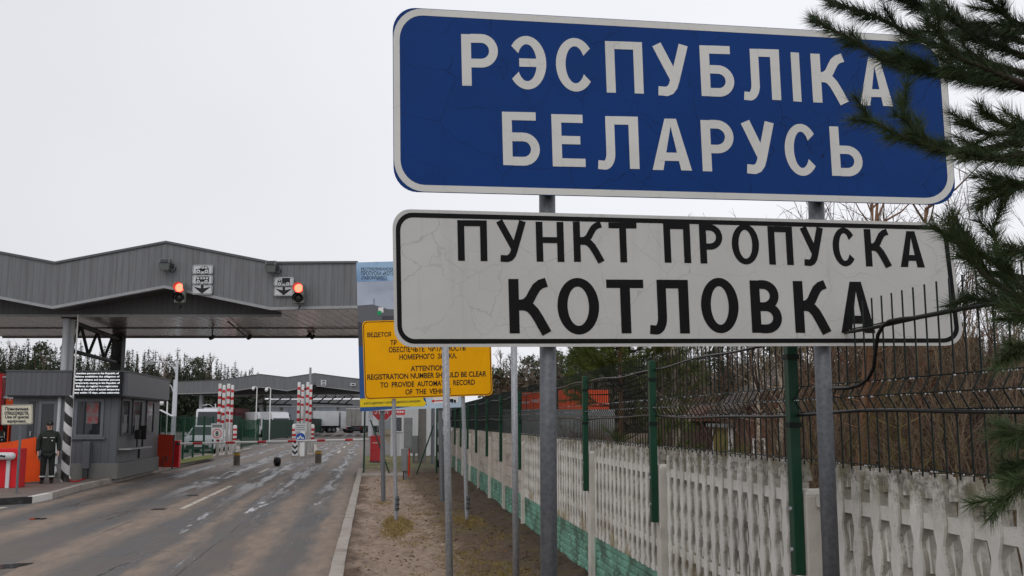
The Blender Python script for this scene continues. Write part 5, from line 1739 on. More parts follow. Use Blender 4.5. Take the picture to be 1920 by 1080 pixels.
rw_post(550.5, 795, 851, 7.5, [(803.5, 808.5), (813.5, 818), (822, 826)], 'short thick red and white post left of the blue sign', True)
rw_post(584.6, 795.5, 849, 7.4, [(803, 808), (812, 816), (820, 824)], 'short thick red and white post right of the blue sign', True)
# lane island
mb = MB()
isl2 = [G(546, 858, 0), G(586, 857, 0), G(596, 846, 0), G(592, 836, 0), G(572, 838, 0), G(556, 846, 0)]
mb.poly([(p.x, p.y, -.05) for p in isl2], (0, 0, .20))
tag(mb.build('lane_island', M_KERB), kind='structure')
mb = MB()
isl3 = [G(403, 860, 0), G(440, 855, 0), G(455, 845, 0), G(440, 838, 0), G(406, 846, 0)]
mb.poly([(p.x, p.y, -.05) for p in isl3], (0, 0, .202))
tag(mb.build('lane_island', M_KERB), kind='structure')
# grey pole cluster
for (px, top_, base_, w_, lb) in ((567.5, 732, 847, 5.5, 'flat grey pole between the striped posts of the lane island'), (578.0, 689, 844, 4.2, 'tallest pale pole rising above the lane island'), (418.5, 730, 845, 4.5, 'flat grey pole between the striped posts of the left island')):
    g = G(px, base_, .15); D = -g.x * sY + g.y * cY; h = CL(960, top_, D).z
    r = w_ / 2 * D / F
    tag(MB().box(g.x - r, g.x + r, g.y - .06, g.y + .06, .15, h).build('metal_pole', M_GALV, at=g, bevel=.02), lb, 'pole')
# speed limit plate
g = G(407.5, 856, .15); D = -g.x * sY + g.y * cY - .2
sl = Plane(org=AT(407, 810, D), rz=YAW)
th = thing('speed_sign', AT(407, 824, D), 'white plate with a speed limit of eight on a striped post', 'road sign')
MB().poly([sl.pt(*p) for p in ((396, 794), (418, 794), (418, 824), (396, 824))], -sl.n * .03).build('panel', M_PLATE, th)
mb = MB(); mb.ring(sl.pt(407, 813, .002), sl.n, (0, 0, 1), 6.9 * D / F, 8.4 * D / F, .003); mb.build('red_ring', M_PRED, th)
mb = MB(); text_px(mb, sl, '8', 404, 808.4, 409.8, 817.8, .005, .03); mb.build('numeral', M_BLACK, th)
MB().poly([sl.pt(*p, .002) for p in ((397.5, 796), (416.5, 796), (416.5, 801.5), (397.5, 801.5))], sl.n * .002).build('top_strip', M_UBOX, th)
# blue round sign with plate and chevron panel
g = G(563, 855, .15); D = -g.x * sY + g.y * cY - .3
sl = Plane(org=AT(563, 810, D), rz=YAW)
th = thing('blue_round_sign', Vector((AT(563, 850, D).x, AT(563, 850, D).y, .15)), 'round blue sign with a white symbol under a small notice on the lane island', 'road sign')
MB().poly([sl.pt(*p) for p in ((553, 794), (574.5, 794), (574.5, 809), (553, 809))], -sl.n * .03).build('notice', M_PLATE, th)
mb = MB()
for i, (xa, xb) in enumerate(((555, 572), (556, 571), (555, 572))): mb.poly([sl.pt(*p, .002) for p in ((xa, 797 + i * 4), (xb, 797 + i * 4), (xb, 798.3 + i * 4), (xa, 798.3 + i * 4))], sl.n * .001)
mb.build('notice_print', M_UBOX, th)
pan = MB().disc(sl.pt(563.5, 820.5, 0), sl.n, (0, 0, 1), 9.3 * D / F, .02, 28).build('disc', M_PLATE, th)
MB().disc(sl.pt(563.5, 820.5, .022), sl.n, (0, 0, 1), 8.7 * D / F, .002, 28).build('blue_face', mat('sign_blue', S(30, 80, 160), .4, .05), pan)
mb = MB(); mb.poly([sl.pt(*p, .026) for p in ((557, 823.5), (557, 819.5), (560, 820.5), (562, 817.5), (563.5, 816), (565, 817.5), (567, 820.5), (570, 819.5), (570, 823.5), (566, 823.5), (563.5, 820.5), (561, 823.5))], sl.n * .002); mb.build('white_symbol', M_PLATE, pan)
q0 = sl.pt(566, 850, -.05)
MB().box(q0.x - .11, q0.x + .11, q0.y - .06, q0.y + .05, .15, sl.pt(566, 809).z).build('post', M_WHITEP, th)
sl = Plane(org=AT(552, 840, D - .1), rz=YAW)
th = thing('chevron_panel', Vector((AT(552, 854, D).x, AT(552, 854, D).y, .15)), 'white panel with black chevrons at the foot of the lane island posts', 'road sign')
MB().poly([sl.pt(*p) for p in ((547.5, 824), (558.5, 824), (558.5, 854.5), (547.5, 854.5))], -sl.n * .03).build('panel', M_PLATE, th)
for yy in (822.5, 833, 843):
    mb = MB()
    q = [(548, yy), (553, yy + 5), (558, yy), (558, yy + 4.5), (553, yy + 9.5), (548, yy + 4.5)]
    mb.poly([sl.pt(x, min(max(y, 824.2), 854.3), .002) for (x, y) in q], sl.n * .002); mb.build('chevron', M_PICT, th)
# bollards with yellow band
M_BOLL = mat('bollard_metal', S(92, 84, 76), .5, .2, 5, dirt=S(60, 50, 44), dirt_amt=.5)
M_BAND = mat('bollard_yellow', S(178, 138, 44), .5, .15, 5)
for (px, top_, base_, lb) in ((443.5, 848, 873.5, 'short brown bollard with a yellow band on the left lane'), (596.5, 845, 869, 'short brown bollard with a yellow band on the right lane')):
    g = G(px, base_, 0); D = -g.x * sY + g.y * cY; h = CL(960, top_, D).z; r = 6 * D / F
    th = thing('bollard', g, lb, 'bollard', 'retractable bollards in the lanes')
    MB().lathe([(r, 0), (r, h * .78)], (0, 0, 0), 18).build('body', M_BOLL, th, local=True)
    MB().lathe([(r * 1.01, h * .782), (r * 1.01, h * .93)], (0, 0, 0), 18).build('band', M_BAND, th, local=True)
    MB().lathe([(r, h * .932), (r * .96, h)], (0, 0, 0), 18).build('cap', M_BOLL, th, local=True)
    mb = MB(); mb.lathe([(r * 2.1, .004), (r * 2.1, .02)], (0, 0, 0), 20); mb.build('base_plate', M_KERB, th, local=True)
# rubber wheel stop
g = G(519.5, 874, 0); D = -g.x * sY + g.y * cY; r = 8.3 * D / F
th = thing('tyre', g, 'black tyre standing upright on the road in front of the barrier', 'tyre', rz=.35)
t_ = MB()
prof = [(r * .45, -.09), (r * .8, -.12), (r * .97, -.09), (r, 0), (r * .97, .09), (r * .8, .12), (r * .45, .09)]
n = 26
for (rr_, o) in prof:
    for k in range(n):
        a = 2 * math.pi * k / n; t_.v.append((o, math.cos(a) * rr_, r + math.sin(a) * rr_))
for i in range(len(prof)):
    j = (i + 1) % len(prof)
    for k in range(n): t_.f.append((i*n + k, i*n + (k+1) % n, j*n + (k+1) % n, j*n + k))
t_.build('tread', M_BLACK, th, local=True, smooth=True)
h_ = MB().path([(-.06, 0, r), (.06, 0, r)], r * .44, 18).build('hub', M_DARKMETAL, th, local=True)
# ------------------------------------------------------------------ far canopies
bot = [(328, 738), (413, 736), (487, 725), (538, 732), (590, 722.5), (674, 733)]
top = [(328, 716), (413, 713), (487, 702), (538, 708), (590, 700.5), (674, 711.5)]
fc, floc, FB, FZ = canopy(124, bot, top, 'far grey folded-roof canopy over the customs lanes beyond the barrier', 26.0, 5, rz_extra=-R(14), pivot_px=500, gable_back=4, thick=.2)
def FX(px, yb_): 
    return floc(px, 740).x * (1 + yb_ / 124)
for (px, dy) in ((351, 4), (542, 5), (660, 5), (413, 12), (480, 16), (610, 16)):
    x = FX(px, dy)
    MB().box(x - .22, x + .22, dy - .2, dy + .2, 0, FZ - .01).build('column', M_COL, fc, local=True)
for i, (pa, pb_) in enumerate(((413, 4), (538, 4))):
    x = FX(pa, 5)
    MB().box(x - .12, x + .12, 5.3, 20, FZ - 1.2, FZ - 1.0).build('truss_chord', M_DARKMETAL, fc, local=True)
    for j in range(5):
        MB().tube((x, 5.4 + j * 3, FZ - 1.15), (x, 8.4 + j * 3, FZ - .06) if j % 2 else (x, 5.4 + j * 3 + 3, FZ - .06), .08, n=5).build('truss_brace', M_DARKMETAL, fc, local=True)
def farplate(px0, py0, px1, py1, lb):
    a = AT(px0, py1, 121.0); c = AT(px1, py0, 121.0)
    th = thing('lane_plate', a, lb, 'sign plate', 'lane plates on the far canopy')
    MB().hexa([a, (c.x, c.y, a.z), (c.x, c.y + .08, a.z), (a.x, a.y + .08, a.z)], [(a.x, a.y, c.z), c, (c.x, c.y + .08, c.z), (a.x, a.y + .08, c.z)]).build('panel', M_PLATE, th)
    w = c.x - a.x; z0, z1 = a.z, c.z; f = lambda u, v: (a.x + w * u, a.y + (c.y - a.y) * u - .02, z0 + (z1 - z0) * v)
    MB().poly([f(.2, .3), f(.2, .55), f(.5, .75), f(.8, .7), f(.8, .3)][::-1], (0, .01, 0)).build('pictogram', M_PICT, th)
farplate(601.5, 712.5, 611.5, 717.2, 'upper tiny white vehicle plate on the far canopy')
farplate(601.5, 717.8, 611.5, 722.5, 'lower tiny white vehicle plate on the far canopy')
farplate(657, 718.5, 667, 723.5, 'tiny white plate at the right end of the far canopy')
p = AT(590, 725, 119.5)
th = thing('floodlight', p, 'dark round floodlight below the far canopy roof peak', 'floodlight')
MB().path([(p.x, p.y, p.z), (p.x, p.y - .35, p.z - .05)], [.22, .28], 12).build('housing', M_BLACK, th)
MB().tube((p.x, p.y, p.z), (p.x, p.y, p.z + .5), .04, n=6).build('bracket', M_DARKMETAL, th)

# second canopy in the distance: a plain flat one
def flat_canopy(px0, px1, py0, py1, D, label, cols, depth=18):
    a = CL(px0, py1, D); c = CL(px1, py0, D)
    w = yawed((a.x, D, 0))
    th = thing('canopy', (w.x, w.y, 0), label, 'canopy', rz=YAW)
    W = c.x - a.x
    MB().box(0, W, 0, .25, a.z, c.z).build('fascia', M_FASCIA, th, local=True)
    MB().box(0, W, -.05, .3, a.z - .15, a.z - .003).build('lower_trim', M_TRIM, th, local=True)
    MB().box(0, W, .26, depth, a.z + .02, a.z + .3).build('ceiling', M_SOFFIT, th, local=True)
    for f in cols: MB().box(W * f - .25, W * f + .25, 2, 2.5, 0, a.z + .015).build('column', M_COL, th, local=True)
    return th
flat_canopy(452, 690, 749, 762, 200, 'distant flat grey canopy beyond the far folded canopy', (.06, .3, .56, .75, .95))
# grey customs hall closing the view
a = CL(330, 800, 236); c = CL(720, 752, 236); w = yawed((a.x, 236, 0))
hall = thing('customs_hall', (w.x, w.y, 0), 'long low grey customs hall at the far end of the lanes', 'building', rz=YAW)
MB().box(0, c.x - a.x, 0, 14, 0, 5.6).build('wall', ribbed('hall_wall', S(122, 128, 136), 0, 2.4, .6), hall, local=True)
MB().box(-.6, c.x - a.x + .6, -.5, 14.5, 5.602, 6.3).build('roof', M_TRIMD, hall, local=True)
for i in range(9):
    x = 3 + i * 5.2
    wi = MB().box(x, x + 3.0, -.08, -.002, 1.6, 3.6).build('window', M_FRAMED, hall, local=True)
    MB().box(x + .15, x + 2.85, -.12, -.082, 1.75, 3.45).build('pane', M_GLASS, wi, local=True)

# ------------------------------------------------------------------ lamp posts and camera masts
def lamp_post(px, py_top, D, arm_px, label):
    p = AT(px, py_top, D); b = Vector((p.x, p.y, 0.1)); q = AT(arm_px, py_top + 8, D)
    th = thing('street_lamp', b, label, 'street lamp', 'lamp posts on the left side')
    MB().path([b, (p.x, p.y, p.z)], [.11, .07], 12).build('pole', M_COL, th)
    s = 1 if q.x > p.x else -1
    MB().path([(p.x, p.y, p.z - .95), (p.x + s * .18, p.y, p.z - .45), (p.x + s * .55, p.y, p.z - .12), (q.x - s * .1, p.y, p.z - .05), (q.x, p.y, p.z - .10)], .035, 8).build('arm', M_COL, th)
    hd_ = MB().hexa([(q.x - .28, p.y - .13, p.z - .22), (q.x + .28, p.y - .13, p.z - .22), (q.x + .28, p.y + .13, p.z - .22), (q.x - .28, p.y + .13, p.z - .22)],
              [(q.x - .2, p.y - .06, p.z - .06), (q.x + .2, p.y - .06, p.z - .06), (q.x + .2, p.y + .06, p.z - .06), (q.x - .2, p.y + .06, p.z - .06)]).build('lamp_head', M_UBOX, th)
    MB().box(q.x - .22, q.x + .22, p.y - .1, p.y + .1, p.z - .26, p.z - .222).build('diffuser', M_PLATE, hd_)
lamp_post(332.5, 676, 62, 282, 'tall pale lamp post with a long arm right of the booth')
lamp_post(327.5, 712, 66, 296, 'lower curved pale lamp post just left of the tall one')
lamp_post(404, 757, 110, 384, 'distant lamp under the left end of the far canopy')
def mast(px, py_top, D, label):
    p = AT(px, py_top, D); b = Vector((p.x, p.y, 0.05))
    th = thing('camera_mast', b, label, 'camera mast', 'camera masts in the yard')
    MB().path([b, p], [.06, .045], 10).build('pole', M_WHITEP, th)
    MB().path([p, (p.x - .1, p.y, p.z + .12), (p.x - .32, p.y, p.z + .1)], .03, 6).build('arm', M_WHITEP, th)
    MB().path([(p.x - .34, p.y, p.z + .08), (p.x - .36, p.y - .05, p.z - .12), (p.x - .36, p.y - .06, p.z - .24)], [.10, .15, .07], 12).build('camera_dome', M_WHITEP, th)
mast(314, 753, 66, 'white camera mast just right of the booth roof')
mast(507.5, 729, 88, 'white camera mast in front of the white trucks')
mast(482, 727, 96, 'white camera mast with its dome left of the white trucks')

# ------------------------------------------------------------------ green fences in the yard
def gfence(pts_px, ztop, label, sp=.10, solid=False, z0=.15):
    P = [G(px, py, z0) for (px, py) in pts_px]
    th = thing('green_fence', P[0], label, 'fence', 'green fences in the yard')
    for p in P:
        MB().box(p.x - .045, p.x + .045, p.y - .04, p.y + .04, z0, ztop + .06).build('post', M_GREENP, th)
    for a, b in zip(P[:-1], P[1:]):
        d = (b - a); L = d.length; u = d.normalized()
        if solid:
            n = int(L / .28) + 1; mb = MB()
            for i in range(n):
                p0 = a + u * (L * i / n + .02); p1 = a + u * (L * (i + 1) / n - .02)
                off = Vector((-u.y, u.x, 0)) * (.03 if i % 2 else -.03)
                mb.hexa([p0 + off + Vector((0, 0, .1)), p1 + off + Vector((0, 0, .1)), p1 - off * .2 + Vector((0, 0, .1)), p0 - off * .2 + Vector((0, 0, .1))],
                        [p0 + off + Vector((0, 0, ztop - z0)), p1 + off + Vector((0, 0, ztop - z0)), p1 - off * .2 + Vector((0, 0, ztop - z0)), p0 - off * .2 + Vector((0, 0, ztop - z0))])
            mb.build('sheet_panel', M_GREENG, th)
        else:
            mb = MB(); n = int(L / sp)
            for i in range(1, n):
                p = a + u * (L * i / n); mb.path([(p.x, p.y, z0 + .08), (p.x, p.y, ztop)], .0055, 3, cap=False)
            for zz in (z0 + .12, z0 + .75, (z0 + ztop) / 2 + .3, ztop - .04):
                mb.path([(a.x, a.y, zz), (b.x, b.y, zz)], .006, 3, cap=False)
            mb.build('wire_panel', M_GREENP, th)
    return th
gfence([(296, 872), (342, 862), (361, 857.5), (381, 854), (398, 851)], 2.12, 'green wire fence in front of the parked white car')
gfence([(452, 842), (484, 834)], 2.0, 'green wire gate right of the short striped post', .12)
gfence([(492, 829), (549, 819)], 2.05, 'solid green sheet fence left of the lane island', solid=True)
gfence([(584, 815), (616, 806)], 2.3, 'solid green sheet fence right of the lane island', solid=True)
gfence([(372, 838), (405, 830), (450, 826)], 2.4, 'dark green sheet fence behind the parked white car', solid=True)
# lawn strip behind the left kerb
mb = MB(); mb.sheet([G(312, 874, .165), G(400, 858, .165), G(399, 852, .165), G(318, 864, .165)])
M_LAWN = mat('short_lawn', S(96, 102, 44), .95, .3, 3, bump=.6, bscale=30, dirt=S(112, 98, 62), dirt_amt=.6)
tag(mb.build('lawn', M_LAWN), kind='structure')
# white slanted panel on a post
p = AT(312, 775, 64)
th = thing('slanted_panel', Vector((p.x, p.y, .1)), 'white slanted panel on a thin post between booth and fence', 'panel')
MB().hexa([(p.x - .4, p.y - .4, p.z + .2), (p.x + .42, p.y - .4, p.z - .22), (p.x + .42, p.y + .4, p.z - .22), (p.x - .4, p.y + .4, p.z + .2)],
          [(p.x - .4, p.y - .4, p.z + .24), (p.x + .42, p.y - .4, p.z - .18), (p.x + .42, p.y + .4, p.z - .18), (p.x - .4, p.y + .4, p.z + .24)]).build('sheet', M_PLATE, th)
MB().tube((p.x, p.y, .1), (p.x, p.y, p.z - .01), .04, n=8).build('post', M_GREENP, th)

# ------------------------------------------------------------------ vehicles
M_TYRE = M_BLACK
M_VWHITE = mat('vehicle_white', S(196, 198, 202), .35, .05, 1.5, dirt=S(150, 146, 140), dirt_amt=.4, dscale=1)
M_CARW = mat('car_white', S(196, 200, 204), .3, .04, 1.5)
M_TRAILER = mat('trailer_grey_doors', S(136, 134, 130), .5, .12, 1, dirt=S(84, 76, 68), dirt_amt=.7, dscale=.8, dstretch=(2, 2, .4))
M_RLAMP = mat('tail_lamp_red', S(150, 24, 24), .3)
def wheel(parent, x, y, r, w):
    t = MB().path([(x - w/2, y, r), (x + w/2, y, r)], r, 18).build('wheel', M_TYRE, parent, local=True, bevel=.02)
    MB().path([(x - w/2 - .01, y, r), (x + w/2 + .01, y, r)], r * .5, 12).build('rim', M_GALVD, t, local=True)
def truck(p, rz, label, boxm, L=8.0, H=3.9, W=2.5, group='trucks in the customs yard', cabm=None, cab=True, doors=None, zb=1.15):
    """origin under the rear doors; drives along local +y"""
    th = thing('truck', p, label, 'truck', group, rz=rz)
    MB().box(-W/2, W/2, 0, L, zb, H).build('cargo_box', boxm, th, local=True, bevel=.03)
    dm = doors or boxm
    for s in (-1, 1):
        d = MB().box(min(0, s * (W/2 - .04)) + (.01 if s > 0 else 0), max(0, s * (W/2 - .04)) - (.01 if s < 0 else 0), -.04, -.002, zb + .06, H - .06).build('rear_door', dm, th, local=True)
        MB().tube((s * .35, -.06, zb + .1), (s * .35, -.06, H - .1), .02, n=6).build('lock_rod', M_DARKMETAL, d, local=True)
        MB().box(s * W/2 - s * .02 - (.32 if s > 0 else 0), s * W/2 - s * .02 + (.32 if s < 0 else 0), -.05, .04, .78, .95).build('tail_lamp', M_RLAMP, th, local=True)
    MB().box(-.5, .5, .1, L + .6, .82, zb - .005).build('chassis', M_DARKMETAL, th, local=True)
    MB().box(-W/2 + .08, W/2 - .08, -.03, .05, .48, .62).build('underrun_bar', M_DARKMETAL, th, local=True)
    MB().box(-W/2 + .1, W/2 - .1, .3, .34, .25, .78).build('mud_flap', M_BLACK, th, local=True)
    for y in (1.4, 2.7, L - .8):
        for s in (-1, 1): wheel(th, s * (W/2 - .28), y, .5, .5)
    if cab:
        cm = cabm or M_VWHITE
        y0, y1 = L + .35, L + 2.3
        c = MB().poly([(-W/2 + .02, y0, .75), (-W/2 + .02, y1, .45), (-W/2 + .02, y1 + .02, 1.6), (-W/2 + .02, y1 - .18, 2.75), (-W/2 + .02, y1 - .7, 3.45), (-W/2 + .02, y0, 3.6)], (W - .04, 0, 0)).build('cab', cm, th, local=True, bevel=.06)
        MB().poly([(-W/2 + .15, y1 + .035, 1.65), (-W/2 + .15, y1 - .14, 2.68), (W/2 - .15, y1 - .14, 2.68), (W/2 - .15, y1 + .035, 1.65)], (0, .02, 0)).build('windscreen', M_GLASS, c, local=True)
        for s in (-1, 1):
            MB().box(s * (W/2 - .015) - .01, s * (W/2 - .015) + .01, y0 + .8, y1 - .28, 1.75, 2.6).build('side_window', M_GLASS, c, local=True)
            MB().box(s * (W/2 + .17) - .1, s * (W/2 + .17) + .1, y1 - .12, y1 - .02, 1.9, 2.5).build('mirror', M_BLACK, c, local=True)
            MB().box(s * .85 - .2, s * .85 + .2, y1 + .002, y1 + .04, .62, .85).build('headlight', M_PLATE, c, local=True)
        MB().box(-.75, .75, y1 + .012, y1 + .045, .95, 1.45).build('grille', M_BLACK, c, local=True)
        for s in (-1, 1): wheel(th, s * (W/2 - .25), y1 - .75, .5, .42)
    return th
g = G(663, 812, 0)
truck(g, -R(13), 'grey and white lorry driving away between the far canopy columns', M_VWHITE, L=12.5, H=4.0, W=2.65, doors=M_TRAILER)
def TP(px, D): p = AT(px, 790, D); return Vector((p.x, p.y, 0))
truck(TP(475, 126), R(-158), 'white box lorry parked left of the camera masts under the far canopy', M_VWHITE, L=5, H=3.6).scale = (.84,) * 3
truck(TP(499, 122), R(-158), 'white box lorry parked right of the camera mast under the far canopy', M_VWHITE, L=5, H=3.6).scale = (.84,) * 3
def van(p, rz, label):
    th = thing('van', p, label, 'van', rz=rz)
    W = 2.02
    prof = [(-2.6, .35), (-2.6, 2.45), (-2.4, 2.62), (1.0, 2.66), (1.35, 2.55), (2.05, 1.42), (2.65, 1.18), (2.72, .70), (2.68, .34)]
    MB().poly([(-W/2, y, z) for (y, z) in prof], (W, 0, 0)).build('body', M_VWHITE, th, local=True, bevel=.09)
    MB().poly([(-W/2 + .12, 1.43, 2.46), (W/2 - .12, 1.43, 2.46), (W/2 - .08, 2.06, 1.46), (-W/2 + .08, 2.06, 1.46)], (0, .03, .02)).build('windscreen', M_GLASS, th, local=True)
    for s in (-1, 1):
        MB().poly([(s * (W/2 + .004), .5, 1.42), (s * (W/2 + .004), 1.75, 1.42), (s * (W/2 + .004), 1.25, 2.3), (s * (W/2 + .004), .5, 2.3)], (s * .012, 0, 0)).build('side_window', M_GLASS, th, local=True)
        MB().box(s * (W/2 + .13) - .09, s * (W/2 + .13) + .09, 1.5, 1.6, 1.45, 1.85).build('mirror', M_BLACK, th, local=True)
        MB().box(s * .74 - .17, s * .74 + .17, 2.70, 2.76, .82, 1.05).build('headlight', M_PLATE, th, local=True)
        for y in (-1.6, 1.75): wheel(th, s * (W/2 - .12), y, .35, .24)
    MB().box(-.5, .5, 2.71, 2.745, .62, .98).build('grille', M_BLACK, th, local=True)
    MB().box(-.9, .9, 2.69, 2.75, .36, .58).build('bumper', M_DARKMETAL, th, local=True)
    MB().box(-.6, .6, -1.6, .6, 2.662, 2.74).build('roof_rack', M_VWHITE, th, local=True, bevel=.02)
van(TP(400, 63), R(188), 'white high-roofed van facing us behind the green fences')
truck(TP(586, 168), R(-80), 'white box lorry seen side-on below the distant flat canopy', M_VWHITE, L=4.2, H=3.6)
truck(TP(450, 128), R(170), 'dark red box lorry in the shade of the far canopy', mat('dark_red_box', S(88, 26, 30), .5, .15), L=6, H=3.5, cabm=mat('dark_red_cab', S(88, 26, 30), .5))

def car(p, rz, label, m):
    th = thing('parked_car', p, label, 'car', rz=rz)
    W = 1.78; L = 4.2
    prof = [(-2.1, .42), (-2.08, .85), (-1.95, .98), (-1.0, 1.04), (.95, 1.02), (1.95, .86), (2.1, .70), (2.1, .34), (1.75, .24), (-1.85, .26)]
    mb = MB()
    mb.poly([(-W/2, y, z) for (y, z) in prof], (W, 0, 0)); b = mb.build('body', m, th, local=True, bevel=.08)
    gl = MB(); y0, y1, y2, y3 = -1.9, -1.55, .15, .95
    gl.hexa([(-W/2 + .06, y0, .97), (W/2 - .06, y0, .97), (W/2 - .06, y3, 1.0), (-W/2 + .06, y3, 1.0)], [(-W/2 + .22, y1, 1.50), (W/2 - .22, y1, 1.50), (W/2 - .22, y2, 1.50), (-W/2 + .22, y2, 1.50)])
    gl.build('windows', M_GLASS, th, local=True, bevel=.03)
    MB().hexa([(-W/2 + .2, y1 - .03, 1.485), (W/2 - .2, y1 - .03, 1.485), (W/2 - .2, y2 + .04, 1.485), (-W/2 + .2, y2 + .04, 1.485)], [(-W/2 + .28, y1 + .1, 1.56), (W/2 - .28, y1 + .1, 1.56), (W/2 - .28, y2 - .1, 1.56), (-W/2 + .28, y2 - .1, 1.56)]).build('roof', m, th, local=True, bevel=.02)
    for s in (-1, 1):
        MB().hexa([(s*.82 - .04, y3 - .03, .98), (s*.82 + .04, y3 - .03, .98), (s*.82 + .04, y3 + .05, .98), (s*.82 - .04, y3 + .05, .98)], [(s*.67 - .035, y2, 1.5), (s*.67 + .035, y2, 1.5), (s*.67 + .035, y2 + .06, 1.5), (s*.67 - .035, y2 + .06, 1.5)]).build('pillar', m, th, local=True)
        MB().hexa([(s*.64 - .2, 2.03, .60), (s*.64 + .2, 2.03, .60), (s*.64 + .2, 2.115, .60), (s*.64 - .2, 2.115, .60)], [(s*.66 - .18, 1.8, .84), (s*.66 + .18, 1.8, .84), (s*.66 + .18, 1.98, .84), (s*.66 - .18, 1.98, .84)]).build('headlight', M_PLATE, th, local=True)
        MB().box(s*.98 - .1, s*.98 + .1, .78, .92, 1.0, 1.16).build('mirror', m, th, local=True, bevel=.03)
        for y in (-1.3, 1.3): wheel(th, s * (W/2 - .1), y, .32, .22)
    MB().box(-.42, .42, 2.102, 2.125, .56, .72).build('grille', M_BLACK, th, local=True)
    MB().box(-.62, .62, 2.102, 2.12, .30, .48).build('air_intake', M_BLACK, th, local=True)
    MB().box(-.26, .26, 2.122, 2.14, .38, .49).build('number_plate', M_PLATE, th, local=True)
    return th
g = G(368, 852, .1)
car(Vector((g.x, g.y + 3, .1)), R(180) - YAW * -0.4, 'white hatchback parked facing us behind the green wire fence', M_CARW)

# orange lorries and a grey wall beyond the concrete fence
M_OTRL = mat('orange_tarp', S(206, 72, 28), .55, .08, 1.2, dirt=S(160, 60, 30), dirt_amt=.4)
p = TP(994, 96)
t1 = truck(Vector((p.x, p.y, .6)), -R(3), 'orange lorry seen from behind left of the big sign post', M_OTRL, L=9, H=4.05, W=1.9, group='orange lorries beyond the fence', cab=False, zb=1.4)
mb = MB()
text_on(mb, 'FIRE', Vector((.1, -.047, 3.05)), Vector((.75, 0, .05)), Vector((0, 0, .30)), .02)
for i in range(4): mb.box(-.80 + i * .2, -.66 + i * .2, -.05, -.046, 2.98 + i * .01, 3.18)
mb.build('lettering', M_PLATE, t1, local=True)
p = TP(1140, 88)
truck(Vector((p.x, p.y, .6)), YAW + R(88), 'orange lorry seen side-on behind the drooping pine branches', M_OTRL, L=4.3, H=4.0, W=2.4, group='orange lorries beyond the fence', cab=False, zb=1.9)
a = CL(940, 800, 84); w = yawed((a.x, 84, 0))
tag(MB().box(0, 9.5, 0, .2, 0, 2.9).build('yard_wall', M_UBOX), 'low grey wall below the orange lorries beyond the fence', 'wall')
o = bpy.data.objects['yard_wall']; o.location = (w.x, w.y, 0); o.rotation_euler = (0, 0, YAW)

# brown house beyond the fence
M_BRICKW = mat('brown_timber_wall', S(86, 54, 42), .8, .2, 3, stretch=(1, 1, 5), bump=.3, bscale=8, dirt=S(50, 34, 28), dirt_amt=.6)
M_OCHRE = mat('ochre_render', S(120, 106, 50), .85, .15, 2)
a = CL(1404, 850, 31); w = yawed((a.x, 31, 0))
hs = thing('brown_house', (w.x, w.y, .2), 'small brown timber house with a white window beyond the mesh fence', 'house', rz=YAW)
MB().box(0, 3.6, 0, 4, 0, 2.1).build('wall', M_BRICKW, hs, local=True)
r = MB().poly([(-.35, -.4, 1.95), (1.8, -.4, 3.3), (3.95, -.4, 1.95), (3.95, -.4, 2.1), (1.8, -.4, 3.48), (-.35, -.4, 2.1)], (0, 4.8, 0)).build('roof', mat('brown_roof', S(58, 48, 42), .8, .2, 4), hs, local=True)
MB().poly([(0.002, .02, 2.1), (3.598, .02, 2.1), (1.8, .02, 3.25)], (0, .1, 0)).build('gable', M_BRICKW, hs, local=True)
wi = MB().box(.12, .50, -.05, -.002, .62, 1.18).build('window', M_WHITEP, hs, local=True)
for i in range(2):
    for j in range(3):
        MB().box(.16 + i * .155, .30 + i * .155, -.065, -.052, .66 + j * .165, .80 + j * .165).build('pane', M_GLASS, wi, local=True)
a = CL(1372, 850, 33); w = yawed((a.x, 33, 0))
sh = thing('ochre_shed', (w.x, w.y, .2), 'low ochre shed left of the brown house beyond the fence', 'shed', rz=YAW)
MB().box(0, .72, 0, 3, 0, 1.5).build('wall', M_OCHRE, sh, local=True)
MB().box(-.2, .75, -.3, 3.2, 1.502, 1.62).build('roof', M_UBOX, sh, local=True)
MB().box(-.12, .02, -.2, -.08, .0, 1.501).build('post', M_WHITEP, sh, local=True)
a = CL(1300, 850, 40); w = yawed((a.x, 40, 0))
h2 = thing('dark_shed', (w.x, w.y, .2), 'dark reddish shed with white door frames behind the fence', 'shed', rz=YAW)
MB().box(0, 1.6, 0, 3, 0, 1.7).build('wall', mat('dark_red_boards', S(58, 34, 30), .8, .2, 3), h2, local=True)
MB().poly([(-.2, -.3, 1.702), (.8, -.3, 2.35), (1.8, -.3, 1.702)], (0, 3.6, 0)).build('roof', mat('rusty_roof', S(84, 54, 42), .8, .25, 3), h2, local=True)
for x in (.75, 1.18):
    MB().box(x, x + .11, -.04, -.002, .3, 1.4).build('door_frame', M_WHITEP, h2, local=True)

# ------------------------------------------------------------------ people
def skin_obj(name, verts, edges, radii, matl, parent=None, sub=2, root=0):
    me = bpy.data.meshes.new(name)
    me.from_pydata([tuple(v) for v in verts], edges, [])
    o = bpy.data.objects.new(name, me); COL.objects.link(o)
    me.materials.append(matl)
    sk = o.modifiers.new('skin', 'SKIN'); sk.use_smooth_shade = True; sk.use_x_symmetry = False
    for i, r in enumerate(radii):
        me.skin_vertices[0].data[i].radius = r if isinstance(r, tuple) else (r, r)
        me.skin_vertices[0].data[i].use_root = (i == root)
    ss = o.modifiers.new('sub', 'SUBSURF'); ss.levels = sub; ss.render_levels = sub
    if parent: o.parent = parent; WM[o.name] = WM.get(parent.name, Matrix.Identity(4))
    return o
M_SKIN = mat('skin', S(196, 150, 128), .55, .06, 8)
M_UNIF = mat('dark_green_uniform', S(38, 44, 38), .8, .2, 14, bump=.3, bscale=60)
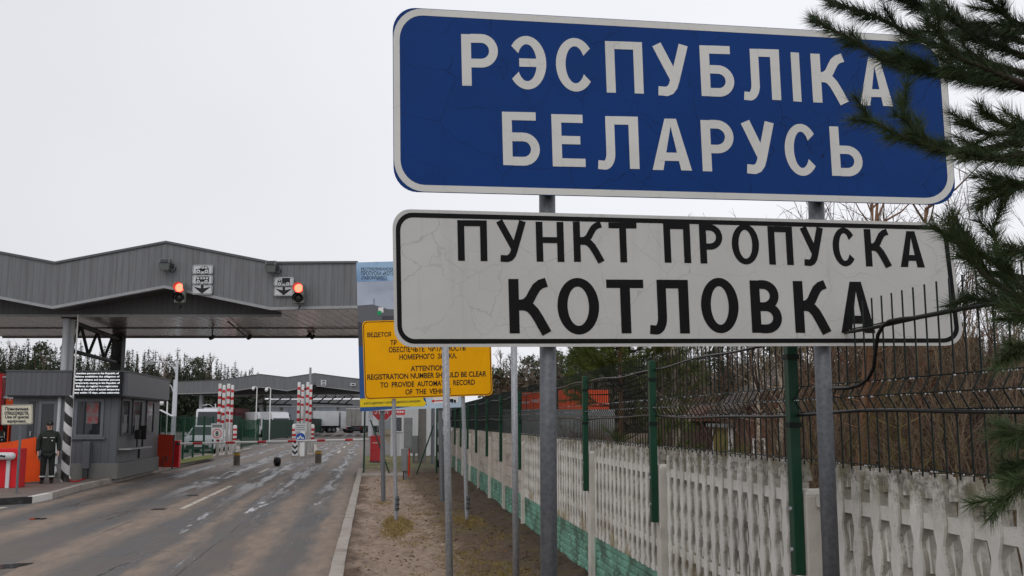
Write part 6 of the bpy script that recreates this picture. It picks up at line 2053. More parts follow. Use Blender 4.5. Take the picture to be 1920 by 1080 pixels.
M_UNIF2 = mat('dark_uniform_trousers', S(30, 34, 32), .8, .2, 14, bump=.3, bscale=60)
M_REFL = mat('reflective_strip', S(190, 192, 190), .4)
M_HAIR = mat('dark_hair', S(34, 28, 24), .7)
def person(loc, rz, label):
    V = []; E = []; Rr = []
    def add(p, r, par=None):
        V.append(p); Rr.append(r)
        if par is not None: E.append((par, len(V) - 1))
        return len(V) - 1
    pel = add((0, 0, .93), (.13, .10))
    sp_ = add((0, 0, 1.14), (.13, .095), pel)
    ch = add((0, 0, 1.36), (.15, .10), sp_)
    nk = add((0, .005, 1.485), (.052, .055), ch)
    h1 = add((0, -.015, 1.545), (.062, .075), nk)
    h2_ = add((0, -.012, 1.615), (.074, .092), h1)
    h3 = add((0, -.002, 1.69), (.052, .066), h2_)
    hands = {}
    for s in (-1, 1):
        sh_ = add((s * .175, .01, 1.40), .058, ch)
        el = add((s * .235, .03, 1.13), .042, sh_)
        wr_ = add((s * .262, -.03, .885), (.028, .024), el)
        pa = add((s * .266, -.045, .825), (.036, .018), wr_)
        hands[s] = pa
        for k in range(4):
            off = (-.027 + .018 * k)
            a = add((s * (.268), -.045 + off * .9, .775), .0092, pa)
            b = add((s * (.262), -.048 + off * .9, .742 + (.006 if k in (0, 3) else 0)), .0085, a)
            add((s * (.250), -.05 + off * .9, .718 + (.01 if k in (0, 3) else 0)), .0075, b)
        t1_ = add((s * .250, -.082, .815), .0105, pa)
        add((s * .240, -.10, .78), .009, t1_)
        hp_ = add((s * .09, 0, .86), .085, pel)
        kn = add((s * .105, -.01, .48), .056, hp_)
        an = add((s * .115, .01, .09), .04, kn)
        add((s * .13, -.13, .045), (.036, .028), an)
    body = skin_obj('person', V, E, Rr, M_SKIN, None, 1, pel)
    body.location = loc; body.rotation_euler = (0, 0, rz)
    WM[body.name] = Matrix.Translation(Vector(loc)) @ Matrix.Rotation(rz, 4, 'Z')
    tag(body, label, 'person', 'uniformed people beside the booth')
    # jacket
    V = [(0, 0, .80), (0, 0, .98), (0, 0, 1.18), (0, -.003, 1.36), (0, .0, 1.46), (0, .0, 1.52)]
    Rr = [(.205, .15), (.20, .15), (.195, .15), (.205, .145), (.12, .105), (.098, .092)]
    E = [(i, i + 1) for i in range(5)]
    for s in (-1, 1):
        n0 = len(V)
        V += [(s * .19, .01, 1.40), (s * .262, .035, 1.14), (s * .275, -.025, .895)]
        Rr += [.088, .076, .058]
        E += [(3, n0), (n0, n0 + 1), (n0 + 1, n0 + 2)]
    jk = skin_obj('jacket', V, E, Rr, M_UNIF, body, 2)
    V = [(0, 0, .90)]; Rr = [(.165, .125)]; E = []
    for s in (-1, 1):
        n0 = len(V)
        V += [(s * .10, 0, .80), (s * .11, -.005, .48), (s * .118, .01, .10)]
        Rr += [.105, .085, .075]; E += [(0, n0), (n0, n0 + 1), (n0 + 1, n0 + 2)]
    skin_obj('trousers', V, E, Rr, M_UNIF2, body, 2)
    for s in (-1, 1):
        skin_obj('boot', [(s * .118, .03, .16), (s * .118, .02, .07), (s * .13, -.08, .055), (s * .138, -.16, .045)], [(0, 1), (1, 2), (2, 3)], [(.058, .058), (.06, .06), (.052, .05), (.045, .038)], M_BLACK, body, 2)
        MB().lathe([(.084, .19), (.084, .225)], (s * .118, .006, 0), 14).build('ankle_band', M_REFL, body, local=True)
    # chest strip, badge, epaulettes
    MB().hexa([(.03, -.156, 1.285), (.15, -.142, 1.285), (.15, -.13, 1.285), (.03, -.14, 1.285)], [(.03, -.158, 1.305), (.15, -.142, 1.305), (.15, -.13, 1.305), (.03, -.14, 1.305)]).build('chest_strip', M_REFL, jk, local=True)
    MB().hexa([(-.15, -.142, 1.285), (-.05, -.156, 1.285), (-.05, -.14, 1.285), (-.15, -.13, 1.285)], [(-.15, -.142, 1.302), (-.05, -.158, 1.302), (-.05, -.14, 1.302), (-.15, -.13, 1.302)]).build('chest_strip', M_REFL, jk, local=True)
    MB().disc((.09, -.152, 1.21), (0, -1, 0), (0, 0, 1), .02, .008, 10).build('badge', M_REFL, jk, local=True)
    # cap with short peak
    cp = MB().lathe([(.088, 1.645), (.095, 1.665), (.093, 1.70), (.088, 1.735), (.05, 1.75)], (0, -.008, 0), 18)
    cp = cp.build('cap', M_UNIF, body, local=True, smooth=True)
    MB().hexa([(-.07, -.155, 1.645), (.07, -.155, 1.645), (.08, -.06, 1.655), (-.08, -.06, 1.655)], [(-.07, -.155, 1.653), (.07, -.155, 1.653), (.08, -.06, 1.667), (-.08, -.06, 1.667)]).build('peak', M_BLACK, cp, local=True, bevel=.003)
    MB().disc((0, -.10, 1.705), (0, -1, .1), (0, 0, 1), .012, .006, 8).build('cap_badge', M_REFL, cp, local=True)
    # face
    for s in (-1, 1):
        MB().lathe([(.004, -.007), (.009, 0), (.004, .007)], (s * .029, -.098, 1.618), 8).build('eye', M_HAIR, body, local=True)
        MB().path([(s * .045, -.092, 1.636), (s * .018, -.100, 1.639)], .004, 5).build('eyebrow', M_HAIR, body, local=True)
        MB().path([(s * .076, 0, 1.635), (s * .084, .008, 1.615), (s * .076, .005, 1.585)], [.008, .013, .007], 6).build('ear', M_SKIN, body, local=True)
    MB().path([(0, -.098, 1.625), (0, -.116, 1.592), (0, -.100, 1.583)], [.008, .014, .008], 7).build('nose', M_SKIN, body, local=True)
    MB().path([(-.022, -.092, 1.557), (0, -.098, 1.555), (.022, -.092, 1.557)], .005, 5).build('mouth', mat('lips', S(150, 92, 84), .5), body, local=True)
    MB().path([(-.07, .03, 1.64), (0, .085, 1.62), (.07, .03, 1.64)], [.018, .03, .018], 8).build('hair', M_HAIR, body, local=True)
    return body
g = G(87, 907, .15)
person(g, R(14), 'guard in dark green winter uniform and cap standing beside the orange gate')
g = G(-6, 903, .15)
person(Vector((g.x - .12, g.y, .15)), R(60), 'second person in dark green uniform cut off by the left edge')
g = G(91, 904, .15)
tag(MB().lathe([(.07, 0), (.065, .03), (.02, .34), (.012, .36)], (g.x, g.y + .25, .15), 12).build('traffic_cone', mat('cone_red', S(190, 50, 40), .5), at=(g.x, g.y + .25, .15)), 'small red cone on the pavement behind the guard', 'cone')
# ------------------------------------------------------------------ vegetation
M_SPRUCE = foliage('spruce_needles', S(46, 54, 42), S(60, 70, 52), S(38, 46, 36))
M_PINEF = foliage('pine_crown', S(56, 66, 46), S(82, 92, 62), S(44, 52, 38))
M_BARE = foliage('bare_crown', S(100, 88, 78), S(122, 110, 98), S(84, 74, 66))
M_TRUNK = mat('bark_brown', S(92, 74, 60), .9, .25, 3, stretch=(3, 3, .6), bump=.5, bscale=12)
M_TRUNKP = mat('pine_bark_orange', S(98, 72, 54), .9, .25, 3, stretch=(3, 3, .6), bump=.4, bscale=12)
nrnd = np.random.default_rng(11)

def tris_obj(name, V, matl, parent, local=True):
    """V: (n,3,3) array of triangles"""
    V = np.asarray(V, dtype=np.float32)
    n = len(V)
    me = bpy.data.meshes.new(name)
    me.vertices.add(n * 3); me.loops.add(n * 3); me.polygons.add(n)
    me.vertices.foreach_set('co', V.reshape(-1))
    me.loops.foreach_set('vertex_index', np.arange(n * 3, dtype=np.int32))
    me.polygons.foreach_set('loop_start', np.arange(0, n * 3, 3, dtype=np.int32))
    me.update(calc_edges=True)
    me.materials.append(matl)
    o = bpy.data.objects.new(name, me); COL.objects.link(o)
    if parent is not None:
        o.parent = parent; WM[o.name] = WM.get(parent.name, Matrix.Identity(4))
    return o

def rtris(c, size, rng):
    """random little triangles around centres c (n,3)"""
    n = len(c)
    a = rng.normal(size=(n, 3, 3)); a /= np.linalg.norm(a, axis=2, keepdims=True)
    return c[:, None, :] + a * (size * rng.uniform(.5, 1.0, (n, 1, 1)))

def spruce(label, H, seed, wid=.17):
    rng = np.random.default_rng(seed)
    th = thing('conifer', (0, 0, 0), label, 'tree', 'trees of the forest behind the checkpoint')
    C = []
    lv = 30
    for i in range(lv):
        f = i / lv
        z = H * (.12 + .88 * f)
        r = H * wid * (1 - f) ** .85 * rng.uniform(.75, 1.15) + .12
        nb = 8 if f < .7 else 5
        for b in range(nb):
            a = rng.uniform(0, 2 * math.pi)
            k = 9 if f < .8 else 5
            s = np.linspace(.15, 1, k) * r * rng.uniform(.6, 1.15)
            C.append(np.stack([np.cos(a) * s + rng.normal(0, .1, k), np.sin(a) * s + rng.normal(0, .1, k), z - .32 * s + rng.normal(0, .12, k)], 1))
    C = np.concatenate(C)
    C = np.concatenate([C, [[0, 0, H * .985], [0, 0, H], [0.05, 0, H * 1.01]]])
    tris_obj('crown', rtris(C, H * .038 * np.clip(1.25 - C[:, 2] / H, .35, 1)[:, None, None], rng), M_SPRUCE, th)
    MB().path([(0, 0, -.5), (0, 0, H * .5), (0, 0, H * .98)], [H * .014, H * .009, .02], 7).build('trunk', M_TRUNK, th, local=True)
    return th
def pine(label, H, seed, m=None):
    rng = np.random.default_rng(seed)
    th = thing('conifer', (0, 0, 0), label, 'tree', 'trees of the forest behind the checkpoint')
    C = []
    for i in range(34):
        f = rng.uniform(.35, 1.0)
        rr = H * .17 * (1.05 - ((f - .55) / .55) ** 2 if f > .55 else .5 + .6 * (f - .35) / .2) * .8
        a = rng.uniform(0, 6.28); s = rr * math.sqrt(rng.uniform(0, 1))
        c = np.array([math.cos(a) * s, math.sin(a) * s, H * f])
        k = 46
        C.append(c + rng.normal(size=(k, 3)) * np.array([H * .034, H * .034, H * .018]))
    C = np.concatenate(C)
    tris_obj('crown', rtris(C, H * .027, rng), m or M_PINEF, th)
    tr = MB().path([(0, 0, -.5), (.1, 0, H * .5), (0, 0, H * .97)], [H * .014, H * .010, .03], 7).build('trunk', M_TRUNKP, th, local=True)
    for i in range(8):
        f = rng.uniform(.4, .85); a = rng.uniform(0, 6.28); L = H * .12
        MB().path([(0, 0, H * f), (math.cos(a) * L, math.sin(a) * L, H * f + L * .3)], [.07, .02], 4).build('limb', M_TRUNKP, tr, local=True)
    return th
def bare(label, H, seed, group, m=M_BARE):
    rng = np.random.default_rng(seed)
    th = thing('bare_tree', (0, 0, 0), label, 'tree', group)
    mb = MB(); r0 = H * .012
    mb.path([(0, 0, -.3), (.1, .05, H * .5), (0, 0, H * .95)], [r0, r0 * .7, .012], 6)
    for i in range(46):
        f = rng.uniform(.25, .95); a = rng.uniform(0, 6.28); L = H * (.30 - .20 * f) * rng.uniform(.6, 1.2)
        p0 = Vector((0, 0, H * f)); p1 = p0 + Vector((math.cos(a) * L * .6, math.sin(a) * L * .6, L * .8))
        mb.path([p0, p0.lerp(p1, .5) + Vector((0, 0, -.04 * L)), p1], [r0 * .4, r0 * .25, .008], 4, cap=False)
        for j in range(7):
            q0 = p0.lerp(p1, rng.uniform(.2, 1)); l2 = L * .45
            q1 = q0 + Vector((rng.normal() * l2 * .5, rng.normal() * l2 * .5, abs(rng.normal()) * l2 * .7))
            mb.path([q0, q1], [r0 * .18, .006], 3, cap=False)
    mb.build('branches', m, th, local=True)
    return th

LBL = 'dark conifer in the forest rising behind the checkpoint on the left'
LBLR = 'dark conifer in the forest beyond the concrete fence on the right'
LB2 = 'grey leafless tree among the conifers of the forest'
protos = [spruce(LBL, 15, 1, .13), spruce(LBL, 15, 2, .11), spruce(LBL, 15, 3, .12), spruce(LBL, 15, 4, .15), pine(LBL, 15, 5)]
bprot = bare(LB2, 14, 6, 'leafless trees in the forest')
kids = {}
for x in bpy.data.objects:
    if x.parent: kids.setdefault(x.parent.name, []).append(x)
used = set()
def put(proto, p, h, rz, label, group):
    if proto.name in used: o = copy_tree(proto, None, kids)
    else: o = proto; used.add(proto.name)
    o.location = p; s = h / 15.0
    o.scale = (s * rnd.uniform(.9, 1.15), s * rnd.uniform(.9, 1.15), s); o.rotation_euler = (0, 0, rz)
    o['label'] = label; o['group'] = group
def interp(x, xs, ys):
    return float(np.interp(x, xs, ys))
TL = ([-80, 0, 40, 100, 160, 240, 300, 340, 380, 420, 450, 468, 490], [648, 652, 640, 648, 652, 656, 660, 664, 668, 678, 684, 690, 705])
GL = 'trees of the forest behind the checkpoint'; GR = 'trees of the forest beyond the fence'
for row, (D, step, dy) in enumerate(((235, 11, 0), (212, 12, 7), (190, 14, 14))):
    px = -70 + row * 4
    while px < 474 + row * 14:
        top = interp(px, *TL) + dy + rnd.uniform(-13, 12)
        Dd = D + rnd.uniform(-8, 8)
        p = AT(px, top, Dd)
        if rnd.random() < .07 and row > 0: put(bprot, (p.x, p.y, 0), p.z * 15 / 14, rnd.uniform(0, 6), LB2, 'leafless trees in the forest')
        else: put(rnd.choice(protos[:4] if rnd.random() < .8 else protos), (p.x, p.y, 0), p.z, rnd.uniform(0, 6), LBL, GL)
        px += step + rnd.uniform(-3, 3)
TR = ([905, 925, 960, 1000, 1040, 1080, 1200, 1500, 1800, 1950], [690, 676, 664, 668, 655, 650, 640, 640, 625, 620])
for row, (D, step, dy) in enumerate(((165, 13, 0), (140, 15, 8), (118, 19, 22))):
    px = 912 + row * 5
    while px < 1960:
        top = interp(px, *TR) + dy + rnd.uniform(-12, 12)
        Dd = D + rnd.uniform(-8, 8)
        p = AT(px, top, Dd)
        if rnd.random() < .30: put(bprot, (p.x, p.y, 0), p.z * 15 / 14, rnd.uniform(0, 6), LB2, 'leafless trees in the forest')
        else: put(rnd.choice(protos), (p.x, p.y, 0), p.z, rnd.uniform(0, 6), LBLR, GR)
        px += step + rnd.uniform(-3, 3)
for pr in protos + [bprot]:
    if pr.name not in used: put(pr, tuple(AT(-60, 650, 240)[:2]) + (0,), 14, 0, LBL, GL)

# dark undergrowth of the far woods: one mass each
def wood_mass(name, px0, px1, D, z, matl, label):
    rng = np.random.default_rng(3)
    n = 9000
    P = []
    for i in range(n):
        px = rng.uniform(px0, px1); d = D + rng.uniform(-6, 6)
        q = AT(px, 790, d); P.append((q.x, q.y, rng.uniform(0, 1) ** 1.3 * z))
    o = tris_obj(name, rtris(np.array(P), .7, rng), matl, None)
    return tag(o, label, 'undergrowth', kind='stuff')
wood_mass('undergrowth', -80, 480, 186, 9, M_SPRUCE, 'dark undergrowth at the foot of the left forest')
wood_mass('undergrowth', 905, 1960, 112, 7, foliage('brown_undergrowth', S(66, 58, 48), S(84, 74, 58)), 'brown undergrowth at the foot of the right forest')

# rising brown land beyond the concrete fence
mb = MB()
nu, nt_ = 24, 50
for j in range(nt_ + 1):
    t = -2 + 110 * (j / nt_) ** 1.4
    for i in range(nu + 1):
        u = .16 + 70 * (i / nu) ** 1.8
        z = .12 + .25 * min(1, u / 3) + .05 * math.sin(u * 1.3 + t) + .012 * u + max(0, 22 - t) * .004 * min(u, 12)
        p = WP(u, t, z); mb.v.append(tuple(p))
for j in range(nt_):
    for i in range(nu):
        a = j * (nu + 1) + i; mb.f.append((a, a + 1, a + nu + 2, a + nu + 1))
tag(mb.build('hillside', mat('leaf_litter', S(92, 76, 60), .95, .25, 2.5, bump=.7, bscale=14, dirt=S(64, 54, 34), dirt_amt=.7), smooth=True), kind='structure')

# bare shrubs beyond the fence
M_TW1 = mat('red_brown_twigs', S(104, 87, 75), .8, .3, 3, spec=.1)
M_TW2 = mat('grey_brown_twigs', S(116, 100, 82), .8, .3, 3, spec=.1)
M_TW3 = mat('olive_twigs', S(106, 96, 60), .8, .3, 3, spec=.1)
M_TW4 = mat('dark_twigs', S(76, 64, 56), .8, .3, 3, spec=.1)
def shrub(H, seed, matl, stems=16, spread=.38, twigs=9, fine=4, rad=.011):
    rng = np.random.default_rng(seed)
    th = thing('bare_shrub', (0, 0, 0), 'x', 'shrub', 'leafless shrubs beyond the mesh fence')
    mb = MB()
    for s in range(stems):
        a = rng.uniform(0, 6.28); L = H * rng.uniform(.55, 1.0); lean_ = rng.uniform(.05, spread)
        b = Vector((math.cos(a) * .25 * rng.uniform(0, 1), math.sin(a) * .25 * rng.uniform(0, 1), -.1))
        d = Vector((math.cos(a) * lean_, math.sin(a) * lean_, 1)).normalized()
        bend = Vector((rng.normal() * .12, rng.normal() * .12, 0))
        P = [b + d * (L * k / 4) + bend * (L * (k / 4) ** 2) for k in range(5)]
        mb.path(P, [rad, rad * .8, rad * .6, rad * .4, .0022], 4, cap=False)
        for j in range(twigs):
            f = rng.uniform(.2, .97); k = min(3, int(f * 4)); q = P[k].lerp(P[k + 1], f * 4 - k)
            dd = (d + Vector((rng.normal() * .7, rng.normal() * .7, rng.normal() * .35))).normalized(); l = L * .30 * rng.uniform(.5, 1.2)
            e = q + dd * l; m = q.lerp(e, .5) + Vector((rng.normal(), rng.normal(), rng.normal())) * .05 * l
            mb.path([q, m, e], [rad * .42, rad * .3, .0016], 3, cap=False)
            for x in range(fine):
                q2 = q.lerp(e, rng.uniform(.15, 1)); d2 = (dd + Vector((rng.normal(), rng.normal(), rng.normal() * .5)) * .8).normalized()
                mb.path([q2, q2 + d2 * l * rng.uniform(.25, .55)], [rad * .2, .0014], 3, cap=False)
    mb.build('branches', matl, th, local=True)
    return th
SH = [shrub(2.6, 21, M_TW1, 22, .5, 11, 5, .008), shrub(3.2, 22, M_TW2, 12, .35, 9, 4, .013), shrub(2.3, 23, M_TW1, 26, .55, 10, 5, .007), shrub(3.0, 24, M_TW3, 12, .5, 8, 4, .012), shrub(2.5, 25, M_TW4, 24, .5, 10, 5, .008)]
SHL = ['dense reddish-brown leafless shrub in the thicket beyond the mesh fence', 'tall grey-brown leafless shrub standing beyond the mesh fence', 'dense reddish-brown leafless shrub in the thicket beyond the mesh fence',
       'olive-barked leafless shrub with slanting stems beyond the mesh fence', 'dark brown leafless shrub in the thicket beyond the mesh fence']
kids = {}
for x in bpy.data.objects:
    if x.parent: kids.setdefault(x.parent.name, []).append(x)
used2 = set()
def put_sh(i, u, t, s):
    p = WP(u, t, 0)
    D = -p.x * sY + p.y * cY
    px = 960 + F * (p.x * cY + p.y * sY) / D
    if 1250 < px < 1500 and D < 34 and (i in (0, 2) or rnd.random() < .93): return
    if 1010 < px <= 1250 and D < 30 and rnd.random() < .7: return
    H = (2.6, 3.2, 2.3, 3.0, 2.5)[i]
    top = 205 if px > 1500 else 165
    s = min(s, (1.9 + top * rnd.uniform(.75, 1.0) * D / 1883 - .2 - .01 * u) / H)
    pr = SH[i]
    if i in used2: o = copy_tree(pr, None, kids)
    else: o = pr; used2.add(i)
    o.location = WP(u, t, .2 + .01 * u); o.rotation_euler = (rnd.uniform(-.1, .1), rnd.uniform(-.1, .1), rnd.uniform(0, 6.28)); o.scale = (s, s, s * rnd.uniform(.9, 1.05))
    o['label'] = SHL[i]; o['group'] = 'leafless shrubs beyond the mesh fence'
for n_ in range(66):     # red-brown thicket on the near right
    u = rnd.uniform(1.2, 9); t = rnd.uniform(2.5, 13)
    put_sh(rnd.choice((0, 2, 4, 4, 1, 3, 0, 4)), u, t, rnd.uniform(.8, 1.2) * (1 + u * .03))
for n_ in range(40):
    u = rnd.uniform(1.0, 7); t = rnd.uniform(8, 24)
    put_sh(rnd.choice((1, 3, 4, 2, 3)), u, t, rnd.uniform(.55, .85))
for n_ in range(40):
    u = rnd.uniform(8, 26); t = rnd.uniform(16, 48)
    put_sh(rnd.choice((1, 3, 4, 0, 4)), u, t, rnd.uniform(.9, 1.5))
for n_ in range(20):
    put_sh(rnd.choice((4, 0, 4)), rnd.uniform(2.5, 9), rnd.uniform(24, 50), rnd.uniform(.5, .8))
for i in range(5):
    if i not in used2: put_sh(i, 6 + i, 7 + i * .3, .8)
# slim bare trees whose tips show above the white plate
def whip(seed, m):
    rng = np.random.default_rng(seed)
    th = thing('bare_tree', (0, 0, 0), 'slim leafless young tree with upright branches behind the big sign', 'tree', 'slim leafless trees behind the sign')
    mb = MB()
    for s in range(5):
        a = rng.uniform(0, 6.28); L = 6 * rng.uniform(.72, 1.0)
        d = Vector((math.cos(a) * .16, math.sin(a) * .16, 1)).normalized(); b0 = Vector((math.cos(a) * .1, math.sin(a) * .1, -.2))
        P = [b0 + d * (L * k / 5) + Vector((rng.normal() * .04, rng.normal() * .04, 0)) * k for k in range(6)]
        mb.path(P, [.024, .020, .016, .011, .007, .0025], 5, cap=False)
        for j in range(13):
            f = rng.uniform(.35, .98); k = min(4, int(f * 5)); q = P[k].lerp(P[k + 1], f * 5 - k)
            dd = (d * 1.0 + Vector((rng.normal() * .55, rng.normal() * .55, rng.normal() * .15))).normalized(); l = (1.05 - .6 * f) * 1.6 * rng.uniform(.5, 1)
            e = q + dd * l
            mb.path([q, q.lerp(e, .5) + Vector((0, 0, -.03)), e], [.007, .005, .002], 3, cap=False)
            for x in range(4):
                q2 = q.lerp(e, rng.uniform(.3, 1)); d2 = (dd + Vector(rng.normal(size=3)) * .6).normalized()
                mb.path([q2, q2 + d2 * l * .32], [.0035, .0015], 3, cap=False)
    mb.build('branches', m, th, local=True)
    return th
bt = [whip(31, M_TW4), whip(32, M_TW2)]
kids = {}
for x in bpy.data.objects:
    if x.parent: kids.setdefault(x.parent.name, []).append(x)
spots = [(1275, 340, 13), (1440, 290, 12), (1490, 280, 11), (1545, 270, 10), (1585, 260, 11), (1620, 260, 9.5), (1670, 250, 10), (1715, 250, 9), (1760, 250, 9), (1800, 310, 8.6), (1830, 330, 9.2), (1525, 300, 13), (1600, 280, 13.5), (1870, 420, 9.5), (1700, 280, 12), (1780, 300, 12), (1640, 240, 11), (1735, 240, 10.5), (1570, 250, 12), (1815, 345, 10.5), (1660, 230, 14), (1500, 260, 14)]
for i, (px, py, D) in enumerate(spots):
    p = AT(px, py, D)
    o = bt[i] if i < 2 else copy_tree(bt[i % 2], None, kids)
    o.location = (p.x, p.y, .2); s = p.z / 6.0
    o.scale = (s * .85, s * .85, s); o.rotation_euler = (0, 0, i * 1.7)
# pale slim trunks seen through the mesh
M_BIRCH = mat('pale_bark', S(172, 158, 142), .8, .25, 3, stretch=(2, 2, 5), dirt=S(70, 60, 54), dirt_amt=.8, dscale=2)
M_BROWNB = mat('brown_stem_bark', S(112, 82, 62), .85, .25, 3, stretch=(3, 3, 1), bump=.4, bscale=14)
for i, (px, D, r, m, lb) in enumerate(((1452, 14, .055, M_BIRCH, 'pale birch trunk just left of the near green post'), (1271, 17, .075, M_BIRCH, 'pale thin trunk near the second green post'), (1418, 18, .04, M_BIRCH, 'pale thin trunk left of the birch'),
        (1590, 9, .05, M_BROWNB, 'light brown slim trunk right of the big right sign post'), (1618, 9.6, .045, M_BROWNB, 'light brown leaning trunk second right of the big right sign post'), (1660, 11, .05, M_BROWNB, 'brown slim trunk below the lower right corner of the white plate'), (1700, 10, .06, M_BROWNB, 'brown stouter trunk left of the pine, behind the wires'))):
    p = AT(px, 790, D); b = Vector((p.x, p.y, .2)); lx = rnd.uniform(-.35, .5)
    th = thing('slim_tree', b, lb, 'tree', 'slim trunks seen through the mesh')
    pts = [b, b + Vector((lx * .2, 0, 1.3)), b + Vector((lx * .5, 0, 2.5)), b + Vector((lx, .1, 3.9))]
    MB().path(pts, [r, r * .85, r * .6, r * .2], 9).build('trunk', m, th, smooth=True)
    mb = MB()
    for j in range(16):
        f = rnd.uniform(.35, 1); k = min(2, int(f * 3)); q = pts[k].lerp(pts[k + 1], f * 3 - k)
        e = q + Vector((rnd.uniform(-.7, .7), rnd.uniform(-.5, .5), rnd.uniform(.2, .7)))
        mb.path([q, q.lerp(e, .5) + Vector((0, 0, -.05)), e], [r * .25, r * .16, .003], 4, cap=False)
        for x in range(3):
            q2 = q.lerp(e, rnd.uniform(.3, 1)); mb.path([q2, q2 + Vector((rnd.uniform(-.3, .3), rnd.uniform(-.2, .2), rnd.uniform(.05, .35)))], [r * .1, .002], 3, cap=False)
    mb.build('branches', m, th)

# ------------------------------------------------------------------ pines with needles
M_NEEDLE = foliage('pine_needles', S(42, 58, 38), S(76, 92, 56), S(58, 70, 48), .4)
M_NEEDLE2 = foliage('young_pine_needles', S(82, 94, 40), S(112, 120, 58), S(60, 72, 34), .5)
M_TWIG = mat('pine_twig', S(48, 40, 32), .85, .2, 6)
def needle_tris(path, dens, ln, wd, rng, tip=True, start=0.0):
    P = [np.array(p, dtype=float) for p in path]
    out = []
    seg = [np.linalg.norm(P[i + 1] - P[i]) for i in range(len(P) - 1)]
    tot = sum(seg)
    n = int(dens * tot)
    s = rng.uniform(start, 1.0, n) * tot
    cum = np.concatenate([[0], np.cumsum(seg)])
    for x in s:
        i = min(len(seg) - 1, int(np.searchsorted(cum, x) - 1)); i = max(i, 0)
        f = (x - cum[i]) / max(seg[i], 1e-6)
        p = P[i] * (1 - f) + P[i + 1] * f
        d = (P[i + 1] - P[i]) / max(seg[i], 1e-6)
        r = rng.normal(size=3); r -= d * r.dot(d); r /= max(np.linalg.norm(r), 1e-6)
        a = rng.uniform(.45, 1.0) if x < tot * .93 else rng.uniform(.1, .7)
        nd = d * math.cos(a) + r * math.sin(a)
        nd = nd + np.array([0, 0, -.10 * rng.uniform(0, 1)]); nd /= np.linalg.norm(nd)
        L = ln * rng.uniform(.65, 1.1)
        sd = np.cross(nd, rng.normal(size=3)); sd /= max(np.linalg.norm(sd), 1e-6)
        sd2 = np.cross(nd, sd)
        e = p + nd * L
        w = wd * .5
        v0, v1, v2 = p + sd * w, p - sd * w * .5 + sd2 * w * .87, p - sd * w * .5 - sd2 * w * .87
        m0, m1, m2 = (v0 + nd * L * .6), (v1 + nd * L * .6), (v2 + nd * L * .6)
        out += [[v0, v1, e], [v1, v2, e], [v2, v0, e]]
    return out

rng = np.random.default_rng(5)
tk = AT(2165, 700, 2.75)
pr = thing('pine_tree', (tk.x, tk.y, .1), 'large dark green pine at the right edge, its wet boughs hanging before the big sign', 'tree')
trunk_top = 4.3
MB().path([(tk.x, tk.y, .05), (tk.x + .03, tk.y, 1.6), (tk.x, tk.y + .03, 3.2), (tk.x, tk.y, trunk_top)], [.085, .075, .055, .02], 12).build('trunk', M_TRUNKP, pr, smooth=True)
boughs = [  # (list of (px, py, D)) from the tip inward
    [(1532, 40, 2.75), (1590, 72, 2.72), (1660, 112, 2.7), (1760, 140, 2.65), (1900, 160, 2.6)],
    [(1556, 2, 2.9), (1640, 30, 2.85), (1740, 80, 2.8), (1860, 120, 2.75), (1960, 150, 2.7)],
    [(1660, 100, 2.7), (1710, 122, 2.66), (1790, 138, 2.62), (1920, 160, 2.58)],
    [(1640, -20, 2.8), (1740, 20, 2.8), (1850, 55, 2.75), (1980, 100, 2.7)],
    [(1752, 10, 2.6), (1830, 70, 2.58), (1930, 110, 2.55)],
    [(1790, 130, 2.75), (1840, 150, 2.72), (1930, 165, 2.7)],
    [(1628, 222, 2.6), (1690, 256, 2.58), (1760, 280, 2.56), (1840, 280, 2.55), (1950, 262, 2.5)],
    [(1688, 196, 2.62), (1706, 232, 2.6), (1740, 268, 2.58), (1800, 284, 2.56)],
    [(1800, 230, 2.7), (1850, 250, 2.68), (1940, 250, 2.62)],
    [(1845, 215, 2.5), (1890, 235, 2.5), (1950, 240, 2.5)],
    [(1840, 385, 2.6), (1880, 362, 2.58), (1950, 330, 2.5)],
    [(1868, 340, 2.45), (1910, 350, 2.45), (1970, 350, 2.45)],
    [(1785, 440, 2.62), (1812, 478, 2.6), (1850, 520, 2.58), (1960, 590, 2.5)],
    [(1796, 418, 2.66), (1822, 462, 2.62), (1850, 512, 2.6)],
    [(1862, 430, 2.6), (1872, 478, 2.58), (1890, 520, 2.56), (1950, 560, 2.5)],
    [(1890, 470, 2.5), (1925, 470, 2.5), (1980, 480, 2.5)],
    [(1872, 945, 2.4), (1905, 920, 2.4), (1970, 870, 2.4)],
    [(1880, 800, 2.45), (1910, 812, 2.42), (1970, 800, 2.4)],
    [(1880, 885, 2.5), (1920, 870, 2.5), (1980, 840, 2.45)],
    [(1895, 580, 2.45), (1940, 600, 2.45), (1990, 620, 2.4)],
    [(1895, 660, 2.4), (1930, 660, 2.4), (1990, 650, 2.4)],
    [(1820, 555, 2.75), (1870, 570, 2.7), (1950, 600, 2.6)],
    [(1740, 40, 2.5), (1800, 110, 2.5), (1900, 150, 2.5)],
    [(1700, 60, 2.9), (1790, 60, 2.9), (1920, 60, 2.8)],
    [(1840, -10, 2.5), (1900, 40, 2.5), (1990, 80, 2.5)],
    [(1800, 290, 2.4), (1870, 300, 2.4), (1960, 280, 2.4)],
]
bough_pts = [[AT(*p) for p in b] for b in boughs]
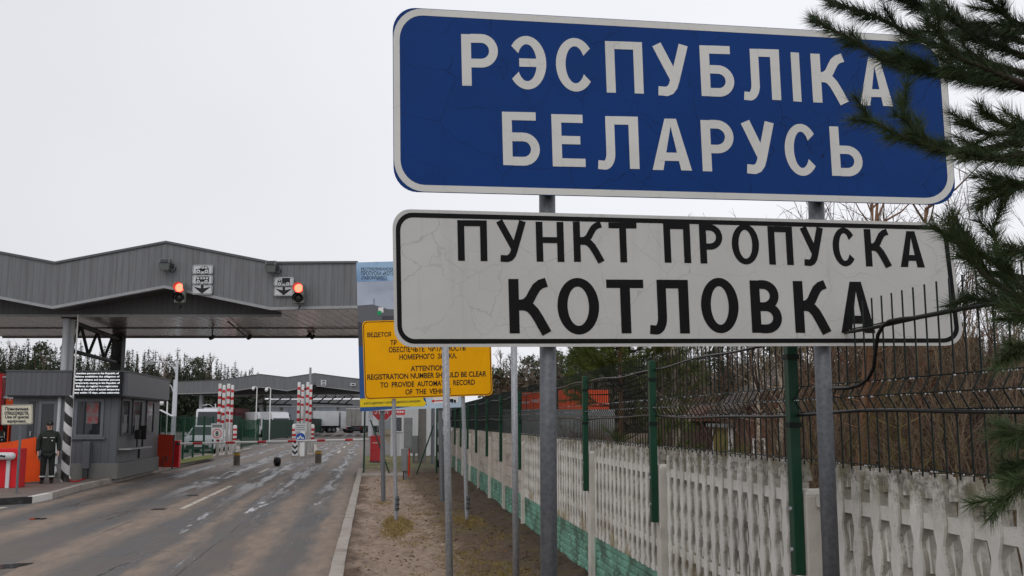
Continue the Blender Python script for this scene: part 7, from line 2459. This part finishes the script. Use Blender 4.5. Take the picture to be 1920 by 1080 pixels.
# boughs on the sides of the pine that the photograph does not reach
for k in range(16):
    a = -1.9 + k * .24 + rng.uniform(-.1, .1); z = .9 + (k * 7 % 16) / 16 * 3.2; L = 1.05 - .17 * z + rng.uniform(0, .2)
    q_ = Vector((tk.x + math.cos(a) * L, tk.y + math.sin(a) * L, z)); D_ = -q_.x * sY + q_.y * cY
    if D_ > .2 and 960 + F * (q_.x * cY + q_.y * sY) / D_ < 2080: continue
    b0 = Vector((tk.x, tk.y, z)); dd = Vector((math.cos(a), math.sin(a), .12))
    bough_pts.append([b0 + dd * L + Vector((0, 0, .10 * L)), b0 + dd * L * .7, b0 + dd * L * .35])
for bi, P in enumerate(bough_pts):
    far = Vector((tk.x, tk.y, min(trunk_top - .1, max(.4, P[-1].z - .1))))
    full = P + [P[-1].lerp(far, .5) + Vector((0, 0, .03)), far]
    rs = np.linspace(.0035, .014, len(full))
    b = MB().path(full, list(rs), 7).build('bough', M_TWIG, pr, smooth=True)
    T = needle_tris(P[::-1], 2500, .058, .0019, rng)
    mb = MB()
    # side shoots
    for j in range(len(P) - 1):
        L = (P[j + 1] - P[j]).length
        for k in range(max(2, int(L / .05))):
            q = P[j].lerp(P[j + 1], rng.uniform(0, 1))
            d = (P[j] - P[j + 1]).normalized()
            sdv = d.cross(Vector(rng.normal(size=3))).normalized()
            e = q + (d * .85 + sdv * .50).normalized() * rng.uniform(.04, .10)
            m = q.lerp(e, .5)
            mb.path([q, m, e], [.0028, .0022, .0014], 4, cap=False)
            T += needle_tris([q, m, e], 1900, .054, .0018, rng)
    mb.build('shoots', M_TWIG, b)
    inv = WM[pr.name].inverted()
    T = np.array(T, dtype=np.float32) - np.array([tk.x, tk.y, .1], dtype=np.float32)
    o = tris_obj('needles', T, M_NEEDLE, b)

# young pine beyond the fence
tk2 = AT(1165, 790, 17)
p2 = thing('young_pine', (tk2.x, tk2.y, .2), 'young yellow-green pine beyond the mesh fence, in front of the orange lorry', 'tree')
MB().path([(tk2.x, tk2.y, .1), (tk2.x, tk2.y, 2.4), (tk2.x, tk2.y, 4.6)], [.06, .045, .01], 9).build('trunk', M_TRUNKP, p2, smooth=True)
T = []; mb = MB()
for i in range(150):
    z = rng.uniform(.7, 4.5) if i % 2 else rng.uniform(2.2, 4.5); a = rng.uniform(0, 6.28); L = (1.65 - .24 * z) * rng.uniform(.6, 1.15) + .2
    q = Vector((tk2.x, tk2.y, z)); e = q + Vector((math.cos(a) * L, math.sin(a) * L, L * rng.uniform(.1, .6)))
    if e.dot(wr) - WL < .55: continue
    m = q.lerp(e, .55) + Vector((0, 0, -.10 * L))
    mb.path([q, m, e], [.014, .009, .003], 4, cap=False)
    T += needle_tris([m, e], 300, .14, .006, rng)
    for k in range(4):
        q2 = m.lerp(e, rng.uniform(0, .9)); e2 = q2 + ((e - m).normalized() + Vector(rng.normal(size=3)) * .5).normalized() * .35
        mb.path([q2, e2], [.005, .002], 3, cap=False); T += needle_tris([q2, e2], 300, .14, .006, rng)
mb.build('branches', M_TWIG, p2)
T = np.array(T, dtype=np.float32) - np.array([tk2.x, tk2.y, .2], dtype=np.float32)
tris_obj('needles', T, M_NEEDLE2, p2)

# ------------------------------------------------------------------ dry grass tufts on the verge
M_DRY = foliage('dry_grass', S(126, 108, 62), S(156, 136, 92), S(112, 106, 54), .8)
T = []
def grass(cx, cy, rx, ry, n, h):
    for i in range(n):
        a = rng.uniform(0, 6.28); r = math.sqrt(rng.uniform(0, 1))
        x, y = cx + math.cos(a) * r * rx, cy + math.sin(a) * r * ry
        z = .095 + .016 * hnoise(x, y) * min(1, max(0, (x + .3) * 3)) + .02 * max(0, x - 1.2)
        b = np.array([x, y, z]); d = np.array([rng.normal() * .8, rng.normal() * .8, 1.0]); d /= np.linalg.norm(d)
        L = h * rng.uniform(.5, 1.1) * (1.15 - .6 * r); s = np.cross(d, rng.normal(size=3)); s /= np.linalg.norm(s)
        w = .007
        m = b + d * L * .55; e = b + d * L + np.array([rng.normal() * .3, rng.normal() * .3, -.25]) * L * .5
        T.append([b + s * w, b - s * w, m]); T.append([m + s * w * .8, m - s * w * .8, e])
for (px, py, rx, ry, n, h) in ((745, 985, .26, 1.5, 2200, .13), (735, 1000, .2, 1.2, 700, .10), (880, 980, .28, 1.3, 1300, .11), (719, 944, .22, 1.2, 700, .06), (757, 902, .2, .7, 300, .07),
                               (860, 1050, .35, 1.2, 1500, .05), (930, 1075, .45, 1.1, 2200, .055), (1000, 1085, .3, .9, 1200, .05), (930, 1010, .3, 1.2, 500, .05)):
    g = G(px, py, .1); grass(g.x, g.y, rx, ry, n, h)
for i in range(110):
    g = (rng.uniform(.55, 1.9), rng.uniform(6.5, 22)); grass(g[0], g[1], .18, .35, 55, .06)
for i in range(40):
    g = (rng.uniform(-.25, .6), rng.uniform(8, 30)); grass(g[0], g[1], .10, .25, 16, .045)
for i in range(40):
    g = (rng.uniform(.0, 1.6), rng.uniform(37, 52)); grass(g[0], g[1], .4, .8, 60, .10)
T = np.array(T, dtype=np.float32)
tag(tris_obj('dry_grass', T, M_DRY, None), 'dry yellowish grass tufts on the verge', 'grass', kind='stuff')
# dead leaves and litter lying on the verge
T = []
for i in range(2600):
    x = 2.15 - 2.3 * rng.uniform(0, 1) ** 1.8; y = 6.0 + 30 * rng.uniform(0, 1) ** 1.5
    z = .112 + .016 * hnoise(x, y) * min(1, max(0, (x + .3) * 3)) + .02 * max(0, x - 1.2)
    a = rng.uniform(0, 6.28); r = rng.uniform(.012, .034); q = rng.uniform(.4, .9)
    u = np.array([math.cos(a), math.sin(a), rng.normal() * .3]) * r; w_ = np.array([-math.sin(a), math.cos(a), rng.normal() * .3]) * r * q
    c_ = np.array([x, y, z])
    T.append([c_ - u, c_ + w_, c_ + u]); T.append([c_ - u, c_ + u, c_ - w_])
tag(tris_obj('dead_leaves', np.array(T, dtype=np.float32), foliage('dead_leaf', S(74, 54, 38), S(122, 94, 64), S(54, 42, 32), .8), None), 'dead leaves and litter lying along the verge by the concrete fence', 'leaves', kind='stuff')
# small stones and clods
mb = MB()
for i in range(900):
    x = rng.uniform(-.25, 2.2); y = 6.5 + 28 * rng.uniform(0, 1) ** 1.5; r = rng.uniform(.006, .022)
    z = .105 + .016 * hnoise(x, y) * min(1, (x + .3) * 3)
    o = rng.normal(size=(6, 3)) * .25
    base = [(1, 0, 0), (0, 1, 0), (-1, 0, 0), (0, -1, 0), (0, 0, .8), (0, 0, -.8)]
    vs = [(x + (b[0] + o[k][0]) * r, y + (b[1] + o[k][1]) * r, z + (b[2] + o[k][2] * .6) * r * .8) for k, b in enumerate(base)]
    mb.add(vs, [(0, 1, 4), (1, 2, 4), (2, 3, 4), (3, 0, 4), (1, 0, 5), (2, 1, 5), (3, 2, 5), (0, 3, 5)])
tag(mb.build('stones', mat('verge_stones', S(128, 112, 98), .9, .3, 8)), 'small stones and clods scattered on the verge', 'stones', kind='stuff')
